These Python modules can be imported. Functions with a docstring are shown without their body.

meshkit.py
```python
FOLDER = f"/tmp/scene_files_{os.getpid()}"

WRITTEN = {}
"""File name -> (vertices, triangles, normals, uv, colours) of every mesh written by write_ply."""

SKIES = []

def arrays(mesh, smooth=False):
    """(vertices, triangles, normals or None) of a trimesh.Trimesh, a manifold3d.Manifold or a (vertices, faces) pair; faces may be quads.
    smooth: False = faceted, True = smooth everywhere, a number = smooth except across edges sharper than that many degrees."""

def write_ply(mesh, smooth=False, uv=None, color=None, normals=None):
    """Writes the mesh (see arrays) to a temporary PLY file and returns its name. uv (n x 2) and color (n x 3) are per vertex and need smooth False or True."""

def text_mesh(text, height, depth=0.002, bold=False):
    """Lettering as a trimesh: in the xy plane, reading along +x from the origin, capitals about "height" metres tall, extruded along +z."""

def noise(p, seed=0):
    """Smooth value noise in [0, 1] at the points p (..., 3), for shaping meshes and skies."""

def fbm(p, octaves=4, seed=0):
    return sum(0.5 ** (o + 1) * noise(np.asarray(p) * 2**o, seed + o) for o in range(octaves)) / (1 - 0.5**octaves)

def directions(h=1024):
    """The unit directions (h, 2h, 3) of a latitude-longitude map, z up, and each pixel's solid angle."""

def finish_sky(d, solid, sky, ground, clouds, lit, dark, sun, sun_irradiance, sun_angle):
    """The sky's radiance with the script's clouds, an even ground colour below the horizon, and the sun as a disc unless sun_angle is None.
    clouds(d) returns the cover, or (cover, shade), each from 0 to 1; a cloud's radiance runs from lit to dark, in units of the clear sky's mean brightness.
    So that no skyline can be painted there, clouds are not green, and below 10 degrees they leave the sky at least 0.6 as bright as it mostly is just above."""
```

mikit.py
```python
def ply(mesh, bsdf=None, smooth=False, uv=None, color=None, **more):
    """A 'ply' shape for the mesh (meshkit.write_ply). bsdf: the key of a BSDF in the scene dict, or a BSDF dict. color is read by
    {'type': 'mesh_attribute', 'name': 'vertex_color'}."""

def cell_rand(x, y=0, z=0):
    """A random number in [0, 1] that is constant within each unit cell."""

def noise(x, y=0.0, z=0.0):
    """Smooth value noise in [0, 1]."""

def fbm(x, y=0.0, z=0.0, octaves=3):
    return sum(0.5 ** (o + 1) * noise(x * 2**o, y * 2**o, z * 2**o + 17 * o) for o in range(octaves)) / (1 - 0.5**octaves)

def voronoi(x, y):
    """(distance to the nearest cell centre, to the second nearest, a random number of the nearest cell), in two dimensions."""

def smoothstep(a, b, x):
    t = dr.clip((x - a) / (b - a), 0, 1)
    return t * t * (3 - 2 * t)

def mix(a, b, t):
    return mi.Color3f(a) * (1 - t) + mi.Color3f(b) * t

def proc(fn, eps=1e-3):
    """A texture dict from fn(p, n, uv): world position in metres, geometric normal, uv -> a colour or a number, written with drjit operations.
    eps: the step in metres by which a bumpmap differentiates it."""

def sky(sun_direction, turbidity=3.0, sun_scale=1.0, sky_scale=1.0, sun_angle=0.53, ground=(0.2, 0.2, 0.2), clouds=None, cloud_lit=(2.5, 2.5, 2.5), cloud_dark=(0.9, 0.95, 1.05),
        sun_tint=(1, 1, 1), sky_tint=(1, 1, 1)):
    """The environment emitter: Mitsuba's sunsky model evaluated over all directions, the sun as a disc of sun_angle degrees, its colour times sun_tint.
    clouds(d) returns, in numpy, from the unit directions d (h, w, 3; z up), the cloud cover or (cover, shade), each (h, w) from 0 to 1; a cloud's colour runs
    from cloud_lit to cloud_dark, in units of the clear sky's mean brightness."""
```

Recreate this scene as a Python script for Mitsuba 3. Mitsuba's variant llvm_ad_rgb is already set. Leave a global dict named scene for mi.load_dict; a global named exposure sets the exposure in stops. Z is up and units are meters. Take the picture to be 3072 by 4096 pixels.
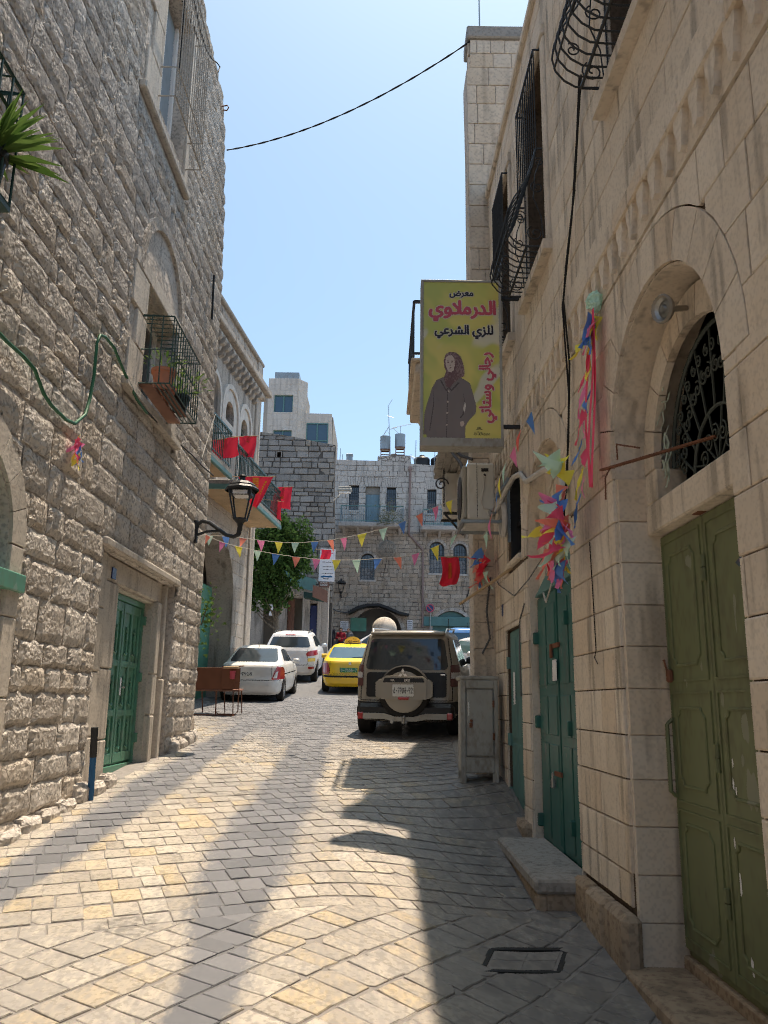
import math, random
import numpy as np
import trimesh
import drjit as dr
import mitsuba as mi
import mikit
import meshkit
import manifold3d as m3
from shapely import Polygon, Point, box as sbox, union_all, affinity
from mikit import proc, fbm, noise, cell_rand, smoothstep, mix, voronoi

T = mi.ScalarTransform4f
PI = math.pi

# ------------------------------------------------------------------ camera, daylight, exposure
exposure = 2.6
EYE = np.array([0.0, 0.0, 1.7])
PITCH, ROLL = math.radians(13.1), math.radians(0.85)
FWD = np.array([0.0, math.cos(PITCH), math.sin(PITCH)])
_u0 = np.cross([1.0, 0, 0], FWD)
UP = -math.sin(ROLL) * np.array([1.0, 0, 0]) + math.cos(ROLL) * _u0
SUN = (0.138, 0.222, 1.0)

scene = {
    'type': 'scene',
    'camera': {'type': 'perspective', 'fov_axis': 'x', 'fov': 2 * math.degrees(math.atan(1536 / 3300)),
               'near_clip': 0.05, 'far_clip': 1000.0,
               'to_world': T().look_at(origin=EYE.tolist(), target=(EYE + FWD).tolist(), up=UP.tolist())},
    'daylight': mikit.sky(SUN, turbidity=6.5, sun_scale=0.82, sky_tint=(.95, 1.0, .95)),
}
labels = {}
rng = np.random.default_rng(7)

# ------------------------------------------------------------------ helpers
_taken = {}


def numbered(key):
    if key not in _taken:
        _taken[key] = 0
        return key
    _taken[key] += 1
    return f'{key}_{_taken[key]:03d}'


def tag(key, label=None, cat=None, group=None, kind=None):
    d = labels.setdefault(key, {})
    for k, v in (('label', label), ('category', cat), ('group', group), ('kind', kind)):
        if v:
            d[k] = v
    return key


def thing(name, label, cat, group=None):
    return tag(numbered(name), label, cat, group)


class Fr:
    """a placed frame: maps (a, b, c) to metres in the world; c points out of the face"""

    def __init__(self, fn):
        self.fn = fn
        p = np.array([[0.3, 0.3, 0], [1.3, 0.3, 0], [0.3, 1.3, 0], [0.3, 0.3, 1.0]])
        q = fn(p[:, 0], p[:, 1], p[:, 2])
        self.flip = np.linalg.det(q[1:] - q[0]) < 0

    def __call__(self, v):
        v = np.asarray(v, float).reshape(-1, 3)
        return self.fn(v[:, 0], v[:, 1], v[:, 2])

    def face(self, f):
        f = np.asarray(f, int)
        return f[:, ::-1] if self.flip else f


def st(*c):
    return np.stack(np.broadcast_arrays(*[np.asarray(x, float) for x in c]), -1)


WORLD = Fr(lambda a, b, c: st(a, b, c))


def placed(x, y, z, deg=0.0, pitch=0.0, s=1.0):
    """local x right, y forward, z up -> world"""
    c, n = math.cos(math.radians(-deg)), math.sin(math.radians(-deg))
    return Fr(lambda a, b, d: st(x + s * (a * c - b * n), y + s * (a * n + b * c), z + s * (d + pitch * b)))


def tri(poly):
    v, f = trimesh.creation.triangulate_polygon(poly, engine='earcut')
    return np.asarray(v), np.asarray(f)


def parts_of(g):
    return [p for p in getattr(g, 'geoms', [g]) if p.geom_type == 'Polygon' and p.area > 1e-6]


class MB:
    def __init__(self):
        self.v, self.f, self.t, self.n = [], [], [], 0

    def add(self, v, f, uv=(0.5, 0.5), fr=None):
        v = np.asarray(v, float).reshape(-1, 3)
        f = np.asarray(f, int)
        if f.ndim == 2 and f.shape[1] == 4:
            f = np.vstack([f[:, [0, 1, 2]], f[:, [0, 2, 3]]])
        if fr is not None:
            v, f = fr(v), fr.face(f)
        self.v.append(v)
        self.f.append(f + self.n)
        self.t.append(np.broadcast_to(np.asarray(uv, float), (len(v), 2)))
        self.n += len(v)
        return self

    def box(self, a0, a1, b0, b1, c0, c1, fr=None, uv=(0.5, 0.5), bev=0.0):
        if bev > 0:
            e = min(bev, 0.3 * min(abs(a1 - a0), abs(b1 - b0), abs(c1 - c0)))
            pts = []
            for x, sx in ((a0, 1), (a1, -1)):
                for y, sy in ((b0, 1), (b1, -1)):
                    for z, sz in ((c0, 1), (c1, -1)):
                        pts += [(x + sx * e, y + sy * e, z), (x + sx * e, y, z + sz * e), (x, y + sy * e, z + sz * e)]
            m = m3.Manifold.hull_points(np.array(pts)).to_mesh()
            return self.add(m.vert_properties[:, :3], m.tri_verts, uv, fr)
        v = [(x, y, z) for x in (a0, a1) for y in (b0, b1) for z in (c0, c1)]
        f = [(0, 1, 3, 2), (4, 6, 7, 5), (0, 4, 5, 1), (2, 3, 7, 6), (0, 2, 6, 4), (1, 5, 7, 3)]
        return self.add(v, f, uv, fr)

    def bar(self, p, q, w, h=None, fr=None, uv=(0.5, 0.5)):
        """a straight square bar between two points"""
        p, q = np.asarray(p, float), np.asarray(q, float)
        t = q - p
        t = t / (np.linalg.norm(t) + 1e-12)
        a = np.cross(t, [0, 0, 1.0] if abs(t[2]) < 0.9 else [1.0, 0, 0])
        a /= np.linalg.norm(a)
        b = np.cross(a, t)
        h = w if h is None else h
        o = [(-1, -1), (1, -1), (1, 1), (-1, 1)]
        v = [e + a * i * w / 2 + b * j * h / 2 for e in (p, q) for i, j in o]
        f = [(0, 3, 2, 1), (4, 5, 6, 7)] + [(i, (i + 1) % 4, 4 + (i + 1) % 4, 4 + i) for i in range(4)]
        return self.add(v, f, uv, fr)

    def tube(self, pts, r, k=6, fr=None, uv=(0.5, 0.5), closed=False):
        p = np.asarray(pts, float)
        if fr is not None:
            p = fr(p)
        if closed:
            p = np.vstack([p, p[:1]])
        t = np.gradient(p, axis=0)
        if closed:
            t[0] = t[-1] = p[1] - p[-2]
        t /= np.linalg.norm(t, axis=1, keepdims=True) + 1e-12
        n = np.cross(t[0], [0, 0, 1.0] if abs(t[0][2]) < 0.9 else [1.0, 0, 0])
        n /= np.linalg.norm(n)
        rows, ang = [], np.arange(k) * 2 * PI / k
        rr = np.broadcast_to(r, (len(p),))
        for i in range(len(p)):
            n = n - t[i] * (n @ t[i])
            n /= np.linalg.norm(n) + 1e-12
            b = np.cross(t[i], n)
            rows.append(p[i] + rr[i] * (np.cos(ang)[:, None] * n + np.sin(ang)[:, None] * b))
        m = len(p)
        v = np.vstack(rows + [p[:1], p[-1:]])
        f = []
        for i in range(m - 1):
            for j in range(k):
                f.append((i * k + j, i * k + (j + 1) % k, (i + 1) * k + (j + 1) % k))
                f.append((i * k + j, (i + 1) * k + (j + 1) % k, (i + 1) * k + j))
        if not closed:
            for j in range(k):
                f.append((m * k, (j + 1) % k, j))
                f.append((m * k + 1, (m - 1) * k + j, (m - 1) * k + (j + 1) % k))
        return self.add(v, f, uv)

    def lathe(self, prof, o=(0, 0, 0), ax=(0, 0, 1), k=20, fr=None, uv=(0.5, 0.5)):
        """prof: (radius, height) pairs"""
        ax = np.asarray(ax, float)
        a = np.cross(ax, [1.0, 0, 0] if abs(ax[0]) < 0.9 else [0, 1.0, 0])
        a /= np.linalg.norm(a)
        b = np.cross(ax, a)
        ang = np.arange(k) * 2 * PI / k
        ring = np.cos(ang)[:, None] * a + np.sin(ang)[:, None] * b
        v = np.vstack([np.asarray(o) + r * ring + h * ax for r, h in prof])
        f = []
        for i in range(len(prof) - 1):
            for j in range(k):
                f.append((i * k + j, i * k + (j + 1) % k, (i + 1) * k + (j + 1) % k, (i + 1) * k + j))
        return self.add(v, f, uv, fr)

    def ext(self, poly, c0, c1, fr, uv=(0.5, 0.5), back=True):
        """a flat shape in the frame's face, from depth c0 to c1"""
        for p in parts_of(poly):
            v2, f2 = tri(p)
            n = len(v2)
            self.add(np.c_[v2, np.full(n, c1)], f2, uv, fr)
            if back:
                self.add(np.c_[v2, np.full(n, c0)], f2[:, ::-1], uv, fr)
            for ring in [p.exterior, *p.interiors]:
                c = np.asarray(ring.coords)[:-1]
                if ring.is_ccw != (ring is p.exterior):
                    c = c[::-1]
                if ring is not p.exterior and ring.is_ccw:
                    c = c[::-1]
                m = len(c)
                vv = np.vstack([np.c_[c, np.full(m, c0)], np.c_[c, np.full(m, c1)]])
                ff = [(i, (i + 1) % m, m + (i + 1) % m, m + i) for i in range(m)]
                self.add(vv, ff, uv, fr)
        return self

    def flat(self, poly, c, fr, uv=(0.5, 0.5)):
        """a flat printed shape, a skin in the frame's face"""
        for p in parts_of(poly):
            v2, f2 = tri(p)
            self.add(np.c_[v2, np.full(len(v2), c)], f2, uv, fr)
        return self

    def sphere(self, o, r, sub=2, sc=(1, 1, 1), fr=None, uv=(0.5, 0.5)):
        m = trimesh.creation.icosphere(subdivisions=sub, radius=1.0)
        return self.add(np.asarray(o) + m.vertices * r * np.asarray(sc), m.faces, uv, fr)

    def mesh(self):
        return np.vstack(self.v), np.vstack(self.f), np.vstack(self.t)


def put(key, mb, bsdf, smooth=False):
    """one entry of the scene"""
    v, f, t = mb.mesh()
    tm = trimesh.Trimesh(v, f, process=False)
    if smooth is False:
        scene[key] = mikit.ply(tm, bsdf, uv=t)
    elif smooth is True:
        scene[key] = mikit.ply(tm, bsdf, smooth=True, uv=t)
    else:
        scene[key] = mikit.ply(tm, bsdf, smooth=smooth)
    return key


def part(parent, name, mb, bsdf, smooth=False, label=None, kind=None):
    key = numbered(parent + '__' + name)
    put(key, mb, bsdf, smooth)
    if label or kind:
        tag(key, label, kind=kind)
    return key


def single(name, mb, bsdf, label, cat, smooth=False, group=None):
    key = thing(name, label, cat, group)
    put(key, mb, bsdf, smooth)
    return key


# ------------------------------------------------------------------ materials
def mat(name, col, rough=0.75, bump=None, eps=1e-3, spec=0.3, metallic=0.0, **kw):
    b = {'type': 'principled', 'base_color': proc(col) if callable(col) else {'type': 'rgb', 'value': list(col)},
         'roughness': rough if not callable(rough) else proc(rough), 'specular': spec, 'metallic': metallic, **kw}
    if bump is not None:
        b = {'type': 'bumpmap', 'arbitrary': proc(bump, eps), 'scale': 1.0, 'bsdf': b}
    scene['m_' + name] = {'type': 'twosided', 'b': b}
    return 'm_' + name


def C3(r, g, b):
    return mi.Color3f(r, g, b)


def stone_col(lo, hi, warm, f=1.0, pit=0.35, streak=0.25):
    """limestone: tone of each stone from uv.x, rusty stones from uv.y, blotches, streaks and pits with a grain"""
    def fn(p, n, uv):
        big = fbm(p.x * 1.3 * f, p.y * 1.3 * f, p.z * 1.3 * f, 3)
        fine = fbm(p.x * 38 * f, p.y * 38 * f, p.z * 30 * f, 3)
        c = mix(lo, hi, dr.clip(uv.x * 0.65 + big * 0.6 - 0.12, 0, 1))
        c = mix(c, warm, smoothstep(0.62, 0.95, uv.y) * 0.55)
        run = fbm(p.x * 9 * f, p.y * 9 * f, p.z * 0.9 * f, 3)
        c = c * (1 - streak * smoothstep(0.5, 0.78, run))
        return c * (1 - pit * smoothstep(0.45, 0.72, fine))
    return fn


def b_rock(p, n, uv):
    a = fbm(p.x * 12, p.y * 12, p.z * 12, 3)
    b = fbm(p.x * 34, p.y * 34, p.z * 30, 3)
    c = fbm(p.x * 70, p.y * 70, p.z * 60, 2)
    return 0.030 * a + 0.018 * smoothstep(0.32, 0.68, b) + .004 * c


def b_dressed(p, n, uv):
    return 0.004 * fbm(p.x * 30, p.y * 30, p.z * 30, 3) + 0.004 * fbm(p.x * 6, p.y * 6, p.z * 6, 2)


def b_rubble(p, n, uv):
    return 0.02 * fbm(p.x * 9, p.y * 9, p.z * 9, 3) + 0.006 * fbm(p.x * 40, p.y * 40, p.z * 40, 2)


mat('boss', stone_col((.45, .405, .355), (.68, .63, .565), (.57, .49, .395), pit=.38, streak=.12), .9, b_rock, eps=4e-3, spec=.1)
mat('boss_joint', stone_col((.44, .395, .345), (.60, .55, .49), (.50, .42, .33), pit=.35), .95, b_rubble, eps=4e-3, spec=.1)
mat('dressed', stone_col((.42, .375, .32), (.58, .53, .46), (.42, .33, .24), f=1.5, pit=.18, streak=.3), .85, b_dressed, spec=.15)
mat('ashlar', stone_col((.53, .45, .36), (.70, .62, .52), (.58, .46, .335), f=1.5, pit=.13, streak=.40), .8, b_dressed, spec=.2)
mat('ashlar_joint', stone_col((.085, .062, .045), (.14, .105, .078), (.14, .10, .07), pit=.3), .95, spec=.1)
mat('tower_stone', stone_col((.50, .42, .33), (.64, .55, .44), (.56, .44, .31), pit=.2, streak=.3), .85, b_dressed, spec=.15)
mat('grey_rubble', stone_col((.20, .188, .175), (.36, .34, .315), (.30, .26, .21), pit=.3, streak=.2), .9, b_rubble, eps=4e-3, spec=.1)
mat('dark_joint', stone_col((.07, .065, .06), (.13, .12, .11), (.09, .08, .07), pit=.3), .95, spec=.1)
mat('far_stone', stone_col((.37, .335, .30), (.58, .53, .475), (.47, .39, .30), f=.6, pit=.2, streak=.3), .9, spec=.1)
mat('far_stone_low', stone_col((.33, .265, .205), (.53, .445, .355), (.45, .34, .24), f=.6, pit=.2, streak=.35), .9, spec=.1)
mat('far_joint', stone_col((.13, .11, .095), (.19, .165, .145), (.18, .15, .12), f=.6, pit=.2), .95, spec=.1)
mat('balcony_plaster', stone_col((.33, .29, .25), (.48, .43, .37), (.40, .33, .26), f=.8, pit=.2, streak=.45), .9, b_dressed, spec=.1)
mat('white_panel', stone_col((.50, .45, .39), (.60, .55, .49), (.56, .49, .41), f=.5, pit=.1, streak=.2), .8, spec=.2)
mat('plinth', stone_col((.27, .21, .155), (.42, .33, .24), (.36, .26, .17), pit=.3, streak=.3), .9, b_rubble, eps=3e-3, spec=.1)
mat('concrete', stone_col((.26, .245, .225), (.37, .345, .31), (.33, .28, .23), pit=.25, streak=.3), .9, b_dressed, spec=.1)


def paint(col, dirt=(.10, .09, .075), amount=.35, chips=None, f=1.0):
    def fn(p, n, uv):
        a = fbm(p.x * 2.2 * f, p.y * 2.2 * f, p.z * 1.1 * f, 3)
        g = fbm(p.x * 21 * f, p.y * 21 * f, p.z * 9 * f, 3)
        c = mix(col, dirt, amount * smoothstep(.45, .8, .5 * a + .5 * g))
        c = c * (0.9 + 0.2 * fbm(p.x * 5 * f, p.y * 5 * f, p.z * 1.3 * f, 2))
        if chips is not None:
            w = fbm(p.x * 8, p.y * 8, p.z * 3.1, 3)
            c = mix(c, chips, smoothstep(.735, .76, w))
        return c
    return fn


mat('green_door', paint((.085, .245, .17), (.12, .11, .08), .45, chips=(.16, .27, .21)), .45, spec=.4)
mat('teal_door', paint((.016, .105, .088), (.045, .05, .04), .5, chips=(.07, .12, .11)), .38, spec=.5)
mat('olive_door', paint((.145, .165, .082), (.085, .075, .045), .55, chips=(.20, .21, .15)), .5, spec=.35)
mat('pale_teal', paint((.10, .21, .20), (.10, .12, .11), .4), .55, spec=.3)
mat('iron', paint((.018, .020, .022), (.04, .03, .022), .4), .5, spec=.4)
mat('green_iron', paint((.018, .055, .048), (.03, .03, .025), .4), .45, spec=.4)
mat('grille_iron', paint((.055, .068, .062), (.05, .04, .03), .4), .5, spec=.4)
mat('pale_blue', paint((.16, .24, .28), (.12, .13, .13), .4), .55, spec=.3)
mat('drain', paint((.26, .185, .165), (.16, .10, .08), .5), .7)
mat('pale_iron', paint((.28, .25, .21), (.15, .10, .07), .5), .6, spec=.3)
mat('white_paint', (.75, .73, .70), .4, spec=.5)
mat('tin', paint((.33, .32, .285), (.15, .105, .07), .6, f=1.6), .55, spec=.4)
mat('tin_white', paint((.55, .54, .50), (.28, .25, .20), .35), .5, spec=.4)
mat('galvanised', paint((.30, .34, .36), (.16, .12, .09), .5), .45, metallic=.5, spec=.5)
mat('rust', paint((.17, .075, .045), (.06, .035, .025), .6, f=2.0), .8, spec=.2)
mat('brown_board', paint((.20, .10, .07), (.08, .05, .04), .5), .7)
mat('wood', paint((.42, .30, .18), (.15, .09, .05), .5), .7)
mat('terracotta', paint((.48, .20, .12), (.30, .20, .15), .4), .8)
mat('black_plastic', (.012, .012, .013), .45, spec=.4)
mat('cable', (.012, .012, .012), .6)
mat('cable_grey', (.09, .09, .095), .6)
mat('hose_green', (.03, .12, .06), .5)
mat('hose_white', paint((.52, .49, .45), (.3, .26, .2), .4), .7)
mat('blue_paint', (.02, .10, .22), .5)
mat('blue_enamel', (.015, .03, .12), .35, spec=.5)
mat('dark_inside', paint((.24, .22, .19), (.14, .12, .10), .5), .9, spec=.1)
mat('dim_inside', paint((.28, .26, .23), (.16, .14, .12), .5), .9, spec=.1)
mat('window_glass', (.02, .028, .034), .06, spec=.9)
mat('curtain', paint((.30, .30, .30), (.2, .2, .2), .3), .9)
mat('blue_glass', (.035, .075, .11), .08, spec=.8)
mat('pale_glass', (.10, .17, .155), .07, spec=.9)  # green base colour stands in for a reflection on the panes
mat('shutter_grey', paint((.23, .26, .28), (.14, .13, .12), .3), .6)
mat('aluminium', (.45, .47, .49), .35, metallic=.6, spec=.5)
mat('chrome', (.75, .75, .76), .15, metallic=1.0)
mat('steel', (.32, .32, .31), .35, metallic=.9)
mat('tyre', paint((.022, .021, .020), (.07, .06, .05), .4, f=3.0), .85, spec=.2)
mat('rubber', (.012, .012, .012), .7, spec=.3)
mat('rim', (.34, .35, .36), .35, metallic=.7)
mat('tail_dark', (.10, .035, .032), .15, spec=.6, clearcoat=.5)
mat('red_lamp', (.32, .012, .018), .12, spec=.7, clearcoat=.6)
mat('clear_lamp', (.50, .48, .46), .15, spec=.7, clearcoat=.5)
mat('amber_lamp', (.6, .42, .04), .2, spec=.6)
mat('paper_white', (.70, .69, .70), .7)
mat('ink', (.02, .02, .022), .6)
mat('plate_white', (.62, .62, .58), .4)
mat('plate_green', (.02, .18, .08), .4)


def car_paint(name, col, dust=(.30, .26, .20), amt=.2, rough=.28, metallic=0.0):
    def fn(p, n, uv):
        g = fbm(p.x * 7, p.y * 7, p.z * 7, 3)
        return mix(col, dust, amt * smoothstep(.35, .8, g))
    mat(name, fn, rough, spec=.5, metallic=metallic, clearcoat=.7, clearcoat_gloss=.9)


car_paint('car_white', (.62, .61, .58), amt=.25)
car_paint('car_silver_white', (.58, .58, .58), amt=.2)
car_paint('car_yellow', (.72, .47, .012), amt=.12)
car_paint('car_beige', (.27, .245, .20), amt=.3, rough=.36)
car_paint('car_silver', (.45, .46, .48), amt=.15)
car_paint('car_blue', (.08, .22, .48), amt=.15)


def cloth(name, col, trans=.5, rough=.9):
    scene['m_' + name] = {'type': 'principledthin', 'base_color': {'type': 'rgb', 'value': list(col)}, 'roughness': rough, 'diff_trans': 2 * trans * .5, 'spec_trans': 0.0}
    return 'm_' + name


for nm, c in dict(pen_red=(.82, .17, .14), pen_pink=(.85, .27, .50), pen_yellow=(.88, .80, .13), pen_mint=(.58, .82, .69), pen_blue=(.13, .28, .68), pen_orange=(.85, .29, .22),
                  flag_red=(.78, .05, .085), ribbon_pink=(.80, .12, .22), tinsel=(.45, .52, .45)).items():
    cloth(nm, c, .45)
mat('flag_gold', (.78, .42, .02), .8)
mat('flag_mark', (.46, .10, .02), .85)


def leaf_mat(name, lo, hi, tr=.6):
    def fn(p, n, uv):
        return mix(lo, hi, uv.x) * (0.8 + 0.4 * noise(p.x * 9, p.y * 9, p.z * 9))
    scene['m_' + name] = {'type': 'principledthin', 'base_color': proc(fn), 'roughness': .45, 'diff_trans': tr, 'spec_trans': 0.0}


leaf_mat('leaf', (.030, .065, .018), (.085, .15, .045))
leaf_mat('leaf_bright', (.07, .14, .03), (.17, .26, .07))
leaf_mat('leaf_dry', (.09, .10, .05), (.17, .17, .10))
mat('bark', stone_col((.10, .08, .06), (.20, .17, .13), (.15, .11, .08), f=2, pit=.4), .9, b_rubble, eps=3e-3)
mat('skin', (.34, .19, .13), .6)
mat('dark_cloth', (.018, .02, .026), .9)
mat('red_cloth', (.26, .015, .025), .9)
mat('grey_cloth', (.12, .12, .13), .9)
mat('hair', (.01, .009, .008), .7)
# ------------------------------------------------------------------ the ground
def ss(a, b, t):
    u = np.clip((np.asarray(t, float) - a) / (b - a), 0, 1)
    return u * u * (3 - 2 * u)


def G(x, y):
    """height of the street"""
    x, y = np.asarray(x, float), np.asarray(y, float)
    z = .0765 * np.minimum(y, 24) + .11 * np.clip(y - 24, 0, 40) + .02 * np.clip(y - 64, 0, 200)
    z = z - .26 * ss(-.5, 1.35, x) * (1 - ss(8.3, 10.3, y)) + .04 * ss(9.5, 10.5, y) * ss(.6, 1.5, x) * (1 - ss(12, 14, y))
    return z


def track_mask(p):
    """where tyres have left their dark rubber film on the stones"""
    g = fbm(p.x * 3.0, p.y * 1.1, 0.0, 3) - .5
    h = fbm(p.x * 60, p.y * 26, 3.0, 3) - .5
    o = mi.Float(p.y)
    c1, w1 = -2.52 - .05 * smoothstep(6., 11., o), .20 + .13 * smoothstep(5.0, 10.0, o)
    c2, w2 = -.83 - .20 * smoothstep(4.0, 7.0, o) - .12 * smoothstep(9., 15., o), .20 + .18 * smoothstep(4., 7., o)
    d1 = 1 - dr.abs(p.x - c1 + .12 * g) / w1
    d2 = 1 - dr.abs(p.x - c2 + .2 * g) / w2
    d3 = (o - 11.0) / 14.0 - dr.abs(p.x + 1.3) * .12
    m = dr.maximum(dr.maximum(d1, d2), d3) * 1.5
    return smoothstep(-.15, .55, m + .60 * h + .25 * g)


def paver_col(p, n, uv):
    c = mix((.30, .265, .215), (.44, .40, .335), dr.clip(uv.x * .8 + .3 * fbm(p.x * 3, p.y * 3, 0, 2), 0, 1))
    c = mix(c, (.43, .34, .20), smoothstep(.80, .98, uv.y) * .7)
    pits = fbm(p.x * 42, p.y * 42, 0.0, 3)
    c = c * (1 - .30 * smoothstep(.48, .72, pits))
    film = track_mask(p)
    grime = smoothstep(.34, .62, .62 * fbm(p.x * 1.1, p.y * .6, 9.0, 3) + .38 * fbm(p.x * 44, p.y * 16, 4.0, 3))
    c = mix(c, (.225, .215, .205), .66 * grime)
    spot = smoothstep(.68, .76, fbm(p.x * 2.1 + 7, p.y * 1.7, 11.0, 3)) * smoothstep(.35, .6, fbm(p.x * 30, p.y * 30, 2.0, 2))
    c = mix(c, (.10, .095, .09), .55 * spot)
    side = smoothstep(.1, .9, p.x + .5 * (fbm(p.x * 5, p.y * 5, 2.0, 3) - .5))  # right-hand pavers coloured darker to deepen the shade of the building
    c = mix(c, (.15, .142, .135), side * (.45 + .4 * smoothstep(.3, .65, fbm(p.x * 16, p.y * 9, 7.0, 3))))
    return mix(c, mix((.11, .115, .127), (.16, .163, .176), uv.x), .94 * film)


def street_col(p, n, uv):
    g = fbm(p.x * 14, p.y * 14, 0.0, 3)
    c = mix((.17, .158, .148), (.27, .25, .23), g)
    return mix(c, (.12, .124, .132), .85 * track_mask(p))


def b_paver(p, n, uv):
    return .004 * fbm(p.x * 45, p.y * 45, 0.0, 3) + .003 * fbm(p.x * 9, p.y * 9, 0.0, 2)


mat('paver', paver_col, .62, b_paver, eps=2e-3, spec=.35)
mat('street', street_col, .9, b_paver, eps=2e-3, spec=.2)

gx = np.concatenate([[-60, -30, -15, -9], np.arange(-6.5, 3.01, .125), [4, 6, 10, 18, 30, 60]])
gy = np.concatenate([[-30, -15, -6, -2], np.arange(0, 30.1, .25), np.arange(31, 66, 2.0), [80, 110, 160, 240]])
GX, GY = np.meshgrid(gx, gy)
gv = np.stack([GX, GY, G(GX, GY)], -1).reshape(-1, 3)
ni, nj = len(gy), len(gx)
ii, jj = np.meshgrid(np.arange(ni - 1), np.arange(nj - 1), indexing='ij')
gf = np.stack([ii * nj + jj, ii * nj + jj + 1, (ii + 1) * nj + jj + 1, (ii + 1) * nj + jj], -1).reshape(-1, 4)
put('ground', MB().add(gv, gf), 'm_street', True)
tag('ground', 'sloping street paved with worn cream limestone setts', kind='structure')


def view_weight(v):
    """how large a piece shows from the street end: used only to choose which pieces are entries of their own"""
    c = v.mean(0)
    d = c - EYE
    q = d @ FWD
    if q < .5:
        return 0
    r = np.cross(FWD, UP)
    x, y = (d @ r) / q, (d @ UP) / q
    if abs(x) > .50 or abs(y) > .66:
        return 0
    e = v.max(0) - v.min(0)
    return float(np.prod(np.sort(e)[1:]) / (q * q))


def spread(holder, name, rest, pieces, bsdf, limit=300, smooth=False):
    """pieces: (weight, v, f, uv); the largest in view are parts of their own, the others one part of kind stuff"""
    pieces = sorted(pieces, key=lambda p: -p[0])
    for w, v, f, uv in pieces[:limit]:
        part(holder, name, MB().add(v, f, uv), bsdf, smooth)
    if pieces[limit:]:
        mb = MB()
        for w, v, f, uv in pieces[limit:]:
            mb.add(v, f, uv)
        part(holder, rest, mb, bsdf, smooth, kind='stuff')


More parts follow.
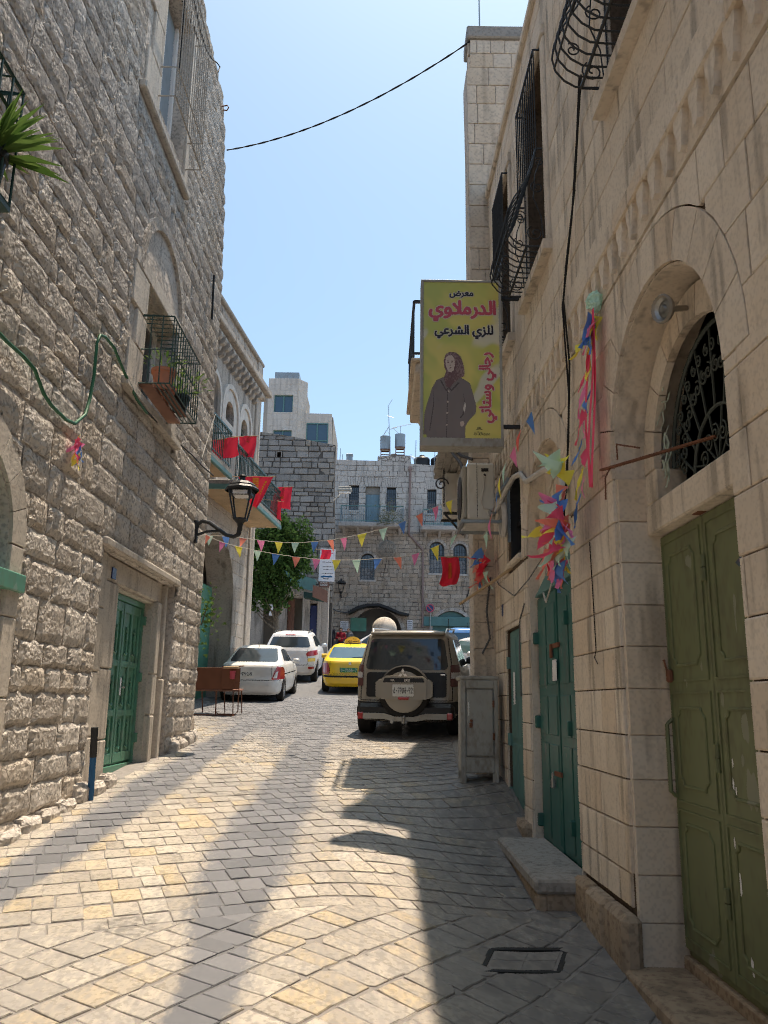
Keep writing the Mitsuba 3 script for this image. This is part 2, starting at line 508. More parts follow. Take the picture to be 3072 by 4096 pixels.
def slab_piece(poly, height, h, bev):
    """a paving stone: shapely outline, its top h above the street, edges bevelled"""
    poly = poly.simplify(.004)
    inner = poly.buffer(-bev, join_style=2)
    if inner.is_empty or inner.geom_type != 'Polygon' or inner.area < 1e-4:
        return None
    o = np.asarray(poly.exterior.coords)[:-1]
    i = np.asarray(inner.exterior.coords)[:-1]
    if len(o) != len(i):
        return None
    k = np.argmin(((i - o[0]) ** 2).sum(1))
    i = np.roll(i, -k, axis=0)
    n = len(o)
    tlt = (rng.random(2) - .5) * .010
    ctr = o.mean(0)
    zz = lambda q, e: G(q[:, 0], q[:, 1]) + e + (q - ctr) @ tlt
    v = np.vstack([np.c_[o, zz(o, -.02)], np.c_[o, zz(o, h - bev * .7)], np.c_[i, zz(i, h)]])
    f = []
    for a in range(2):
        for q in range(n):
            f += [(a * n + q, a * n + (q + 1) % n, (a + 1) * n + (q + 1) % n), (a * n + q, (a + 1) * n + (q + 1) % n, (a + 1) * n + q)]
    f += [(2 * n, 2 * n + q, 2 * n + q + 1) for q in range(1, n - 1)]
    return v, np.array(f)


road = Polygon([(-3.08, 2.6), (1.56, 2.6), (1.52, 6.0), (1.50, 10.7), (1.0, 10.9), (1.3, 16), (1.6, 24), (-5.0, 24), (-5.2, 14.3), (-3.08, 14.2)])
edge = lambda x: 5.86 + .40 * x
zone_a = Polygon([(-4, -2), (3, -2), (3, edge(3)), (-4, edge(-4))]).intersection(road)
zone_b = Polygon([(-9, 40), (-9, edge(-9)), (3, edge(3)), (3, 40)]).intersection(road)
drain = Polygon([(.70, 5.56), (1.22, 5.78), (1.08, 5.36), (.58, 5.14)])
step_area = sbox(1.16, 6.52, 1.7, 8.6)
pavers = []


def lay(zone, deg, dt, ds, jt, js, t0, t1, s0, s1):
    c, s_ = math.cos(math.radians(deg)), math.sin(math.radians(deg))
    t, row = t0, 0
    while t < t1:
        h = dt * (1 + .05 * rng.standard_normal())
        s = s0 + (row % 2) * ds * .5 + rng.random() * .03
        while s < s1:
            w = ds * (1 + .10 * rng.standard_normal())
            e = lambda: .004 * rng.standard_normal()
            q = [(s + js / 2 + e(), t + jt / 2 + e()), (s + w - js / 2 + e(), t + jt / 2 + e()), (s + w - js / 2 + e(), t + h - jt / 2 + e()), (s + js / 2 + e(), t + h - jt / 2 + e())]
            q = Polygon([(a * c - b * s_, a * s_ + b * c) for a, b in q])
            s += w
            if not zone.intersects(q):
                continue
            if rng.random() < .28:
                k = int(rng.integers(4))
                o = np.array(q.exterior.coords)[:4]
                a, b, d = o[k], o[(k + 1) % 4], o[(k - 1) % 4]
                r1, r2 = .02 + .03 * rng.random(), .02 + .04 * rng.random()
                q = q.difference(Polygon([a, a + (b - a) * min(.6, r1 / np.linalg.norm(b - a)), a + (d - a) * min(.6, r2 / np.linalg.norm(d - a))]).buffer(.002))
            if not zone.contains(q):
                q = q.intersection(zone)
            for pc in parts_of(q):
                if pc.area < .004:
                    continue
                m = slab_piece(pc, 0, .004 + .006 * rng.random(), .004)
                if m is not None:
                    pavers.append((view_weight(m[0]), m[0], m[1], (rng.random(), rng.random())))
        t += h
        row += 1


lay(zone_a.difference(drain), 57, .285, .158, .022, .008, -2, 5.4, 0, 9)
lay(zone_b.difference(step_area), 21, .285, .168, .027, .006, 4.2, 26, -12, 12)
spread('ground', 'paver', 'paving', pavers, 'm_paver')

# ------------------------------------------------------------------ masonry
def stone_mesh(poly, fr, kind, c0, depth, seed):
    """one stone of a wall, its face standing proud of the joints"""
    r = np.random.default_rng(seed)
    a0, b0, a1, b1 = poly.bounds
    full = poly.area > .985 * (a1 - a0) * (b1 - b0)
    if kind == 'boss':
        nx, ny = (8, 6) if full else (6, 5)
        u, v = np.meshgrid(np.linspace(0, 1, nx), np.linspace(0, 1, ny))
        W, H = a1 - a0, b1 - b0
        ed = np.minimum(np.minimum(u, 1 - u) * W, np.minimum(v, 1 - v) * H)
        f1 = meshkit.fbm(np.stack([u * W * 5.5, v * H * 5.5, np.full_like(u, seed * .37)], -1), 3, seed % 97)
        d = depth * (.42 + .75 * f1) * np.clip(ed / .035, .15, 1) ** .6
        ja, jb = .010 * r.standard_normal(u.shape), .010 * r.standard_normal(u.shape)
        A, B = a0 + u * W + ja, b0 + v * H + jb
        if not full:
            A, B = A.clip(a0, a1), B.clip(b0, b1)
            keep = poly
        P = np.stack([A, B, c0 + d], -1).reshape(-1, 3)
        i, j = np.meshgrid(np.arange(ny - 1), np.arange(nx - 1), indexing='ij')
        q = np.stack([i * nx + j, i * nx + j + 1, (i + 1) * nx + j + 1, (i + 1) * nx + j], -1).reshape(-1, 4)
        f = np.vstack([q[:, [0, 1, 2]], q[:, [0, 2, 3]]])
        if not full:
            cen = P[f].mean(1)[:, :2]
            f = f[[poly.buffer(.02).contains(Point(c)) for c in cen]]
            if len(f) == 0:
                return None
        else:
            ring = [k for k in range(nx)] + [k * nx + nx - 1 for k in range(1, ny)] + [(ny - 1) * nx + k for k in range(nx - 2, -1, -1)] + [k * nx for k in range(ny - 2, 0, -1)]
            m = len(ring)
            base = P[ring].copy()
            base[:, 2] = c0 - .04
            n = len(P)
            P = np.vstack([P, base])
            f = np.vstack([f] + [[(ring[k], n + k, n + (k + 1) % m), (ring[k], n + (k + 1) % m, ring[(k + 1) % m])] for k in range(m)])
        return fr(P), fr.face(f)
    if full:
        e = .008 if kind == 'ashlar' else .02
        e = min(e, .2 * (a1 - a0), .2 * (b1 - b0))
        j = (lambda: 0.0) if kind == 'ashlar' else (lambda: .012 * r.standard_normal())
        o = [(a0 + j(), b0 + j()), (a1 + j(), b0 + j()), (a1 + j(), b1 + j()), (a0 + j(), b1 + j())]
        sg = [(1, 1), (-1, 1), (-1, -1), (1, -1)]
        dd = depth * (.6 + .6 * r.random()) if kind != 'ashlar' else depth * (.85 + .3 * r.random())
        k = (lambda: 0) if kind == 'ashlar' else (lambda: .01 * r.standard_normal())
        P = [(x, y, c0 - .02) for x, y in o] + [(x, y, c0 + dd - e * .6) for x, y in o] + [(x + s * e, y + t * e, c0 + dd + k()) for (x, y), (s, t) in zip(o, sg)]
        f = [(8, 9, 10), (8, 10, 11)]
        for a in (0, 4):
            for q in range(4):
                f += [(a + q, a + (q + 1) % 4, a + 4 + (q + 1) % 4), (a + q, a + 4 + (q + 1) % 4, a + 4 + q)]
        return fr(np.array(P)), fr.face(f)
    mb = MB().ext(poly, c0 - .02, c0 + depth, fr, back=False)
    v, f, _ = mb.mesh()
    return v, f


def masonry(holder, fr, region, courses, lens, joint, kind, bsdf, c0=0.0, depth=.02, seed=1, name='stone', rest='stonework', limit=300, tone=None):
    """courses: heights of the joints; lens: shortest and longest stone; region: where there is wall"""
    r = np.random.default_rng(seed)
    a0, b0, a1, b1 = region.bounds
    out = []
    for z0, z1 in zip(courses[:-1], courses[1:]):
        if z1 < b0 or z0 > b1:
            continue
        a = a0 - r.random() * lens[1]
        while a < a1:
            w = lens[0] + (lens[1] - lens[0]) * r.random()
            za, zb = (z0, z1)
            q = sbox(a + joint / 2, za + joint / 2, a + w - joint / 2, zb - joint / 2)
            a += w
            if not region.intersects(q):
                continue
            if not region.contains(q):
                q = q.intersection(region.buffer(-joint / 3))
            for pc in parts_of(q):
                if pc.area < .004 or min(pc.bounds[2] - pc.bounds[0], pc.bounds[3] - pc.bounds[1]) < .03:
                    continue
                pc = pc.simplify(.004)
                m = stone_mesh(pc, fr, kind, c0, depth, int(r.integers(1 << 30)))
                if m is not None:
                    t = (r.random(), r.random()) if tone is None else tone(pc, r)
                    out.append((view_weight(m[0]), m[0], m[1], t))
    spread(holder, name, rest, out, bsdf, limit, smooth=False)


def course_list(z0, z1, h, var, seed):
    r = np.random.default_rng(seed)
    z = [z0]
    while z[-1] < z1:
        z.append(z[-1] + h * (1 + var * (r.random() * 2 - 1)))
    return z


def arch_poly(a, r, z0, spring, n=24):
    t = np.linspace(0, PI, n)
    return Polygon([(a + r, z0)] + [(a + r * math.cos(x), spring + r * math.sin(x)) for x in t] + [(a - r, z0)])


def ring_poly(a, r0, r1, spring, t0=0, t1=PI, n=20):
    t = np.linspace(t0, t1, n)
    o = [(a + r1 * math.cos(x), spring + r1 * math.sin(x)) for x in t]
    i = [(a + r0 * math.cos(x), spring + r0 * math.sin(x)) for x in t[::-1]]
    return Polygon(o + i)


def voussoirs(holder, fr, a, r0, r1, spring, n, bsdf, c0=0., depth=.02, joint=.009, name='arch_stone', t0=0.0, t1=PI):
    mid = (r0 + r1) / 2
    for k in range(n):
        x0, x1 = t0 + (t1 - t0) * k / n + joint / mid / 2, t0 + (t1 - t0) * (k + 1) / n - joint / mid / 2
        part(holder, name, MB().ext(ring_poly(a, r0, r1, spring, x0, x1, 5), c0 - .02, c0 + depth, fr, (rng.random(), rng.random())), bsdf)


LEFT = Fr(lambda a, b, c: st(-3.1 + c, a, b))
RIGHT = Fr(lambda a, b, c: st(1.65 - .015 * a - c, a, b))

# ------------------------------------------------------------------ the rough stone building on the left
LB = thing('stone_building', 'tall building of rough bossed limestone blocks along the left side of the street', 'building')
l_door = sbox(9.02, -1, 12.3, 3.36)
l_win = sbox(9.75, 5.42, 11.25, 6.95)
l_arch = arch_poly(10.42, .98, 6.95, 6.98)
l_upper = sbox(9.5, 9.45, 10.9, 11.9)
l_near = arch_poly(6.0, .72, -1, 2.95)
l_near_frame = arch_poly(6.0, 1.0, -1, 2.95)
l_topwin = sbox(4.1, 5.05, 5.15, 6.9)
top_edge = Polygon([(2.5, -.4)] + [(14.1 + .02 * math.sin(z * 3), z) for z in np.linspace(-.4, 9, 12)] + [(13.95, 10.5), (13.6, 11.8), (13.32, 12.5), (12.9, 12.62), (12.2, 12.72), (11.3, 12.9), (9, 13.1), (2.5, 13.3)])
holes = [l_door, l_win, l_upper, l_near, l_topwin]
wall_l = top_edge.difference(union_all(holes))
part(LB, 'wall', MB().ext(wall_l, -.42, -.012, LEFT), 'm_boss_joint')
part(LB, 'core', MB().box(-11, -3.55, -8, 14.0, -1, 12.4).box(-3.5, -3.1, -8, 2.5, -1, 13), 'm_boss_joint')
zl = course_list(-.3, 13.4, .30, .28, 5)
stone_area = wall_l.difference(union_all([l_near_frame, l_arch.buffer(.02), sbox(9.14, 5.2, 9.78, 7.0), sbox(11.24, 5.2, 11.5, 7.0), sbox(9.5, 6.9, 11.4, 7.18), ring_poly(10.42, .95, 1.16, 6.98), sbox(8.86, 9.05, 9.52, 12.0), sbox(10.88, 9.2, 11.1, 12.0), sbox(8.7, 9.0, 11.2, 9.3)]))
masonry(LB, LEFT, stone_area, zl, (.28, .85), .020, 'boss', 'm_boss', -.012, .042, 11)
# dressed surrounds
dr_s = lambda: (.35 + .6 * rng.random(), rng.random() * .6)
for a0, a1, b0, b1, c in [(9.14, 9.75, 5.40, 5.95, .03), (9.36, 9.75, 5.96, 6.42, .03), (9.14, 9.75, 6.43, 6.95, .03), (9.14, 11.52, 6.96, 7.17, .035), (11.25, 11.5, 5.4, 6.1, .03), (11.25, 11.5, 6.11, 6.95, .03),
                          (8.88, 9.5, 9.30, 9.85, .03), (9.05, 9.5, 9.86, 10.5, .03), (8.9, 9.5, 10.51, 11.1, .03), (9.05, 9.5, 11.11, 11.9, .03), (10.9, 11.1, 9.3, 10.4, .03), (10.9, 11.1, 10.41, 11.9, .03)]:
    part(LB, 'dressed_stone', MB().box(a0, a1, b0, b1, -.03, c, LEFT, dr_s(), bev=.012), 'm_dressed')
part(LB, 'sill', MB().box(8.75, 11.15, 9.10, 9.22, -.02, .085, LEFT, dr_s(), bev=.02), 'm_dressed')
part(LB, 'sill', MB().box(9.0, 11.6, 5.28, 5.40, -.02, .10, LEFT, dr_s(), bev=.015), 'm_dressed')
voussoirs(LB, LEFT, 10.42, .985, 1.15, 6.99, 15, 'm_boss', .0, .04)
masonry(LB, LEFT, l_arch.intersection(sbox(9, 7.19, 12, 9)), [7.19, 7.46, 7.7, 8.0], (.3, .55), .02, 'boss', 'm_boss', -.09, .05, 17, name='infill_stone', limit=40)
part(LB, 'infill', MB().ext(l_arch, -.3, -.07, LEFT), 'm_boss_joint')
# window with its casement
wd = part(LB, 'window', MB().box(9.78, 11.22, 5.44, 6.93, -.36, -.32, LEFT), 'm_shutter_grey')
part(wd, 'frame', MB().box(9.76, 9.82, 5.43, 6.94, -.33, -.27, LEFT).box(11.18, 11.24, 5.43, 6.94, -.33, -.27, LEFT).box(9.82, 11.18, 6.88, 6.94, -.33, -.27, LEFT).box(10.46, 10.54, 5.43, 6.88, -.33, -.26, LEFT), 'm_white_paint')
part(wd, 'pane', MB().box(10.56, 11.16, 5.9, 6.86, -.325, -.318, LEFT), 'm_window_glass')
cg = part(LB, 'window_cage', MB().box(9.62, 11.08, 5.515, 5.545, .03, .20, LEFT), 'm_brown_board')
for c in (.24, .30, .36):
    part(cg, 'bar', MB().tube([(9.6, 5.53, c), (11.1, 5.53, c)], .009, 5, LEFT), 'm_green_iron')
part(cg, 'board', MB().box(9.9, 10.9, 5.545, 5.565, .22, .34, LEFT), 'm_brown_board')
mb = MB()
for b in (5.53, 5.98, 6.43):
    mb.tube([(9.6, b, 0), (9.6, b, .42), (11.1, b, .42), (11.1, b, 0)], .010, 5, LEFT)
part(cg, 'rail', mb, 'm_green_iron')
for k in range(13):
    a = 9.6 + 1.5 * k / 12
    part(cg, 'bar', MB().tube([(a, 5.53, .42), (a, 6.43, .42), (a, 6.45, .0)], .008, 5, LEFT), 'm_green_iron')
for c in (.14, .28):
    part(cg, 'bar', MB().tube([(9.6, 5.53, c), (9.6, 6.43, c)], .008, 5, LEFT), 'm_green_iron')
# upper window
uw = part(LB, 'window', MB().box(9.52, 10.88, 9.47, 11.88, -.30, -.26, LEFT), 'm_shutter_grey')
for a in (9.52, 10.16, 10.80):
    part(uw, 'frame', MB().box(a, a + .08, 9.47, 11.88, -.27, -.21, LEFT), 'm_white_paint')
part(uw, 'pane', MB().box(9.62, 10.14, 9.6, 11.8, -.255, -.25, LEFT), 'm_window_glass')
cg = part(LB, 'window_cage', MB().tube([(9.4, 9.5, 0), (9.4, 9.5, .26), (10.95, 9.5, .26), (10.95, 9.5, 0)], .011, 5, LEFT), 'm_pale_iron')
for b in (9.95, 11.7):
    part(cg, 'rail', MB().tube([(9.4, b, 0), (9.4, b, .26), (10.95, b, .26), (10.95, b, 0)], .011, 5, LEFT), 'm_pale_iron')
for k in range(15):
    a = 9.4 + 1.55 * k / 14
    part(cg, 'bar', MB().tube([(a, 9.5, .26), (a, 11.7, .26)], .007, 5, LEFT), 'm_pale_iron')
# cage and window at the near upper edge
tw = part(LB, 'window', MB().box(4.12, 5.13, 5.07, 6.88, -.3, -.25, LEFT), 'm_window_glass')
cg = part(LB, 'window_cage', MB().box(3.9, 5.33, 5.12, 5.16, .0, .36, LEFT), 'm_green_iron')
for b in (5.17, 5.85, 6.12):
    part(cg, 'rail', MB().tube([(3.9, b, 0), (3.9, b, .35), (5.33, b, .35), (5.33, b, 0)], .014, 5, LEFT), 'm_green_iron')
for k in range(9):
    a = 3.93 + 1.4 * k / 8
    part(cg, 'bar', MB().tube([(a, 5.14, .35), (a, 6.12, .35), (a, 6.16, 0)], .010, 5, LEFT), 'm_green_iron')
for c in (.12, .24):
    part(cg, 'bar', MB().tube([(5.33, 5.14, c), (5.33, 6.12, c)], .010, 5, LEFT), 'm_green_iron')
# recessed door
part(LB, 'door_recess', MB().ext(sbox(9.0, -.5, 12.32, 3.38).difference(sbox(9.94, .2, 11.6, 3.03)), -.40, -.13, LEFT, (.45, .2)), 'm_dressed')
for a0, a1, b0, b1, c in [(9.04, 9.40, .55, 1.3, -.05), (9.04, 9.36, 1.31, 2.0, -.055), (9.04, 9.40, 2.01, 2.7, -.05), (9.04, 9.38, 2.71, 3.34, -.055), (9.42, 9.93, .62, 1.25, -.085), (9.42, 9.93, 1.26, 2.05, -.09), (9.42, 9.93, 2.06, 3.05, -.085),
                          (9.42, 11.75, 3.06, 3.34, -.09), (11.62, 11.80, .8, 1.5, -.05), (11.62, 11.84, 1.51, 2.05, -.06), (11.62, 11.80, 2.06, 3.05, -.05), (12.0, 12.14, .85, 2.0, -.03), (12.02, 12.12, 2.02, 3.34, -.06)]:
    part(LB, 'jamb_stone', MB().box(a0, a1, b0, b1, -.2, c, LEFT, (.2 + .5 * rng.random(), rng.random() * .5), bev=.015), 'm_dressed')
part(LB, 'lintel', MB().box(8.95, 12.4, 3.37, 3.47, -.10, .055, LEFT, (.5, .1), bev=.02), 'm_dressed')
dd = part(LB, 'door', MB().box(9.96, 11.58, .80, 3.01, -.34, -.30, LEFT), 'm_green_door', label='green metal double door with small ornament panels in a stone recess')
part(dd, 'frame', MB().box(9.94, 10.0, .80, 3.02, -.30, -.24, LEFT).box(11.54, 11.60, .8, 3.02, -.30, -.24, LEFT).box(10.0, 11.54, 2.95, 3.02, -.30, -.24, LEFT).box(10.0, 11.54, .80, .90, -.30, -.235, LEFT), 'm_green_door')
for a0 in (10.01, 10.785):
    lf = part(dd, 'leaf', MB().box(a0, a0 + .745, .93, 2.94, -.302, -.285, LEFT), 'm_green_door')
    mb = MB()
    for x0, x1 in ((0, .07), (.335, .405), (.675, .745)):
        mb.box(a0 + x0, a0 + x1, .93, 2.94, -.286, -.262, LEFT, bev=.005)
    for b0, b1 in ((.93, 1.05), (1.50, 1.58), (2.12, 2.20), (2.82, 2.94)):
        for x0, x1 in ((.07, .335), (.405, .675)):
            mb.box(a0 + x0, a0 + x1, b0, b1, -.286, -.264, LEFT, bev=.005)
    part(dd, 'grid', mb, 'm_green_door')
    for x in (a0 + .2, a0 + .54):
        for b in (1.12, 1.66, 2.30):
            o = MB().tube([(x, b, -.27), (x, b + .34, -.27)], .012, 6, LEFT).tube([(x - .06, b, -.272), (x, b - .03, -.265), (x + .06, b, -.272)], .012, 5, LEFT)
            o.box(x - .028, x + .028, b + .16, b + .25, -.285, -.255, LEFT, bev=.01).tube([(x - .05, b + .3, -.275), (x, b + .26, -.262), (x + .05, b + .3, -.275)], .009, 5, LEFT)
            part(dd, 'ornament', o, 'm_green_door')
part(dd, 'handle', MB().tube([(10.84, 1.86, -.24), (10.96, 1.86, -.24)], .013, 6, LEFT).box(10.81, 10.86, 1.76, 1.98, -.262, -.25, LEFT), 'm_chrome')
for a in (9.97, 11.57):
    for b in (1.15, 1.95, 2.72):
        part(dd, 'hinge', MB().box(a - .03, a + .03, b, b + .12, -.25, -.20, LEFT, bev=.006), 'm_green_door')
part(LB, 'house_number', MB().box(9.60, 9.74, 3.09, 3.22, -.086, -.072, LEFT), 'm_blue_enamel')
# the near doorway at the left edge
for b0, b1 in ((.4, 1.0), (1.01, 1.7), (1.71, 2.35), (2.36, 2.95)):
    part(LB, 'jamb_stone', MB().box(6.73, 6.97 + .03 * rng.random(), b0, b1, -.25, .02, LEFT, (.7, .2), bev=.01), 'm_dressed')
voussoirs(LB, LEFT, 6.0, .725, .99, 2.96, 9, 'm_dressed', 0, .02)
nd = part(LB, 'door', MB().box(5.2, 6.70, .2, 2.54, -.24, -.20, LEFT), 'm_green_door', label='green panelled door at the left edge of the picture')
part(nd, 'frame', MB().box(6.62, 6.72, .2, 2.56, -.21, -.13, LEFT).box(5.2, 6.62, 2.44, 2.56, -.21, -.14, LEFT), 'm_green_door')
part(nd, 'hood', MB().box(5.2, 6.99, 2.57, 2.72, -.22, .06, LEFT, bev=.008), 'm_green_door')
part(nd, 'fanlight', MB().ext(arch_poly(6.0, .715, 2.73, 2.95), -.25, -.22, LEFT), 'm_dark_inside')
mb = MB()
for y in np.arange(6.6, 14.0, .42):
    h = .10 + .12 * rng.random()
    if 9.0 < y < 12.2 and y > 9.7:
        continue
    m = stone_mesh(sbox(y, float(G(-3, y)) - .12, y + .39, float(G(-3, y)) + h), LEFT, 'boss', .03, .10, int(y * 977))
    mb.add(m[0], m[1], (rng.random(), .2))
part(LB, 'footing', mb, 'm_boss', kind='stuff')

# ------------------------------------------------------------------ the smooth ashlar building on the right
RB = thing('ashlar_building', 'pale smooth ashlar shop building with arched doors along the right side', 'building')
archA, archB = arch_poly(4.54, .91, -1, 3.30), arch_poly(7.66, .94, -1, 3.25)
r_nd = sbox(9.04, -1, 10.03, 2.58)
r_acw = arch_poly(9.34, .38, 3.35, 4.0, 12)
wins = [(4.02, 5.0), (7.12, 8.08), (9.12, 9.88)]
win_polys = [sbox(a, 5.97, b, 8.25) for a, b in wins]
wall_r = Polygon([(2.0, -.5), (10.85, -.5), (10.85, 9.0), (2.0, 9.15)]).difference(union_all([archA, archB, r_nd, r_acw] + win_polys))
part(RB, 'wall', MB().ext(wall_r, -.42, -.014, RIGHT), 'm_ashlar_joint')
part(RB, 'core', MB().box(3.2, 9, -8, 10.84, -1, 8.9).box(1.75, 3.3, 1.9, 10.84, 8.6, 8.9).box(1.62, 3.3, -8, 2.0, -1, 9.1).box(1.9, 3.3, 10.6, 10.84, -1, 8.6), 'm_dim_inside')
ash = wall_r.difference(union_all([ring_poly(4.54, .5, 1.2, 3.3), ring_poly(7.66, .5, 1.23, 3.25), sbox(1, 4.53, 12, 5.06)] + [sbox(a - .16, 5.86, b + .16, 8.42) for a, b in wins] + [sbox(8.86, 3.2, 9.82, 4.5).intersection(r_acw.buffer(.12)), sbox(5.36, -1, 6.66, .50)]))
zr = [-.4, -.13, .15, .43, .70, .98, 1.26, 1.53, 1.82, 2.09, 2.36, 2.64, 2.92, 3.22, 3.55, 3.88, 4.20, 4.53]
masonry(RB, RIGHT, ash.intersection(sbox(1, -1, 12, 4.53)), zr, (.24, .62), .009, 'ashlar', 'm_ashlar', -.004, .014, 21, limit=170)
masonry(RB, RIGHT, ash.intersection(sbox(1, 5.06, 12, 9.2)), [5.06, 5.36, 5.66, 5.96, 6.28, 6.6, 6.92, 7.24, 7.56, 7.88, 8.2, 8.5, 8.8, 9.12], (.40, .85), .008, 'ashlar', 'm_ashlar', -.004, .013, 22, limit=130, rest='upper_stonework')
voussoirs(RB, RIGHT, 4.54, .915, 1.19, 3.30, 11, 'm_ashlar', -.004, .016)
voussoirs(RB, RIGHT, 7.66, .945, 1.22, 3.25, 11, 'm_ashlar', -.004, .016)
# cornice: plain band, row of little hollows, projecting ledge
for k in range(15):
    part(RB, 'cornice', MB().box(2.0 + k * .6, 2.595 + k * .6, 4.80, 4.93, -.02, .065, RIGHT, (.3 + .6 * rng.random(), rng.random()), bev=.012).box(2.0 + k * .6, 2.595 + k * .6, 4.932, 5.055, -.02, .05, RIGHT, (.5, .3), bev=.01), 'm_ashlar')
part(RB, 'cornice_band', MB().box(2.0, 10.84, 4.545, 4.80, -.02, .016, RIGHT, (.6, .3)), 'm_ashlar')
for k in range(38):
    a = 2.55 + k * .2125
    if a > 10.6:
        break
    d = MB().ext(Polygon([(a - .062, 4.80), (a + .062, 4.80), (a + .062, 4.735), (a + .035, 4.68), (a + .028, 4.60), (a, 4.575), (a - .028, 4.60), (a - .035, 4.68), (a - .062, 4.735)]), .015, .052, RIGHT, (.3 + .6 * rng.random(), .7 * rng.random()))
    part(RB, 'dentil', d, 'm_ashlar')
part(RB, 'coping', MB().box(2.0, 10.9, 9.02, 9.14, -.4, .06, RIGHT, (.5, .3), bev=.02), 'm_ashlar')
# reveals of the arches
for pz, nm in ((archA, 'reveal'), (archB, 'reveal')):
    part(RB, nm, MB().ext(pz.difference(pz.buffer(-.013)).intersection(sbox(0, -.4, 12, 6)), -.46, -.012, RIGHT, (.35, .55)), 'm_ashlar')
for j, (b0, b1) in enumerate(zip(zr[2:13], zr[3:14])):
    part(RB, 'jamb_stone', MB().box(5.418, 5.46, b0 + .003, b1 - .003, -.40, -.018, RIGHT, (.1 + .4 * rng.random(), .5 + .5 * rng.random()), bev=.004), 'm_ashlar')
# inner order of arch A with lintel, tympanum grille and olive door
part(RB, 'lintel', MB().box(3.66, 5.42, 2.82, 3.02, -.42, -.20, RIGHT, (.5, .5), bev=.012), 'm_ashlar')
voussoirs(RB, RIGHT, 4.54, .70, .895, 3.24, 9, 'm_ashlar', -.24, .03)
part(RB, 'inner_jamb', MB().box(5.22, 5.43, 3.025, 3.24, -.42, -.21, RIGHT, (.5, .4), bev=.01), 'm_ashlar')
part(RB, 'inner_jamb', MB().box(3.65, 3.86, 3.025, 3.24, -.42, -.21, RIGHT, (.5, .4), bev=.01), 'm_ashlar')
gr = part(RB, 'grille', MB().tube([(4.54 + .69 * math.cos(t), 3.24 + .69 * math.sin(t), -.34) for t in np.linspace(0, PI, 20)], .014, 6, RIGHT).tube([(3.86, 3.06, -.34), (5.22, 3.06, -.34)], .014, 6, RIGHT)
          .tube([(4.54 + .36 * math.cos(t), 3.06 + .36 * math.sin(t), -.34) for t in np.linspace(0, PI, 14)], .011, 6, RIGHT), 'm_grille_iron')


def spiral(a, b, r, turns, sgn, c, n=18, ph=0.0):
    t = np.linspace(0, 1, n)
    rr = r * (1 - .85 * t)
    an = ph + sgn * turns * 2 * PI * t
    return np.c_[a + rr * np.cos(an), b + rr * np.sin(an), np.full(n, c)]


for k in range(9):
    t = PI * (k + .5) / 9
    x0, z0 = 4.54 + .36 * math.cos(t), 3.06 + .36 * math.sin(t)
    x1, z1 = 4.54 + .67 * math.cos(t), 3.24 + .67 * math.sin(t)
    o = MB().tube([(x0, z0, -.34), (x1, z1, -.34)], .008, 5, RIGHT)
    for s in (-1, 1):
        o.tube(spiral((x0 + x1) / 2 + .055 * s * math.sin(t), (z0 + z1) / 2 - .055 * s * math.cos(t), .055, 1.4, s, -.34, ph=t), .007, 5, RIGHT)
        o.tube(spiral(x0 * .25 + x1 * .75 + .04 * s * math.sin(t), z0 * .25 + z1 * .75 - .04 * s * math.cos(t), .042, 1.3, -s, -.33, ph=t), .006, 5, RIGHT)
    part(gr, 'scroll', o, 'm_grille_iron')
for k in range(6):
    t = PI * (k + .5) / 6
    o = MB().tube([(4.54, 3.07, -.34), (4.54 + .35 * math.cos(t), 3.06 + .35 * math.sin(t), -.34)], .007, 5, RIGHT)
    o.tube(spiral(4.54 + .2 * math.cos(t + .18), 3.06 + .2 * math.sin(t + .18), .06, 1.5, 1, -.335, ph=t), .006, 5, RIGHT)
    part(gr, 'scroll', o, 'm_grille_iron')


def moulding(mb, a0, a1, b0, b1, c, w, fr, notch=.05):
    """a raised panel line with scooped corners"""
    n = notch
    pts = [(a0 + n, b0), (a1 - n, b0), (a1 - n * .8, b0 + n * .5), (a1 - n * .4, b0 + n * .8), (a1, b0 + n), (a1, b1 - n), (a1 - n * .4, b1 - n * .8), (a1 - n * .8, b1 - n * .5), (a1 - n, b1), (a0 + n, b1),
           (a0 + n * .8, b1 - n * .5), (a0 + n * .4, b1 - n * .8), (a0, b1 - n), (a0, b0 + n), (a0 + n * .4, b0 + n * .8), (a0 + n * .8, b0 + n * .5)]
    return mb.tube([(a, b, c) for a, b in pts], w, 6, fr, closed=True)


od = part(RB, 'door', MB().box(3.62, 5.44, .16, 2.82, -.36, -.31, RIGHT), 'm_olive_door', label='olive green folding metal door under the nearest arch')
for a0, a1 in ((4.725, 5.43), (4.01, 4.715), (3.64, 4.0)):
    lf = part(od, 'leaf', MB().box(a0, a1, .30, 2.81, -.312, -.285, RIGHT, bev=.006), 'm_olive_door')
for a0, a1 in ((4.725, 5.43), (4.01, 4.715)):
    mb = MB()
    for b0, b1 in ((.36, 1.10), (1.14, 1.80), (1.86, 2.76)):
        for x0, x1, y0, y1 in ((a0 + .04, a1 - .04, b0, b0 + .012), (a0 + .04, a1 - .04, b1 - .012, b1), (a0 + .04, a0 + .052, b0, b1), (a1 - .052, a1 - .04, b0, b1)):
            mb.box(x0, x1, y0, y1, -.286, -.276, RIGHT)
    part(od, 'panel_edge', mb, 'm_olive_door')
    for b0, b1 in ((.44, 1.02), (1.24, 1.70), (1.96, 2.66)):
        part(od, 'moulding', moulding(MB(), a0 + .15, a1 - .13, b0, b1, -.284, .011, RIGHT), 'm_olive_door')
for b in (.62, 1.36, 2.42):
    part(od, 'hinge', MB().tube([(4.72, b, -.275), (4.72, b + .075, -.275)], .02, 8, RIGHT).tube([(4.72, b + .08, -.275), (4.72, b + .15, -.275)], .02, 8, RIGHT), 'm_olive_door')
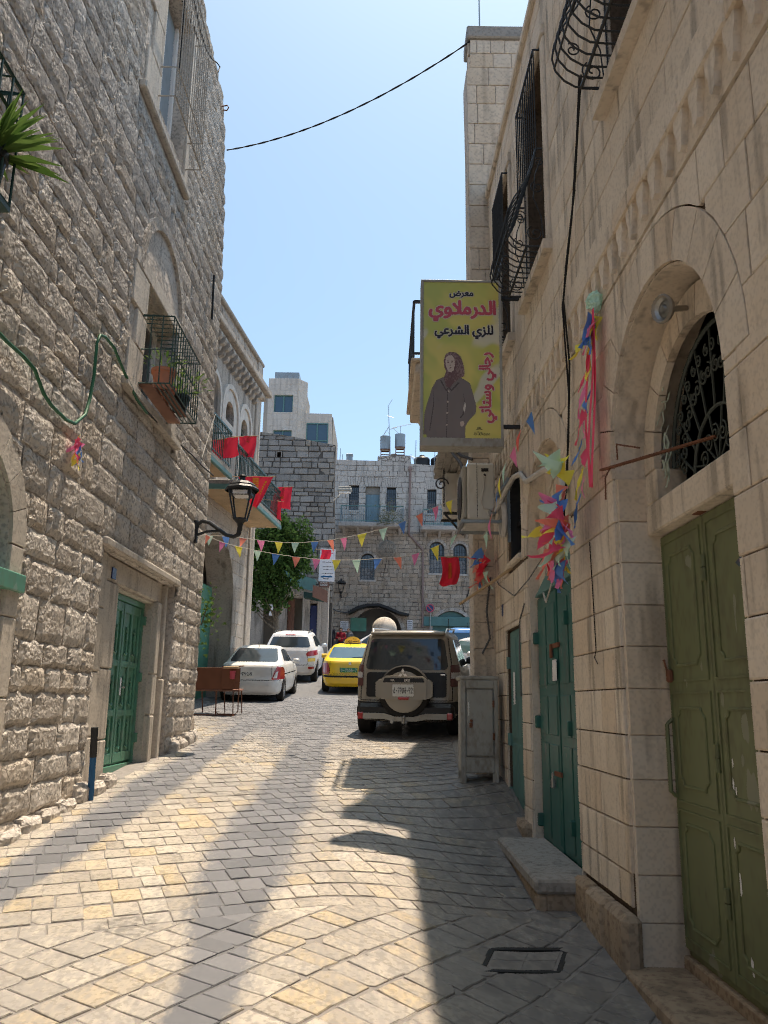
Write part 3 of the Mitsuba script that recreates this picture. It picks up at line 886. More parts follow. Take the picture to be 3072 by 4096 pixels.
part(od, 'handle', MB().tube([(5.37, 1.17, -.27), (5.365, 1.2, -.235), (5.365, 1.6, -.235), (5.37, 1.63, -.27)], .013, 6, RIGHT), 'm_olive_door')
part(od, 'lock', MB().box(5.33, 5.38, 1.86, 1.94, -.285, -.25, RIGHT, bev=.01).tube([(5.36, 1.93, -.255), (5.36, 2.0, -.24), (5.40, 2.0, -.25)], .007, 5, RIGHT), 'm_rust')
part(od, 'latch', MB().box(4.66, 4.76, 2.815, 2.845, -.30, -.24, RIGHT, bev=.008), 'm_rust')
part(od, 'sticker', MB().ext(Polygon([(4.19, 2.475), (4.24, 2.49), (4.27, 2.475), (4.32, 2.46), (4.285, 2.435), (4.24, 2.42), (4.20, 2.44)]), -.286, -.283, RIGHT), 'm_blue_glass')
mb = MB()
for a, b, s in ((4.55, 1.42, .02), (4.56, 1.30, .03), (4.53, 1.28, .02), (4.60, 1.02, .022), (4.57, .82, .045), (4.50, .45, .04)):
    q = [(a + s * .5 * math.cos(t) * (.6 + .5 * rng.random()), b + s * 1.5 * math.sin(t) * (.6 + .5 * rng.random())) for t in np.linspace(0, 2 * PI, 9)[:-1]]
    mb.flat(Polygon(q).buffer(0), -.2835, RIGHT)
part(od, 'scuff', mb, 'm_paper_white')
part(RB, 'sill', MB().box(3.5, 5.45, -.1, .19, -.34, .10, RIGHT, (.4, .8), bev=.02).box(3.6, 5.45, .18, .26, -.40, -.27, RIGHT, (.5, .8), bev=.012), 'm_plinth')
# plinth between the doors
for a0, a1 in ((5.36, 5.80), (5.81, 6.24), (6.25, 6.62)):
    part(RB, 'plinth', MB().box(a0, a1, -.2, .46 + .03 * rng.random(), -.02, .105 + .015 * rng.random(), RIGHT, (rng.random(), rng.random()), bev=.035), 'm_plinth')
# arch B: plastered infill above the teal door
part(RB, 'infill', MB().ext(archB.intersection(sbox(6, 2.92, 9, 5)), -.30, -.12, RIGHT, (.2, .75)), 'm_ashlar')
part(RB, 'infill_edge', MB().ext(arch_poly(7.55, .72, 3.0, 3.2).buffer(0).difference(arch_poly(7.55, .69, 2.9, 3.2)), -.14, -.105, RIGHT, (.3, .6)), 'm_ashlar')
td = part(RB, 'door', MB().box(6.74, 8.58, .40, 2.79, -.14, -.10, RIGHT), 'm_teal_door', label='dark teal four leaf metal door with a padlock and a white paper')
for k in range(4):
    a0 = 6.76 + k * .455
    part(td, 'leaf', MB().box(a0, a0 + .445, .45, 2.77, -.105, -.075 - .012 * (k % 2), RIGHT, bev=.006), 'm_teal_door')
    for b0, b1 in ((.50, 1.36), (1.44, 1.80), (1.90, 2.66)):
        part(td, 'panel', MB().box(a0 + .045, a0 + .40, b0, b1, -.09, -.066 - .012 * (k % 2), RIGHT, bev=.012), 'm_teal_door')
for a, b in ((6.76, 2.58), (6.76, 1.53), (6.77, .62), (7.24, 2.46), (7.22, 1.52), (7.24, .72), (8.57, 2.38), (8.58, 1.55), (8.58, .62)):
    part(td, 'hinge', MB().box(a - .035, a + .035, b - .06, b + .06, -.09, -.035, RIGHT, bev=.008), 'm_teal_door')
part(td, 'padlock', MB().box(7.80, 7.87, .98, 1.06, -.05, -.02, RIGHT, bev=.008).tube([(7.815, 1.06, -.035), (7.815, 1.10, -.035), (7.835, 1.115, -.035), (7.855, 1.10, -.035), (7.855, 1.06, -.035)], .006, 5, RIGHT), 'm_steel')
part(td, 'hasp', MB().box(7.60, 7.86, 1.09, 1.13, -.075, -.055, RIGHT).box(7.56, 7.8, 2.23, 2.27, -.075, -.055, RIGHT).box(7.78, 7.83, 2.14, 2.27, -.06, -.035, RIGHT, bev=.008), 'm_rust')
part(td, 'paper', MB().box(7.62, 7.79, 1.93, 2.12, -.055, -.052, RIGHT), 'm_paper_white', label='white paper notice hung on the teal door')
part(td, 'canopy', MB().ext(Polygon([(6.72, 2.80), (8.57, 2.80), (8.4, 2.84), (7.9, 2.98), (6.72, 3.02)]), -.13, -.06, RIGHT), 'm_pale_teal')
# narrow door
ndr = part(RB, 'door', MB().box(9.06, 10.01, .55, 2.57, -.12, -.06, RIGHT), 'm_pale_teal', label='narrow worn green metal door with a paper strip')
for a0 in (9.07, 9.54):
    part(ndr, 'leaf', MB().box(a0, a0 + .46, .62, 2.555, -.07, -.04, RIGHT, bev=.006), 'm_pale_teal')
    for b0, b1 in ((.7, 1.28), (1.34, 1.78), (1.84, 2.48)):
        part(ndr, 'panel', MB().box(a0 + .05, a0 + .41, b0, b1, -.06, -.030, RIGHT, bev=.012), 'm_pale_teal')
for a, b in ((9.05, 2.25), (9.05, 1.35), (10.03, 2.2), (10.03, 1.32), (10.03, .72)):
    part(ndr, 'hinge', MB().tube([(a, b - .07, -.03), (a, b + .07, -.03)], .035, 8, RIGHT), 'm_pale_teal')
part(ndr, 'paper_strip', MB().box(9.66, 9.76, 1.72, 2.08, -.028, -.025, RIGHT), 'm_paper_white')
part(RB, 'sill', MB().box(8.64, 10.3, .2, .56, -.1, .10, RIGHT, (.4, .6), bev=.04), 'm_plinth')
# small window above the narrow door
sw = part(RB, 'window', MB().ext(r_acw, -.25, -.2, RIGHT), 'm_window_glass')
part(sw, 'frame', MB().ext(r_acw.difference(r_acw.buffer(-.05)), -.22, -.02, RIGHT).box(8.98, 9.70, 3.78, 3.83, -.15, -.09, RIGHT), 'm_iron')
part(RB, 'sill', MB().box(8.9, 9.8, 3.27, 3.34, -.02, .05, RIGHT, (.4, .6), bev=.015), 'm_ashlar')
# upper windows with bellied iron cages
for (a0, a1) in wins:
    w = part(RB, 'window', MB().box(a0, a1, 5.97, 8.25, -.30, -.26, RIGHT), 'm_curtain')
    part(w, 'pane', MB().box(a0 + .06, a1 - .06, 6.05, 8.2, -.25, -.245, RIGHT), 'm_window_glass')
    am = (a0 + a1) / 2
    part(w, 'frame', MB().box(a0, a0 + .06, 5.97, 8.25, -.26, -.2, RIGHT).box(a1 - .06, a1, 5.97, 8.25, -.26, -.2, RIGHT).box(am - .04, am + .04, 5.97, 8.25, -.26, -.2, RIGHT).box(a0 + .06, a1 - .06, 7.2, 7.26, -.26, -.2, RIGHT), 'm_aluminium')
    for s, x in ((1, a0 - .15), (1, a1 + .005)):
        part(RB, 'window_surround', MB().box(x, x + .145, 5.98, 8.27, -.02, .035, RIGHT, (.5, .3), bev=.015), 'm_ashlar')
    part(RB, 'window_surround', MB().box(a0 - .15, a1 + .15, 8.28, 8.42, -.02, .05, RIGHT, (.5, .3), bev=.015), 'm_ashlar')
    part(RB, 'sill', MB().ext(Polygon([(a0 - .2, 5.86), (a1 + .2, 5.86), (a1 + .2, 5.96), (a0 - .2, 5.96)]), -.02, .10, RIGHT, (.5, .6)), 'm_ashlar')
    z0 = 5.98
    cg = part(RB, 'window_cage', MB().tube([(a0 - .02, z0, .02), (a0 - .02, z0, .22), (a1 + .02, z0, .22), (a1 + .02, z0, .02)], .013, 5, RIGHT)
              .tube([(a0 - .02, 8.2, .02), (a0 - .02, 8.2, .10), (a1 + .02, 8.2, .10), (a1 + .02, 8.2, .02)], .013, 5, RIGHT).tube([(a0 - .02, 7.05, .02), (a0 - .02, 7.05, .10), (a1 + .02, 7.05, .10), (a1 + .02, 7.05, .02)], .012, 5, RIGHT)
              .bar((a0 - .02, z0, .02), (a0 - .02, 8.2, .02), .03, .02, RIGHT).bar((a1 + .02, z0, .02), (a1 + .02, 8.2, .02), .03, .02, RIGHT), 'm_iron')
    prof = [(8.2, .10), (7.6, .10), (7.05, .10), (6.85, .14), (6.68, .22), (6.5, .33), (6.34, .40), (6.22, .42), (6.12, .40), (6.04, .34), (5.99, .26), (5.98, .16), (5.98, .02)]
    nb = 11
    for k in range(nb):
        a = a0 - .02 + (a1 - a0 + .04) * k / (nb - 1)
        part(cg, 'bar', MB().tube([(a, z, c) for z, c in prof], .0078, 5, RIGHT), 'm_iron')
    for a in (a0 - .02, a1 + .02):
        o = MB()
        for z, c, r, s in ((6.12, .13, .085, 1), (6.3, .27, .06, -1), (6.62, .10, .07, 1), (6.9, .08, .05, -1)):
            q = spiral(z, c, r, 1.4, s, a, ph=.5)
            o.tube(np.c_[q[:, 2], q[:, 0], q[:, 1]], .006, 5, RIGHT)
        o.tube([(a, 6.02, .05), (a, 6.3, .07), (a, 6.5, .14), (a, 6.75, .12), (a, 6.95, .05)], .006, 5, RIGHT)
        part(cg, 'scroll', o, 'm_iron')
    mb = MB()
    for z, c in ((6.62, .26), (6.36, .39), (6.14, .405)):
        mb.tube([(a0 - .02, z, c), (a1 + .02, z, c)], .008, 5, RIGHT)
    part(cg, 'rail', mb, 'm_iron')
part(RB, 'house_number', MB().box(10.16, 10.26, 2.78, 2.92, -.0, .016, RIGHT), 'm_blue_enamel')
# ------------------------------------------------------------------ the taller stone house at the end of the right side
TW = thing('corner_house', 'tall narrow stone house front standing end-on past the right hand shops', 'building')
TOWER = Fr(lambda a, b, c: st(a, 10.86 - c, b))
tw_face = Polygon([(1.20, -.2), (5, -.2), (5, 12.0), (1.235, 11.85), (1.225, 11.3), (1.17, 11.25), (1.19, 10)])
part(TW, 'wall', MB().ext(tw_face, -.5, -.012, TOWER), 'm_boss_joint')
part(TW, 'core', MB().ext(Polygon([(1.25, 11.3), (8, 11.3), (8, 20), (2.65, 20)]), 0, 11.9, WORLD), 'm_tower_stone')
masonry(TW, TOWER, tw_face.intersection(sbox(1.0, -.2, 2.6, 13)), [-.2, .2, .62, 1.0, 1.36, 1.70, 2.06, 2.42, 2.76, 3.12, 3.5, 3.86, 4.25, 4.62, 5.0, 5.36, 5.72, 6.1, 6.46, 6.8, 7.15, 7.5, 7.86, 8.2, 8.55, 8.9, 9.25, 9.6, 9.95, 10.3, 10.65, 10.98, 11.3, 11.56, 11.8], (.18, .48), .012, 'ashlar', 'm_tower_stone', -.005, .014, 31, limit=120)
part(TW, 'roof_post', MB().tube([(1.428, 11.2, 12.0), (1.425, 11.2, 13.6)], .012, 5), 'm_steel')
part(TW, 'coping', MB().box(1.18, 5, 11.82, 12.04, -.5, .05, TOWER, (.2, .3), bev=.02), 'm_concrete')
SIDE = Fr(lambda a, b, c: st(1.20 + .16 * (a - 10.86) - c, a, b))
masonry(TW, SIDE, sbox(10.87, -.2, 21, 11.8), course_list(-.2, 12, .36, .08, 8), (.3, .6), .012, 'rubble', 'm_tower_stone', -.005, .02, 32, limit=30, name='side_stone', rest='side_stonework')
# its balcony above the street
bl = part(TW, 'balcony', MB().box(.42, 1.22, 11.2, 13.4, 6.38, 6.55, bev=.02).box(.36, 1.22, 11.14, 13.46, 6.55, 6.60, bev=.015), 'm_tower_stone', label='small iron railed balcony behind the yellow sign board')
mb = MB().bar((.40, 11.18, 7.5), (.40, 13.42, 7.5), .04).bar((.40, 11.18, 7.5), (1.2, 11.18, 7.5), .04).bar((.40, 11.18, 6.68), (.40, 13.42, 6.68), .03).bar((.40, 11.18, 6.68), (1.2, 11.18, 6.68), .03)
part(bl, 'rail', mb, 'm_iron')
for k in range(16):
    y = 11.18 + 2.24 * k / 15
    part(bl, 'baluster', MB().bar((.40, y, 6.6), (.40, y, 7.5), .018), 'm_iron')
for k in range(1, 6):
    part(bl, 'baluster', MB().bar((.40 + .16 * k, 11.18, 6.6), (.40 + .16 * k, 11.18, 7.5), .018).tube([(.40 + .16 * k + .05 * math.cos(t), 11.18, 7.38 + .05 * math.sin(t)) for t in np.linspace(0, 2 * PI, 10)], .007, 4), 'm_iron')
XZ = Fr(lambda a, b, c: st(a, 11.3 + c, b))
for y in (.0, 1.9):
    part(bl, 'corbel', MB().ext(Polygon([(.56, 6.38), (1.2, 6.38), (1.2, 5.7), (1.05, 5.75), (.95, 5.95), (.72, 6.1)]), y, y + .2, XZ), 'm_tower_stone')
# tiled little roof under the sign
ro = part(TW, 'canopy', MB().ext(Polygon([(.80, 5.42), (1.2, 5.42), (1.2, 5.15), (.86, 5.29)]), .0, 1.7, XZ), 'm_dim_inside')
for i in range(4):
    for j in range(5):
        part(ro, 'tile', MB().box(.80 + .1 * i, .895 + .1 * i, 11.31 + .33 * j, 11.62 + .33 * j, 5.30 - .045 * i - .03, 5.315 - .045 * i - .03), 'm_concrete')

# ------------------------------------------------------------------ lettering (outlines of the painted words)
WORDS = {"a1":{"w":171,"h":54,"p":[[[79,4,79,8,87,12,93,18,95,22,95,28,93,34,90,37,90,41,93,44,99,43,103,35,104,28,108,25,115,25,118,26,111,34,110,40,113,44,122,48,131,48,138,44,140,37,137,29,135,28,135,25,142,25,144,27,149,40,154,44,163,44,167,41,171,34,172,28,171,22,166,16,163,15,156,15,149,18,145,15,135,15,125,19,116,15,102,16,100,11,95,6,86,1,81,1],[156,33,154,26,162,25,162,30,160,34],[123,38,123,35,126,33,130,37,129,38]],[[0,13,0,22,2,29,4,33,8,34,11,33,13,30,10,23,10,14,15,10,28,11,32,18,30,38,34,40,38,39,41,27,44,27,54,38,65,43,62,47,62,52,65,55,70,55,73,52,73,47,70,45,70,43,75,43,79,41,83,36,84,31,83,25,77,18,64,14,41,15,39,9,35,4,26,0,15,0,7,3,2,8],[58,29,55,24,65,24,72,26,74,28,74,32,72,34,66,34]]]},"a2":{"w":256,"h":88,"p":[[[159,15,159,21,169,26,175,32,177,36,177,43,171,55,173,60,181,61,183,59,189,41,195,42,197,40,207,40,208,41,208,46,203,56,198,62,198,66,201,69,206,70,209,68,215,59,220,42,222,40,231,40,230,86,231,88,239,89,241,87,242,59,243,58,244,87,247,89,252,89,255,87,257,32,254,28,248,28,245,31,245,52,244,53,243,38,241,33,236,29,221,28,214,31,208,28,197,28,187,32,184,24,174,15,165,11,161,12]],[[56,15,56,21,58,23,71,26,71,28,61,32,58,38,59,49,63,56,68,60,78,61,82,59,88,51,90,40,102,39,109,42,110,45,109,48,101,57,101,59,91,68,90,73,93,77,98,78,107,70,107,68,111,64,113,64,112,86,115,89,121,89,124,85,125,44,126,40,130,41,137,57,144,62,150,62,155,60,159,56,162,50,163,46,162,36,157,30,153,28,145,28,138,31,132,28,123,28,116,33,105,28,92,28,88,30,85,23,75,15,66,12,58,12],[145,48,143,41,151,40,151,45,149,49],[71,47,70,45,70,40,78,40,77,46,75,49]],[[0,27,0,37,2,44,5,50,10,51,15,48,15,42,12,36,12,29,14,26,20,24,32,24,39,26,44,30,44,32,28,40,26,44,26,50,28,55,36,63,44,66,53,65,58,61,58,56,56,53,51,52,49,54,44,54,38,49,38,47,52,41,56,37,57,30,52,21,50,21,47,17,36,13,38,10,38,4,34,0,21,0,17,4,17,9,19,13,8,16,2,22]]]},"a3":{"w":307,"h":79,"p":[[[198,24,198,33,201,42,203,44,208,44,211,41,211,38,208,32,208,24,210,22,216,20,225,20,234,23,237,28,227,32,222,36,221,44,224,50,228,54,233,57,238,58,248,55,249,50,245,46,241,48,236,48,232,45,231,41,243,36,247,32,247,24,245,20,255,24,260,31,260,40,256,47,256,52,258,54,263,54,265,52,270,37,272,35,279,35,280,37,279,77,281,79,286,79,288,77,290,35,298,35,297,77,299,79,304,79,306,77,308,35,306,29,302,26,289,25,287,27,284,27,280,25,268,26,259,15,252,11,247,11,244,15,245,19,243,19,239,15,229,11,231,8,231,3,228,0,222,1,216,0,213,3,213,8,215,11,209,12,202,16]],[[254,60,254,65,257,68,262,68,265,65,265,60,262,57,257,57]],[[170,77,172,79,177,79,179,77,180,72,181,28,179,25,173,25,171,28]],[[72,18,80,22,86,28,88,32,88,38,86,44,83,47,83,51,86,54,92,53,96,45,97,38,100,35,107,35,110,48,112,49,118,48,119,46,119,35,123,36,124,46,127,50,130,50,134,47,133,35,138,35,138,51,141,54,145,54,148,52,149,36,151,35,159,35,158,77,160,79,165,79,167,77,169,35,165,27,160,25,150,25,145,27,140,25,131,25,128,27,124,25,116,25,112,27,108,25,95,26,93,21,88,16,79,11,74,11,72,14]],[[121,58,121,63,124,65,124,69,127,72,132,72,135,69,135,66,139,63,139,58,136,55,130,56,124,55]],[[0,24,1,37,5,44,10,44,13,41,13,38,10,33,10,24,17,20,29,20,36,23,38,26,37,29,29,32,29,38,31,40,36,40,44,35,51,35,49,40,49,48,55,57,66,60,72,59,75,56,74,50,72,49,64,50,61,49,59,47,59,41,62,38,66,37,77,39,79,36,79,32,69,27,48,25,46,20,40,14,31,11,33,8,33,3,30,0,24,1,18,0,15,3,15,8,17,11,7,14,2,19]]]},"a4":{"w":333,"h":78,"p":[[[308,13,308,18,319,24,324,31,324,38,319,47,319,51,323,54,326,54,329,51,333,41,334,35,333,28,330,22,320,13,314,10,311,10]],[[262,63,262,77,264,79,271,78,273,35,286,35,295,39,295,41,290,43,279,42,277,43,276,50,279,52,285,52,286,53,294,52,302,48,303,46,312,43,313,40,312,36,306,35,301,31,292,28,292,26,296,26,299,23,299,18,296,15,291,15,288,18,288,23,291,25,291,27,284,25,272,25,266,28,263,37,263,62]],[[198,24,199,37,203,44,208,44,211,41,211,38,208,33,208,24,215,20,227,20,236,25,235,29,227,32,227,38,229,40,234,40,242,35,251,35,250,77,252,79,257,79,259,77,260,48,261,47,260,31,255,26,246,25,244,20,238,14,229,11,231,8,231,3,228,0,222,1,216,0,213,3,213,8,215,11,205,14,200,19]],[[152,19,164,22,166,24,157,28,154,33,154,40,156,46,163,53,168,54,174,52,178,48,181,39,181,29,178,22,171,15,161,11,153,11],[167,43,164,40,164,35,171,35,170,42]],[[68,63,68,77,70,79,77,78,79,35,87,35,90,39,92,49,99,50,101,49,100,35,109,35,112,48,118,49,121,46,120,35,125,35,127,48,129,50,133,50,136,48,135,35,141,35,141,42,139,46,138,54,144,57,148,54,150,46,150,40,151,39,150,32,146,27,142,25,133,25,130,26,118,25,114,27,109,25,99,25,94,27,88,25,75,26,72,28,69,37,69,62]],[[87,55,87,60,90,63,96,62,102,63,105,60,105,55,102,52,96,53,90,52]],[[48,62,48,67,51,70,57,69,63,70,66,67,66,62,63,59,57,60,51,59]],[[0,24,0,33,3,42,5,44,10,44,13,41,13,38,10,33,10,24,18,20,32,21,38,25,38,28,29,32,29,38,31,40,36,40,44,35,54,35,55,36,55,41,52,49,52,55,59,57,62,53,65,39,63,30,58,26,48,25,46,20,40,14,31,11,33,8,33,3,30,0,24,1,18,0,15,3,15,8,17,11,7,14,2,19]]]},"a5":{"w":200,"h":41,"p":[[[170,13,170,41,171,42,175,41,175,14,184,14,190,16,190,19,188,20,179,20,179,24,181,25,189,25,201,19,200,15,197,15,185,9,174,9]],[[119,7,119,14,122,20,126,19,124,9,126,6,134,5,138,9,139,14,139,41,140,42,144,41,144,17,146,14,149,14,151,16,153,23,157,27,163,26,167,20,167,14,163,9,157,9,154,11,151,9,143,10,141,4,135,0,124,1],[158,22,156,15,160,14,162,15,162,19,160,22]],[[102,41,103,42,107,41,107,10,106,9,102,10]],[[0,15,1,25,4,26,6,24,5,16,7,14,22,13,26,14,27,16,27,41,31,42,32,41,32,14,37,14,40,23,44,22,43,14,47,14,49,23,53,23,53,14,57,14,57,25,61,26,63,15,68,14,75,26,81,27,83,26,87,16,89,14,94,14,94,41,95,42,99,41,99,13,95,9,88,9,87,10,79,9,73,12,70,9,63,9,61,10,58,9,51,10,31,9,29,10,23,8,10,8,4,10],[76,18,78,15,82,14,80,21,77,21]],[[12,22,15,22,15,23,13,26,13,30,17,34,22,35,23,31,20,29,23,25,22,20,14,17,12,19]]]}}


def word(key, width, a, b, rot=0):
    d = WORDS[key]
    s = width / d['w']
    polys = []
    for rings in d['p']:
        r = [np.array(q, float).reshape(-1, 2) * s for q in rings]
        polys.append(Polygon(r[0], r[1:]).buffer(0))
    g = union_all(polys)
    return affinity.translate(affinity.rotate(g, rot, origin=(0, 0)), a, b)


def latin(text, h, a, b, c, fr, mb, bold=True):
    m = meshkit.text_mesh(text, h, .002, bold)
    mb.add(np.asarray(m.vertices) + [a, b, c], m.faces, fr=fr)
    return mb


# ------------------------------------------------------------------ the yellow sign board
SG = thing('sign_board', 'yellow shop sign board with red and black lettering and a woman in a grey coat', 'sign')
SIGN = Fr(lambda a, b, c: st(.396 + a, 8.57 - c, 4.51 + b))
SW, SH = .885, 1.90
part(SG, 'box', MB().box(.0, SW, 0, SH, -.20, -.012, SIGN), 'm_tin_white')
mb = MB().box(-.012, .018, -.012, SH + .012, -.20, .012, SIGN, bev=.004).box(SW - .018, SW + .012, -.012, SH + .012, -.20, .012, SIGN, bev=.004).box(.018, SW - .018, SH - .016, SH + .012, -.20, .012, SIGN, bev=.004).box(-.012, SW + .012, -.075, .022, -.21, .016, SIGN, bev=.004)
part(SG, 'frame', mb, 'm_tin')


def sign_col(p, n, uv):
    a = fbm(p.x * 3.0 + p.z * 1.4, p.z * 2.2, 0.0, 3)
    c = mix((.46, .48, .10), (.64, .55, .14), smoothstep(.35, .65, a))
    w = fbm(p.x * 4 - p.z * 3, p.z * 1.5 + p.x, 5.0, 2)
    return mix(c, (.62, .58, .50), .8 * smoothstep(.58, .74, w))


mat('sign_yellow', sign_col, .35, spec=.4)
mat('print_red', (.50, .085, .115), .4)
mat('print_black', (.028, .026, .030), .4)
mat('print_coat', paint((.20, .165, .155), (.14, .11, .105), .6, f=1.5), .45)
mat('print_coat_dark', (.10, .08, .078), .45)
mat('print_scarf', paint((.16, .085, .085), (.45, .36, .32), .7, f=5.0), .45)
mat('print_skin', (.52, .42, .36), .45)
mat('print_pale', (.55, .50, .45), .45)
part(SG, 'face', MB().flat(sbox(.012, .0, SW - .012, SH - .01), .0, SIGN), 'm_sign_yellow')
lo = lambda poly, c, m, nm: part(SG, nm, MB().flat(poly, c, SIGN), m)
w1, w2, w3, w4 = word('a1', .27, .31, 1.69), word('a2', .76, .075, 1.40), word('a3', .66, .14, 1.19), word('a4', .83, .83, .20, 90)
halo = union_all([w.buffer(.007) for w in (w1, w2, w3, w4)])
lo(halo, .002, 'm_print_pale', 'lettering_edge')
lo(union_all([w1, w3]), .004, 'm_print_black', 'black_lettering')
lo(union_all([w2, w4]), .004, 'm_print_red', 'red_lettering')
P = Polygon
coat = P([(.02, .06), (.03, .30), (.06, .42), (.115, .60), (.16, .69), (.24, .73), (.30, .755), (.40, .745), (.48, .70), (.535, .66), (.565, .55), (.60, .40), (.595, .31), (.53, .24), (.48, .16), (.475, .02), (.06, .02), (.05, .06)])
lo(coat, .002, 'm_print_coat', 'printed_coat')
lo(union_all([P([(.135, .60), (.128, .42), (.105, .25), (.085, .10), (.093, .10), (.115, .25), (.138, .42)]), P([(.46, .56), (.47, .42), (.45, .30), (.42, .26), (.43, .25), (.46, .29), (.48, .42)]), P([(.20, .69), (.27, .56), (.30, .60), (.33, .56), (.42, .66), (.40, .67), (.33, .585), (.30, .62), (.27, .585), (.215, .695)]),
              P([(.283, .57), (.268, .02), (.276, .02), (.291, .57)])]), .004, 'm_print_coat_dark', 'printed_folds')
lo(P([(.455, .36), (.475, .44), (.49, .40), (.47, .31)]), .005, 'm_print_pale', 'printed_gap')
lo(P([(.42, .205), (.455, .225), (.47, .19), (.445, .15), (.425, .165)]), .005, 'm_print_skin', 'printed_hand')
lo(P([(.245, .72), (.27, .62), (.31, .60), (.35, .66), (.42, .72), (.47, .74), (.475, .80), (.46, .90), (.43, .98), (.38, 1.025), (.31, 1.03), (.265, 1.0), (.245, .93), (.25, .85), (.27, .80)]), .005, 'm_print_scarf', 'printed_scarf')
lo(P([(.262, .92), (.27, .85), (.295, .795), (.325, .785), (.355, .81), (.368, .87), (.365, .94), (.34, .985), (.30, .99), (.272, .965)]), .007, 'm_print_skin', 'printed_face')
lo(union_all([Point(.292, .905).buffer(.011, 6), Point(.336, .907).buffer(.011, 6), Polygon([(.296, .838), (.315, .845), (.334, .839), (.315, .830)]), Polygon([(.309, .872), (.320, .866), (.322, .872)]), Polygon([(.278, .925), (.305, .929), (.305, .925), (.279, .920)]), Polygon([(.326, .929), (.352, .927), (.352, .922), (.326, .925)])]), .009, 'm_print_scarf', 'printed_features')
lo(union_all([Point(x, z).buffer(.010, 6) for x, z in ((.298, .56), (.288, .44), (.282, .31), (.275, .17))]), .006, 'm_print_skin', 'printed_buttons')
mb = MB().flat(union_all([sbox(.60, .125 - .0, .665, .130), sbox(.575, .092, .66, .096), sbox(.61, .135, .65, .148)]), .004, SIGN)
latin('02-2751235', .020, .57, .060, .003, SIGN, mb)
part(SG, 'small_print', mb, 'm_print_black')
part(SG, 'bracket', MB().bar((1.25, 8.66, 6.25), (1.56, 8.66, 6.25), .04).bar((1.25, 8.66, 4.7), (1.56, 8.66, 4.7), .04), 'm_iron')

# ------------------------------------------------------------------ the house with the balcony (left, beyond the rough building)
BBX = lambda y: -6.79 + .104 * y
BAL = Fr(lambda a, b, c: st(BBX(np.asarray(a, float)) + c, a, b))
BH = thing('balcony_house', 'plastered stone house with round arched upper windows and a long balcony', 'building')
b_arch = [arch_poly(20.75, .55, 7.2, 9.75), arch_poly(22.40, .40, 9.45, 9.68), arch_poly(23.95, .36, 7.2, 9.72)]
g_arch = arch_poly(22.1, 1.62, -1, 4.55)
g_arch0 = arch_poly(17.6, 1.5, -1, 4.55)
bface = Polygon([(13.4, .5), (25.5, .5), (25.5, 12.5), (13.4, 12.5)]).difference(union_all(b_arch + [g_arch, g_arch0]))
part(BH, 'wall', MB().ext(bface, -.75, -.008, BAL), 'm_balcony_plaster')
part(BH, 'core', MB().ext(sbox(13.4, .2, 25.4, 12.3), -8, -.9, BAL), 'm_balcony_plaster')
masonry(BH, BAL, bface.intersection(sbox(19, .5, 25.5, 6.9)), course_list(.7, 7, .36, .05, 3), (.35, .8), .012, 'ashlar', 'm_balcony_plaster', -.004, .016, 41, limit=110)
masonry(BH, BAL, bface.intersection(sbox(19, 11.75, 25.4, 12.4)), [11.75, 11.98, 12.2, 12.4], (.3, .6), .015, 'boss', 'm_balcony_plaster', -.004, .03, 42, limit=60, name='parapet_stone')
part(BH, 'pier', MB().box(25.05, 25.56, 1.0, 12.62, -.5, .06, BAL, (.5, .2), bev=.02), 'm_balcony_plaster')
part(BH, 'pier_strip', MB().box(25.56, 25.75, 1.0, 12.5, -.5, .02, BAL, (.9, .1), bev=.02), 'm_white_panel')
part(BH, 'coping', MB().box(13.4, 25.62, 12.5, 12.62, -.5, .10, BAL, (.2, .2), bev=.03), 'm_concrete')
part(BH, 'cornice', MB().box(13.4, 25.7, 11.46, 11.66, -.05, .38, BAL, (.5, .2), bev=.03).box(13.4, 25.6, 11.30, 11.458, -.05, .22, BAL, (.4, .2), bev=.03), 'm_balcony_plaster')
for k in range(17):
    a = 18.35 + k * .40
    part(BH, 'corbel', MB().ext(Polygon([(0, 11.30), (.30, 11.30), (.30, 11.2), (.24, 11.12), (.16, 11.1), (.12, 10.98), (0, 10.92)]), a - .09, a + .09, Fr(lambda u, v, w: st(BBX(np.asarray(w, float)) + u, w, v)), (.3 + .5 * rng.random(), .2)), 'm_balcony_plaster')
for i, (a, r, sp) in enumerate(((20.75, .55, 9.75), (22.40, .70, 9.72), (23.95, .55, 9.86))):
    part(BH, 'arch_band', MB().ext(ring_poly(a, r + .02, r + .16, sp).union(sbox(a - r - .16, 7.4 if i != 1 else 9.2, a - r - .02, sp)).union(sbox(a + r + .02, 7.4 if i != 1 else 9.2, a + r + .16, sp)), -.02, .06, BAL, (.9, .1)), 'm_white_panel')
part(BH, 'arch_panel', MB().ext(arch_poly(22.4, .70, 8.9, 9.72).difference(b_arch[1]), -.1, .012, BAL, (.8, .1)), 'm_white_panel')
part(BH, 'arch_panel', MB().ext(arch_poly(23.95, .55, 7.4, 9.86).difference(b_arch[2]), -.1, .012, BAL, (.8, .1)), 'm_white_panel')
for a, r, z0, sp in ((20.75, .55, 7.2, 9.75), (23.95, .36, 7.2, 9.72)):
    sh = part(BH, 'shutter', MB().ext(arch_poly(a, r - .01, z0, sp), -.22, -.17, BAL), 'm_green_iron')
    for k in range(11):
        z = sp - .9 + k * .125
        w = r * .86 if z < sp else .86 * math.sqrt(max(.01, r * r - (z - sp) ** 2))
        part(sh, 'slat', MB().box(a - w, a + w, z, z + .05, -.175, -.13, BAL), 'm_green_iron')
part(BH, 'opening', MB().ext(b_arch[1], -.5, -.4, BAL), 'm_brown_board')
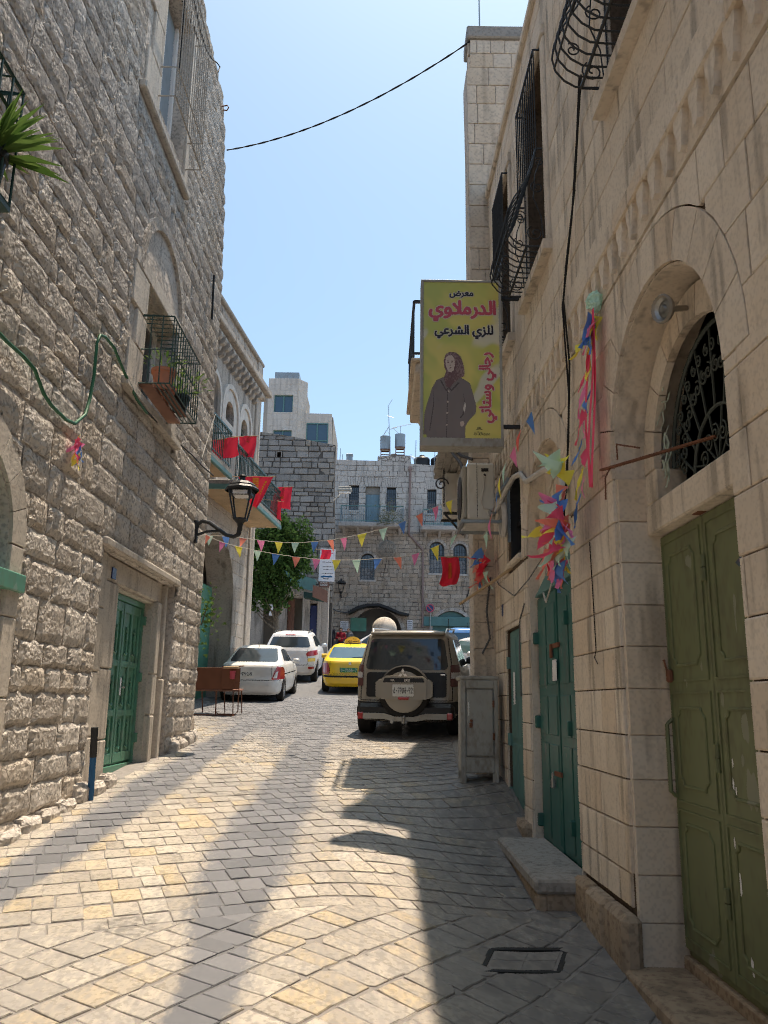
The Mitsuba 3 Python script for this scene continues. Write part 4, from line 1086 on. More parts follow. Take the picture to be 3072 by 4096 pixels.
for a0, a1, z in ((14.3, 19.55, 7.15), (20.05, 25.0, 7.05)):
    oc = 1.0
    bl = part(BH, 'balcony', MB().box(a0, a1, z - .05, z + .10, -.05, oc, BAL, (.3, .2), bev=.02), 'm_concrete')
    part(bl, 'soffit', MB().box(a0 + .05, a1 - .05, z - .10, z - .05, -.05, oc - .06, BAL, (.4, .8)), 'm_wood')
    part(bl, 'edge', MB().box(a0, a1, z - .14, z - .02, oc - .06, oc + .02, BAL, bev=.01).box(a0 - .02, a0 + .06, z - .14, z - .02, .0, oc, BAL), 'm_pale_teal')
    part(bl, 'rail', MB().bar((a0, z + 1.05, oc - .05), (a1, z + 1.05, oc - .05), .05, .03, BAL).bar((a0, z + .2, oc - .05), (a1, z + .2, oc - .05), .03, .02, BAL).bar((a0, z + .82, oc - .05), (a1, z + .82, oc - .05), .02, .02, BAL)
         .bar((a0, z + 1.05, 0), (a0, z + 1.05, oc - .05), .04, .03, BAL).bar((a1, z + 1.05, 0), (a1, z + 1.05, oc - .05), .04, .03, BAL), 'm_green_iron')
    n = int((a1 - a0) / .13)
    for k in range(n + 1):
        a = a0 + (a1 - a0) * k / n
        o = MB().bar((a, z + .1, oc - .05), (a, z + 1.05, oc - .05), .018, .018, BAL)
        if k < n:
            o.tube([(a + .065 + .05 * math.cos(t), z + .93 + .07 * math.sin(t), oc - .05) for t in np.linspace(0, 2 * PI, 9)], .008, 4, BAL)
        part(bl, 'baluster', o, 'm_green_iron')
    for k in range(5):
        a = a1 if a0 > 20 else a0
        part(bl, 'baluster', MB().bar((a, z + .1, .16 + .17 * k), (a, z + 1.05, .16 + .17 * k), .018, .018, BAL), 'm_green_iron')
part(BH, 'garage_door', MB().box(20.2, 24.2, .9, 4.9, -.66, -.6, BAL), 'm_green_door', label='tall green metal door in the ground floor arch')
part(BH, 'jamb', MB().box(23.73, 23.78, 1.0, 4.6, -.62, .0, BAL, (.5, .3)), 'm_balcony_plaster')

# ------------------------------------------------------------------ grey rubble house and what stands round it
GH = thing('rubble_house', 'windowless grey rubble stone house end wall beyond the balcony house', 'building')
GRY = Fr(lambda a, b, c: st(a, 38.0 - c + .05 * (np.asarray(a, float) + 2.3) ** 2 * (np.asarray(a, float) > -3.1), b))
gface = Polygon([(-7.5, 3), (-2.34, 3), (-2.30, 9.6), (-2.40, 11.95), (-2.39, 13.82), (-3.4, 14.0), (-4.4, 14.22), (-5.1, 14.32), (-6.14, 14.45), (-7.5, 14.5)])
g_hole = sbox(-5.17, 13.18, -5.0, 13.42)
part(GH, 'wall', MB().ext(gface.difference(g_hole), -.6, -.02, GRY), 'm_dark_joint')
part(GH, 'core', MB().ext(Polygon([(-9, 38.7), (-2.6, 38.7), (-4.2, 50), (-9, 50)]), 3, 13.6, WORLD), 'm_dark_joint')
masonry(GH, GRY, gface.difference(g_hole).intersection(sbox(-6.4, 6.2, -2, 15)), course_list(6.2, 14.6, .265, .3, 61), (.26, .72), .045, 'rubble', 'm_grey_rubble', -.02, .05, 62)
SHP = thing('shop_row', 'low row of small shops with a green awning under the grey rubble wall', 'building')
FS = Fr(lambda a, b, c: st(a, 37.3 - c, b))
sf = sbox(-7.5, 3.2, -2.45, 6.9)
sh_holes = [sbox(-4.32, 3.2, -3.62, 6.35), sbox(-3.28, 3.2, -2.95, 6.1), sbox(-5.4, 3.2, -4.75, 5.9)]
part(SHP, 'wall', MB().ext(sf.difference(union_all(sh_holes)), -.5, 0, FS, (.3, .5)), 'm_balcony_plaster')
part(SHP, 'back_wall', MB().box(-7.4, -2.5, 3.2, 6.7, -.66, -.62, FS), 'm_dark_inside')
part(SHP, 'roof', MB().box(-7.5, -2.45, 6.78, 6.9, -.7, -.02, FS), 'm_concrete')
part(SHP, 'door', MB().box(-4.30, -4.0, 3.3, 6.3, -.3, -.22, FS), 'm_brown_board')
part(SHP, 'door', MB().box(-3.27, -2.97, 3.3, 6.0, -.2, -.12, FS), 'm_blue_enamel', label='dark blue door at the end of the shops')
part(SHP, 'pilaster', MB().box(-3.60, -3.30, 3.2, 6.5, -.05, .1, FS, (.8, .3), bev=.02).box(-2.93, -2.78, 3.2, 6.4, -.05, .08, FS, (.6, .5), bev=.02), 'm_balcony_plaster')
part(SHP, 'poster', MB().box(-5.12, -4.86, 5.5, 6.0, .0, .012, FS), 'm_paper_white')
aw = part(SHP, 'awning', MB().ext(Polygon([(-4.45, 7.42), (-2.98, 6.98), (-2.98, 6.48), (-4.45, 6.86)]), .95, 1.0, FS).ext(Polygon([(-4.45, 7.42), (-2.98, 6.98), (-2.98, 7.03), (-4.45, 7.47)]), .0, 1.0, FS), 'm_pale_teal', label='faded green metal awning over the shop doors')
part(SHP, 'side_awning', MB().ext(Polygon([(-3.5, 6.5), (-2.62, 6.35), (-2.62, 6.1), (-3.5, 6.25)]), .3, .9, FS), 'm_green_iron')
bs = single('hanging_sign', MB().box(-3.05, -2.42, 6.2, 6.72, -.04, .04, Fr(lambda a, b, c: st(a, 36.1 - c + (a + 2.4) * .5, b - .35 * (a + 3.05)))), 'm_brown_board', 'brown wooden shop sign panel hanging at a slant beside the green awning', 'sign')
wsn = thing('hanging_sign', 'tall white hanging shop sign with a red Arabic heading and a blue smear', 'sign')
WS = Fr(lambda a, b, c: st(a, 37.0 - c, b))
z = lambda v: 1.7 + (v - 1.7) * 37 / 40
wq = Polygon([(-2.87, z(9.12)), (-2.18, z(9.09)), (-2.20, z(7.48)), (-2.92, z(7.5))])
part(wsn, 'board', MB().ext(wq, -.06, 0, WS), 'm_paper_white')
part(wsn, 'heading', MB().flat(word('a5', .56, -2.81, z(8.82)), .004, WS), 'm_print_red')
mb = MB()
for k, (w, zz) in enumerate(((.5, 8.42), (.46, 8.2), (.4, 8.05), (.54, 7.87))):
    x = -2.26
    while x > -2.26 - w:
        q = .02 + .05 * rng.random()
        mb.flat(sbox(x - q, z(zz), x, z(zz) + .014 + .02 * rng.random()), .004, WS)
        x -= q + .012
mb.flat(sbox(-2.72, z(7.60), -2.44, z(7.60) + .03), .004, WS)
part(wsn, 'small_lines', mb, 'm_ink')
part(wsn, 'smear', MB().flat(Polygon([(-2.86, z(7.70)), (-2.7, z(7.78)), (-2.55, z(7.75)), (-2.4, z(7.77)), (-2.28, z(7.74)), (-2.3, z(7.69)), (-2.45, z(7.68)), (-2.6, z(7.70)), (-2.75, z(7.67))]), .006, WS), 'm_blue_paint')
part(wsn, 'bracket', MB().tube([(-2.9, 37.05, z(8.9)), (-3.4, 37.2, z(8.95))], .025), 'm_iron')
brn = thing('name_plate', 'small dark red plate with white lines of writing under the white sign', 'sign')
part(brn, 'board', MB().box(-2.88, -2.43, z(7.2), z(7.46), -.05, 0, WS), 'm_brown_board')
mb = MB()
for zz in (7.40, 7.33, 7.26):
    mb.flat(sbox(-2.84, z(zz), -2.5, z(zz) + .022), .004, WS)
part(brn, 'writing', mb, 'm_plate_white')

# ------------------------------------------------------------------ pale apartment tower behind
AT = thing('apartment_tower', 'pale stone clad apartment tower with teal windows rising behind the grey wall', 'building')
TF = Fr(lambda a, b, c: st(a, 62.0 - c, b))
tf = Polygon([(-9.37, 18), (-7.0, 18), (-7.0, 27.0), (-9.37, 27.0)])
th = [sbox(-8.88, 24.15, -7.38, 25.6), sbox(-8.84, 18, -7.38, 22.65)]
part(AT, 'wall', MB().ext(tf.difference(union_all(th)), -.4, -.01, TF, (.4, .3)), 'm_white_panel')
part(AT, 'side_wing', MB().box(-9.85, -9.37, 18, 25.85, -3, -1.0, TF, (.2, .2), bev=.05), 'm_white_panel')
part(AT, 'side_roof', MB().box(-9.95, -9.37, 25.85, 26.0, -3, -.9, TF), 'm_terracotta')
part(AT, 'core', MB().box(-9.3, -6.6, 62.5, 68, 17, 26.9).box(-7.0, -4.2, 62.9, 70, 17, 24.1), 'm_dim_inside')
masonry(AT, TF, tf.difference(union_all(th)), [18 + .5 * k for k in range(19)], (.7, .95), .02, 'ashlar', 'm_white_panel', -.004, .015, 71, limit=70, name='panel', rest='panels')
CHAM = Fr(lambda a, b, c: st(-7.0 + a * .62 + c * .5, 62.0 + a * .78 - c * .5, b))
part(AT, 'corner_wall', MB().ext(sbox(0, 18, 1.1, 27.0), -.3, -.01, CHAM, (.3, .2)), 'm_white_panel')
masonry(AT, CHAM, sbox(0, 20, 1.1, 27), [20 + .5 * k for k in range(15)], (.5, .6), .02, 'ashlar', 'm_white_panel', -.004, .015, 72, limit=30, name='panel', rest='panels')
part(AT, 'roof_box', MB().box(-8.95, -7.0, 27.0, 27.65, -3, -.3, TF), 'm_galvanised')
for q in th + [sbox(-6.3, 18, -4.55, 23.5)]:
    yb = -.2 if q.bounds[0] < -7 else -.75
    w = part(AT, 'window', MB().ext(q, yb - .1, yb, TF), 'm_blue_glass')
    a0, b0, a1, b1 = q.bounds
    am = (a0 + a1) / 2
    part(w, 'frame', MB().box(a0, a0 + .07, b0, b1, yb, yb + .08, TF).box(a1 - .07, a1, b0, b1, yb, yb + .08, TF).box(am - .05, am + .05, b0, b1, yb, yb + .08, TF).box(a0 + .07, a1 - .07, b1 - .07, b1, yb, yb + .08, TF).box(a0 + .07, a1 - .07, b1 - 1.5, b1 - 1.42, yb, yb + .07, TF), 'm_pale_teal')
part(AT, 'wing', MB().ext(Polygon([(-6.7, 18), (-4.15, 18), (-4.30, 24.3), (-6.7, 24.35)]).difference(sbox(-6.3, 17.9, -4.55, 23.5)), -1.2, -.7, TF, (.4, .4)), 'm_white_panel')
for k in range(9):
    part(AT, 'panel', MB().box(-6.65 + k * .26, -6.405 + k * .26, 23.55, 24.28, -.71, -.68, TF, (rng.random(), .2)), 'm_white_panel')

# ------------------------------------------------------------------ the two storey house that closes the street
EH = thing('end_house', 'two storey pale stone house closing the far end of the street', 'building')
EB = Fr(lambda a, b, c: st(a, 52.0 - c, b))
eface = Polygon([(-4.6, 4), (9.5, 4), (9.5, 16.75), (5.15, 16.87), (1.98, 17.07), (-.5, 17.24), (-4.6, 17.32)])
e_w = [sbox(-2.29, 13.9, -1.65, 15.55), sbox(.15, 13.85, .77, 15.45), sbox(2.80, 13.76, 3.39, 15.35), sbox(5.8, 13.7, 6.4, 15.3)]
e_d = [sbox(-1.21, 12.70, -.29, 15.49), sbox(3.86, 12.6, 4.68, 15.29)]
e_a = [arch_poly(-1.0, .45, 9.37, 10.60), arch_poly(3.42, .47, 9.86, 11.42), arch_poly(4.90, .42, 9.83, 11.36), arch_poly(-.35, 1.55, 4, 6.0), arch_poly(4.35, 1.2, 4, 6.25)]
ew = eface.difference(union_all(e_w + e_d + e_a))
part(EH, 'wall', MB().ext(ew, -.5, -.012, EB), 'm_far_joint')
part(EH, 'core', MB().box(-4.5, 9.4, 54.2, 62, 3, 16.4).box(-4.5, 9.4, 52.45, 54.3, 16.2, 16.5).box(-4.6, -4.3, 52.4, 54.3, 3, 16.4), 'm_dim_inside')
zE = [4.0]
while zE[-1] < 17.4:
    zE.append(zE[-1] + (.265 if zE[-1] < 12.4 else .37))
e_free = ew.difference(union_all([Polygon([(a0 - .02, b1), (a1 + .02, b1), (a1 + .02 + (a1 - a0) * .19, b1 + .61), (a0 - .02 - (a1 - a0) * .19, b1 + .61)]) for a0, b0, a1, b1 in [q.bounds for q in e_w + e_d]] + [ring_poly(-1.0, .4, .62, 10.6), ring_poly(3.42, .4, .66, 11.42), ring_poly(4.9, .3, .60, 11.36), ring_poly(-.35, 1.5, 1.8, 6.0), ring_poly(4.35, 1.1, 1.42, 6.25)]))
masonry(EH, EB, e_free.intersection(sbox(-4, 6, 6.5, 12.4)), zE, (.28, .62), .022, 'rubble', 'm_far_stone_low', -.005, .022, 81, limit=170)
masonry(EH, EB, e_free.intersection(sbox(-4, 12.4, 6.5, 17.3)), zE, (.38, .78), .024, 'rubble', 'm_far_stone', -.005, .022, 82, limit=130, rest='upper_stonework', tone=lambda pc, r: (.55 + .45 * r.random(), .6 * r.random()))
for q in e_w + e_d:
    a0, b0, a1, b1 = q.bounds
    n = 5
    for k in range(n):
        x0, x1 = a0 - .02 + (a1 - a0 + .04) * k / n, a0 - .02 + (a1 - a0 + .04) * (k + 1) / n
        sp = lambda x: (x - (a0 + a1) / 2) * .35
        part(EH, 'lintel_stone', MB().ext(Polygon([(x0 + .01, b1 + .01), (x1 - .01, b1 + .01), (x1 + sp(x1) - .01, b1 + .60), (x0 + sp(x0) + .01, b1 + .60)]), -.03, .02, EB, (.5 + .5 * rng.random(), .3 * rng.random())), 'm_far_stone')
for a, r0, r1, sp, n in ((-1.0, .46, .62, 10.6, 9), (3.42, .48, .66, 11.42, 9), (4.90, .43, .60, 11.36, 9), (-.35, 1.56, 1.8, 6.0, 15), (4.35, 1.22, 1.42, 6.25, 13)):
    voussoirs(EH, EB, a, r0, r1, sp, n, 'm_far_stone', -.005, .03, .02)
for q in e_w + e_a[:3]:
    a0, b0, a1, b1 = q.bounds
    w = part(EH, 'window', MB().ext(q, -.36, -.3, EB), 'm_window_glass')
    part(w, 'curtain', MB().ext(sbox(a0 + .06, b0, a1 - .06, b0 + (b1 - b0) * .45), -.299, -.29, EB), 'm_curtain')
    o = MB()
    for k in range(5):
        x = a0 + (a1 - a0) * (k + .5) / 5
        zt = b1 - .02 if q in e_w else e_a[[i for i in range(3) if e_a[i] is q][0]].intersection(sbox(x - .01, 0, x + .01, 30)).bounds[3]
        o.bar((x, b0, -.06), (x, zt, -.06), .022, .022, EB)
    for k in range(1, 6):
        zz = b0 + (b1 - b0) * k / 6.5
        o.bar((a0, zz, -.06), (a1, zz, -.06), .02, .012, EB)
    part(w, 'bars', o, 'm_iron')
    part(EH, 'sill', MB().box(a0 - .1, a1 + .1, b0 - .14, b0 - .01, -.05, .06, EB, (.6, .2), bev=.02), 'm_far_stone')
for q in e_d:
    a0, b0, a1, b1 = q.bounds
    d = part(EH, 'door', MB().box(a0, a1, b0, b1 - .5, -.25, -.2, EB), 'm_pale_blue')
    part(d, 'transom', MB().box(a0, a1, b1 - .48, b1, -.25, -.21, EB), 'm_dim_inside')
    am = (a0 + a1) / 2
    for x0, x1 in ((a0 + .03, am - .02), (am + .02, a1 - .03)):
        for z0, z1 in ((b0 + .1, b0 + .75), (b0 + .8, b0 + 1.5), (b0 + 1.55, b1 - .56)):
            part(d, 'panel', MB().box(x0 + .04, x1 - .04, z0, z1, -.2, -.175, EB, bev=.015), 'm_pale_blue')
for a0, a1, z in ((-2.75, 1.22, 12.95), (2.49, 6.4, 12.79)):
    bl = part(EH, 'balcony', MB().box(a0 - .15, a1 + .1, z - .32, z - .02, -.02, .95, EB, (.2, .6), bev=.05), 'm_far_stone')
    part(bl, 'rail', MB().bar((a0, z + 1.02, .9), (a1, z + 1.02, .9), .05, .05, EB).bar((a0, z + .08, .9), (a1, z + .08, .9), .04, .04, EB).bar((a0, z + 1.02, 0), (a0, z + 1.02, .9), .05, .05, EB).bar((a1, z + 1.02, 0), (a1, z + 1.02, .9), .05, .05, EB), 'm_pale_teal')
    n = int((a1 - a0) / .13)
    o = MB()
    for k in range(n + 1):
        x = a0 + (a1 - a0) * k / n
        o.bar((x, z, .9), (x, z + 1.02, .9), .022, .022, EB)
    for s in (a0, a1):
        for k in range(6):
            o.bar((s, z, .1 + .13 * k), (s, z + 1.02, .1 + .13 * k), .02, .02, EB)
    part(bl, 'balusters', o, 'm_pale_blue')
    for k in range(5):
        x = a0 + .2 + (a1 - a0 - .4) * k / 4
        part(bl, 'corbel', MB().ext(Polygon([(0, z - .32), (.7, z - .32), (.6, z - .42), (.2, z - .62), (0, z - .7)]), x - .08, x + .08, Fr(lambda u, v, w: st(w, 52 - u, v)), (.3, .5)), 'm_far_stone')
part(EH, 'drain_pipe', MB().tube([(1.68, 16.7, .09), (1.62, 12.4, .09), (1.66, 12.3, .09), (2.50, 11.35, .09), (2.52, 11.2, .09), (2.52, 6.4, .09)], .065, 8, EB).box(1.55, 1.8, 16.62, 16.85, .0, .18, EB, bev=.02), 'm_drain', True)
part(EH, 'shop_counter', MB().box(-1.7, 1.0, 4.0, 5.6, -1.6, -1.1, EB, bev=.05), 'm_brown_board')
part(EH, 'shop_awning', MB().ext(Polygon([(-2.15, 7.22), (-1.6, 7.55), (-1.0, 7.72), (-.2, 7.76), (.4, 7.55), (1.06, 7.26), (1.66, 7.14), (1.6, 7.06), (1.0, 7.12), (.35, 7.4), (-.2, 7.6), (-1.0, 7.56), (-1.55, 7.38), (-2.1, 7.1)]), .0, 1.1, EB), 'm_black_plastic')
part(EH, 'shop_board', MB().box(-2.0, -1.0, 6.1, 6.95, -.02, .08, EB, bev=.02), 'm_green_door')
part(EH, 'shop_board', MB().box(2.58, 5.9, 6.5, 7.08, .02, .12, EB, bev=.02), 'm_pale_teal')
part(EH, 'fanlight', MB().ext(arch_poly(4.35, 1.19, 6.2, 6.25), -.3, -.2, EB), 'm_pale_teal', label='teal arched shop front at the foot of the end house')
part(EH, 'shop_front', MB().box(3.2, 5.5, 4, 6.2, -.45, -.4, EB), 'm_brown_board')
for (x, zz, w) in ((-2.38, 6.42, .5), (1.72, 6.55, .34)):
    sb_ = part(EH, 'notice', MB().box(x - w / 2, x + w / 2, zz - .3, zz + .3, .06, .09, EB), 'm_paper_white')
    o = MB()
    for k in range(4):
        o.flat(sbox(x - w * .4, zz + .18 - k * .13, x + w * (.4 - .1 * (k % 2)), zz + .215 - k * .13), .094, EB)
    part(sb_, 'writing', o, 'm_ink')
part(EH, 'cable', MB().tube([(-3.3, 7.6, .1), (-2.9, 7.35, .1), (-2.4, 7.25, .12), (-1.9, 7.3, .1), (-1.0, 7.8, .1)], .03, 5, EB), 'm_cable_grey')
part(EH, 'cable', MB().tube([(5.6, 9.3, .06), (5.3, 8.3, .06), (5.05, 7.9, .06), (5.15, 7.4, .06)], .025, 5, EB), 'm_cable')
part(EH, 'roof_shed', MB().ext(Polygon([(-.5, 17.1), (1.74, 17.0), (1.7, 17.9), (.6, 17.95), (-.48, 17.78)]), -2, -.9, EB, (.5, .4)), 'm_far_joint')
mb = MB()
pts = rng.random((46, 2)) * [2.2, .9] + [-.48, 17.02]
from scipy.spatial import Voronoi
vo = Voronoi(np.vstack([pts, pts * [1, -1] + [0, 34.0], pts * [1, -1] + [0, 35.8], pts * [-1, 1] + [-.96, 0], pts * [-1, 1] + [3.46, 0]]))
k = 0
for i in range(len(pts)):
    reg = vo.regions[vo.point_region[i]]
    if -1 in reg or not reg:
        continue
    pg = Polygon(vo.vertices[reg]).buffer(-.018).intersection(sbox(-.48, 17.05, 1.72, 17.86))
    for pc in parts_of(pg):
        part(EH, 'roof_stone', MB().ext(pc, -.92, -.87, EB, (rng.random(), rng.random() * .7)), 'm_far_stone')
# ------------------------------------------------------------------ things on the far roof
def roof_tank(x, y, z, r, h, legs, label, m, domed=False):
    t = thing('water_tank', label, 'water tank')
    if domed:
        prof = [(0, 0), (r * .96, 0), (r, .05), (r, h * .30), (r * .97, h * .33), (r, h * .36), (r, h * .62), (r * .97, h * .65), (r, h * .68), (r, h * .86), (r * .86, h * .95), (r * .45, h), (r * .34, h), (r * .34, h * 1.13), (r * .30, h * 1.16), (0, h * 1.16)]
    else:
        prof = [(0, 0), (r, 0), (r, .03), (r * .97, .05), (r * .97, h * .48), (r, h * .5), (r * .97, h * .52), (r * .97, h - .05), (r, h - .03), (r, h), (r * .3, h + .06), (0, h + .07)]
    part(t, 'barrel', MB().lathe(prof, (x, y, z), k=24), m, 35)
    if legs:
        st_ = MB()
        for sx in (-1, 1):
            for sy in (-1, 1):
                st_.bar((x + sx * r * .8, y + sy * r * .8, z - legs), (x + sx * r * .8, y + sy * r * .8, z), .05)
        for zz in (z - .03, z - legs * .55):
            for s in (-1, 1):
                st_.bar((x - r * .8, y + s * r * .8, zz), (x + r * .8, y + s * r * .8, zz), .05).bar((x + s * r * .8, y - r * .8, zz), (x + s * r * .8, y + r * .8, zz), .05)
        part(t, 'stand', st_, 'm_rust')
    return t


roof_tank(.02, 53.4, 18.43, .36, .92, .75, 'left hand grey cylindrical water tank on a rusty stand on the far roof', 'm_galvanised')
roof_tank(1.02, 53.4, 18.6, .36, .92, .75, 'right hand grey cylindrical water tank on a rusty stand on the far roof', 'm_galvanised')
roof_tank(2.50, 53.2, 16.95, .53, .92, 0, 'black plastic water tank on the far roof nearest the grey pair', 'm_black_plastic', True)
roof_tank(3.55, 53.2, 16.95, .46, .92, 0, 'black plastic water tank on the far roof beside the satellite dish', 'm_black_plastic', True)
roof_tank(.62, 54.0, 17.75, .22, .55, 0, 'small low grey tank between the two raised water tanks', 'm_tin')
single('roof_vent', MB().box(-2.58, -2.16, 53.0, 53.4, 17.0, 18.0, bev=.03).box(-2.6, -2.14, 52.98, 53.42, 17.9, 18.02, bev=.02), 'm_galvanised', 'upright grey metal roof vent on the left part of the far roof', 'vent')
t = thing('satellite_dish', 'white round satellite dish on the far roof beside the black tanks', 'satellite dish')
part(t, 'bowl', MB().lathe([(0, 0), (.25, .03), (.45, .09), (.58, .16), (.60, .17), (.57, .18), (.44, .12), (.24, .06), (0, .03)], (4.05, 52.9, 17.45), (-.35, -.85, .35), 22), 'm_tin_white', True)
part(t, 'mast', MB().tube([(4.1, 53.1, 16.7), (4.1, 53.1, 17.4), (4.05, 52.95, 17.45)], .03).tube([(4.05, 52.9, 16.9), (3.85, 52.4, 17.55)], .015), 'm_steel')
t = thing('satellite_dish', 'small pale dish low on the left end of the far roof', 'satellite dish')
part(t, 'bowl', MB().lathe([(0, .12), (.2, .11), (.36, .06), (.42, 0), (.40, -.01), (.2, .08), (0, .09)], (-2.95, 53.0, 17.3), (.1, -.3, .95), 18), 'm_tin_white', True)
part(t, 'mast', MB().tube([(-2.95, 53.0, 16.9), (-2.95, 53.0, 17.3)], .03), 'm_steel')
t = thing('aerial', 'tall thin television aerial mast standing behind the left grey tank', 'aerial')
part(t, 'mast', MB().tube([(.42, 53.0, 17.0), (.30, 53.0, 19.4), (.18, 53.0, 21.45)], .022, 5), 'm_steel')
o = MB().tube([(.16, 53.0, 21.4), (.45, 53.0, 21.9)], .014, 4).tube([(.12, 53.0, 20.75), (.55, 53.0, 20.6)], .014, 4).tube([(.28, 53.0, 20.0), (-.35, 53.0, 18.95)], .016, 4).tube([(.3, 53.0, 19.75), (.8, 53.0, 19.92)], .014, 4).tube([(.32, 53.0, 19.4), (.15, 53.0, 19.62)], .012, 4)
for k in range(6):
    o.tube([(.24 - .1 * k, 52.7, 19.93 - .165 * k), (.24 - .1 * k, 53.3, 19.93 - .165 * k)], .008, 4)
part(t, 'arms', o, 'm_steel')
t = thing('aerial', 'short television aerial with one long arm above the right grey tank', 'aerial')
part(t, 'mast', MB().tube([(1.05, 53.2, 18.5), (1.05, 53.2, 20.1)], .02, 5), 'm_steel')
part(t, 'arms', MB().tube([(.42, 53.2, 19.92), (1.75, 53.2, 20.25)], .016, 4).tube([(.55, 53.2, 19.9), (1.0, 53.2, 19.5)], .014, 4), 'm_steel')
for k, (x, h) in enumerate(((2.02, 2.0), (-3.0, 1.35), (-2.85, .95), (3.3, 2.2), (3.68, 2.1))):
    single('roof_post', MB().tube([(x, 52.6, 16.9), (x + .05, 52.6, 16.9 + h)], .022, 5), 'm_steel', ('thin post on the far roof just left of the black water tank', 'leftmost taller thin post on the far roof by the small pale dish', 'shortest thin post on the far roof beside the roof vent', 'tallest thin post on the far roof, behind the black tanks', 'thin post on the far roof between the black tanks and the satellite dish')[k], 'post', group='thin posts on the far roof')
o = MB()
for k in range(7):
    o.tube([(1.7 + .06 * k, 52.8, 17.85 - .09 * k), (2.35, 52.8, 17.62 - .10 * k)], .012, 4)
single('roof_wires', o.tube([(1.72, 52.8, 17.0), (1.75, 52.8, 18.0)], .015, 4), 'm_steel', 'bundle of loose thin wires on the far roof by the black tank', 'wire')

# ------------------------------------------------------------------ lamps, small far things
def wall_lantern(x, y, z, s, key, m='m_iron'):
    L = lambda prof, k=4, ph=PI / 4: None
    F = placed(x, y, z, 0, 0, s)
    body = MB()

    def ring4(r, h):
        return [(sx * r, sy * r, h) for sx, sy in ((-1, -1), (1, -1), (1, 1), (-1, 1))]
    post = MB()
    for a, b in zip(ring4(.10, 0), ring4(.20, .52)):
        post.bar(a, b, .028, fr=F)
    for r, h in ((.10, 0), (.20, .52)):
        q = ring4(r, h)
        for k in range(4):
            post.bar(q[k], q[(k + 1) % 4], .028, fr=F)
    part(key, 'cage', post, m)
    roof = MB().lathe([(.30, .52), (.31, .53), (.31, .56), (.25, .61), (.25, .63), (.17, .69), (.10, .70), (.06, .73), (.05, .78), (.075, .80), (.06, .825), (0, .85)], (0, 0, 0), (0, 0, 1), 8, F)
    part(key, 'roof', roof, m, 25)
    part(key, 'socket', MB().lathe([(0, -.16), (.04, -.16), (.055, -.08), (.075, -.05), (.12, -.01), (.12, .02), (0, .03)], (0, 0, 0), (0, 0, 1), 8, F), m, 25)
    return F


sl = thing('street_lamp', 'black four sided street lantern on a curved arm at the rough stone corner', 'street lamp')
LF = wall_lantern(-2.36, 13.25, 4.62, .92, sl)
part(sl, 'light_unit', MB().box(-.19, .19, -.19, .19, .43, .52, LF, bev=.01), 'm_black_plastic')
part(sl, 'diffuser', MB().box(-.13, .13, -.197, -.188, .43, .50, LF).box(-.13, .13, -.13, .13, .42, .432, LF), 'm_white_paint')
XL = Fr(lambda a, b, c: st(a, 13.25 + c, b))
part(sl, 'arm', MB().tube([(-3.08, 4.33, 0), (-3.06, 4.52, 0), (-2.98, 4.585, 0), (-2.86, 4.56, 0), (-2.72, 4.46, 0), (-2.58, 4.36, 0), (-2.45, 4.33, 0), (-2.38, 4.37, 0), (-2.36, 4.48, 0)], [.03, .032, .034, .034, .033, .032, .034, .04, .045], 8, XL)
     .tube([(-3.06, 4.35, 0), (-2.9, 4.41, 0), (-2.78, 4.42, 0), (-2.68, 4.42, 0)], .022, 6, XL).box(-3.12, -3.05, 4.22, 4.60, -.05, .05, XL, bev=.015), 'm_iron', 40)
sl2 = thing('wall_lamp', 'black lantern fixed to the wall of the end house beside the white sign', 'wall lamp')
F2 = wall_lantern(-2.62, 51.55, 8.52, 1.0, sl2)
part(sl2, 'bracket', MB().tube([(-2.62, 51.9, 8.2), (-2.62, 51.6, 8.2), (-2.62, 51.55, 8.4)], .04), 'm_iron')
t = thing('flood_light', 'grey street light head on a short pole sticking out from the rubble house corner', 'street light')
part(t, 'pole', MB().tube([(-2.42, 38.0, 11.05), (-2.1, 37.6, 11.25)], .03, 6), 'm_tin_white')
part(t, 'head', MB().box(-.34, .34, -.16, .16, -.09, .10, placed(-1.85, 37.4, 11.42, 0, .0), bev=.06).box(-.30, .30, -.13, .13, .10, .16, placed(-1.85, 37.4, 11.42), bev=.05), 'm_tin')
part(t, 'glass', MB().box(-.28, .28, -.12, .12, -.15, -.09, placed(-1.85, 37.4, 11.42), bev=.03), 'm_white_paint')
t = thing('globe_frame', 'round wire globe hanging on the end house wall under the left balcony', 'wire globe')
o = MB()
for k in range(10):
    a = PI * k / 10
    o.tube([(.24 + .54 * math.cos(a) * math.sin(u), 51.4 + .3 * math.sin(a) * math.sin(u), 11.27 + .53 * math.cos(u)) for u in np.linspace(0, 2 * PI, 22)], .018, 4)
for h in (-.3, 0, .3):
    r = math.sqrt(1 - (h / .53) ** 2)
    o.tube([(.24 + .54 * r * math.cos(u), 51.4 + .3 * r * math.sin(u), 11.27 + h) for u in np.linspace(0, 2 * PI, 22)], .016, 4)
part(t, 'wires', o, 'm_pale_iron')
part(t, 'cord', MB().tube([(.24, 51.4, 11.8), (.24, 51.7, 12.1)], .015, 4).tube([(.24, 51.4, 10.74), (.1, 51.9, 10.0), (.0, 51.9, 9.5), (.2, 51.92, 9.4)], .015, 4), 'm_iron')
t = thing('road_sign', 'round blue no parking sign with a red ring and bar on the end house', 'road sign')
part(t, 'plate', MB().lathe([(0, 0), (.26, 0), (.27, .01), (.27, .03), (0, .03)], (2.97, 51.6, 7.57), (0, -1, 0), 24), 'm_blue_enamel')
NP = Fr(lambda a, b, c: st(2.97 + a, 51.565 - c, 7.57 + b))
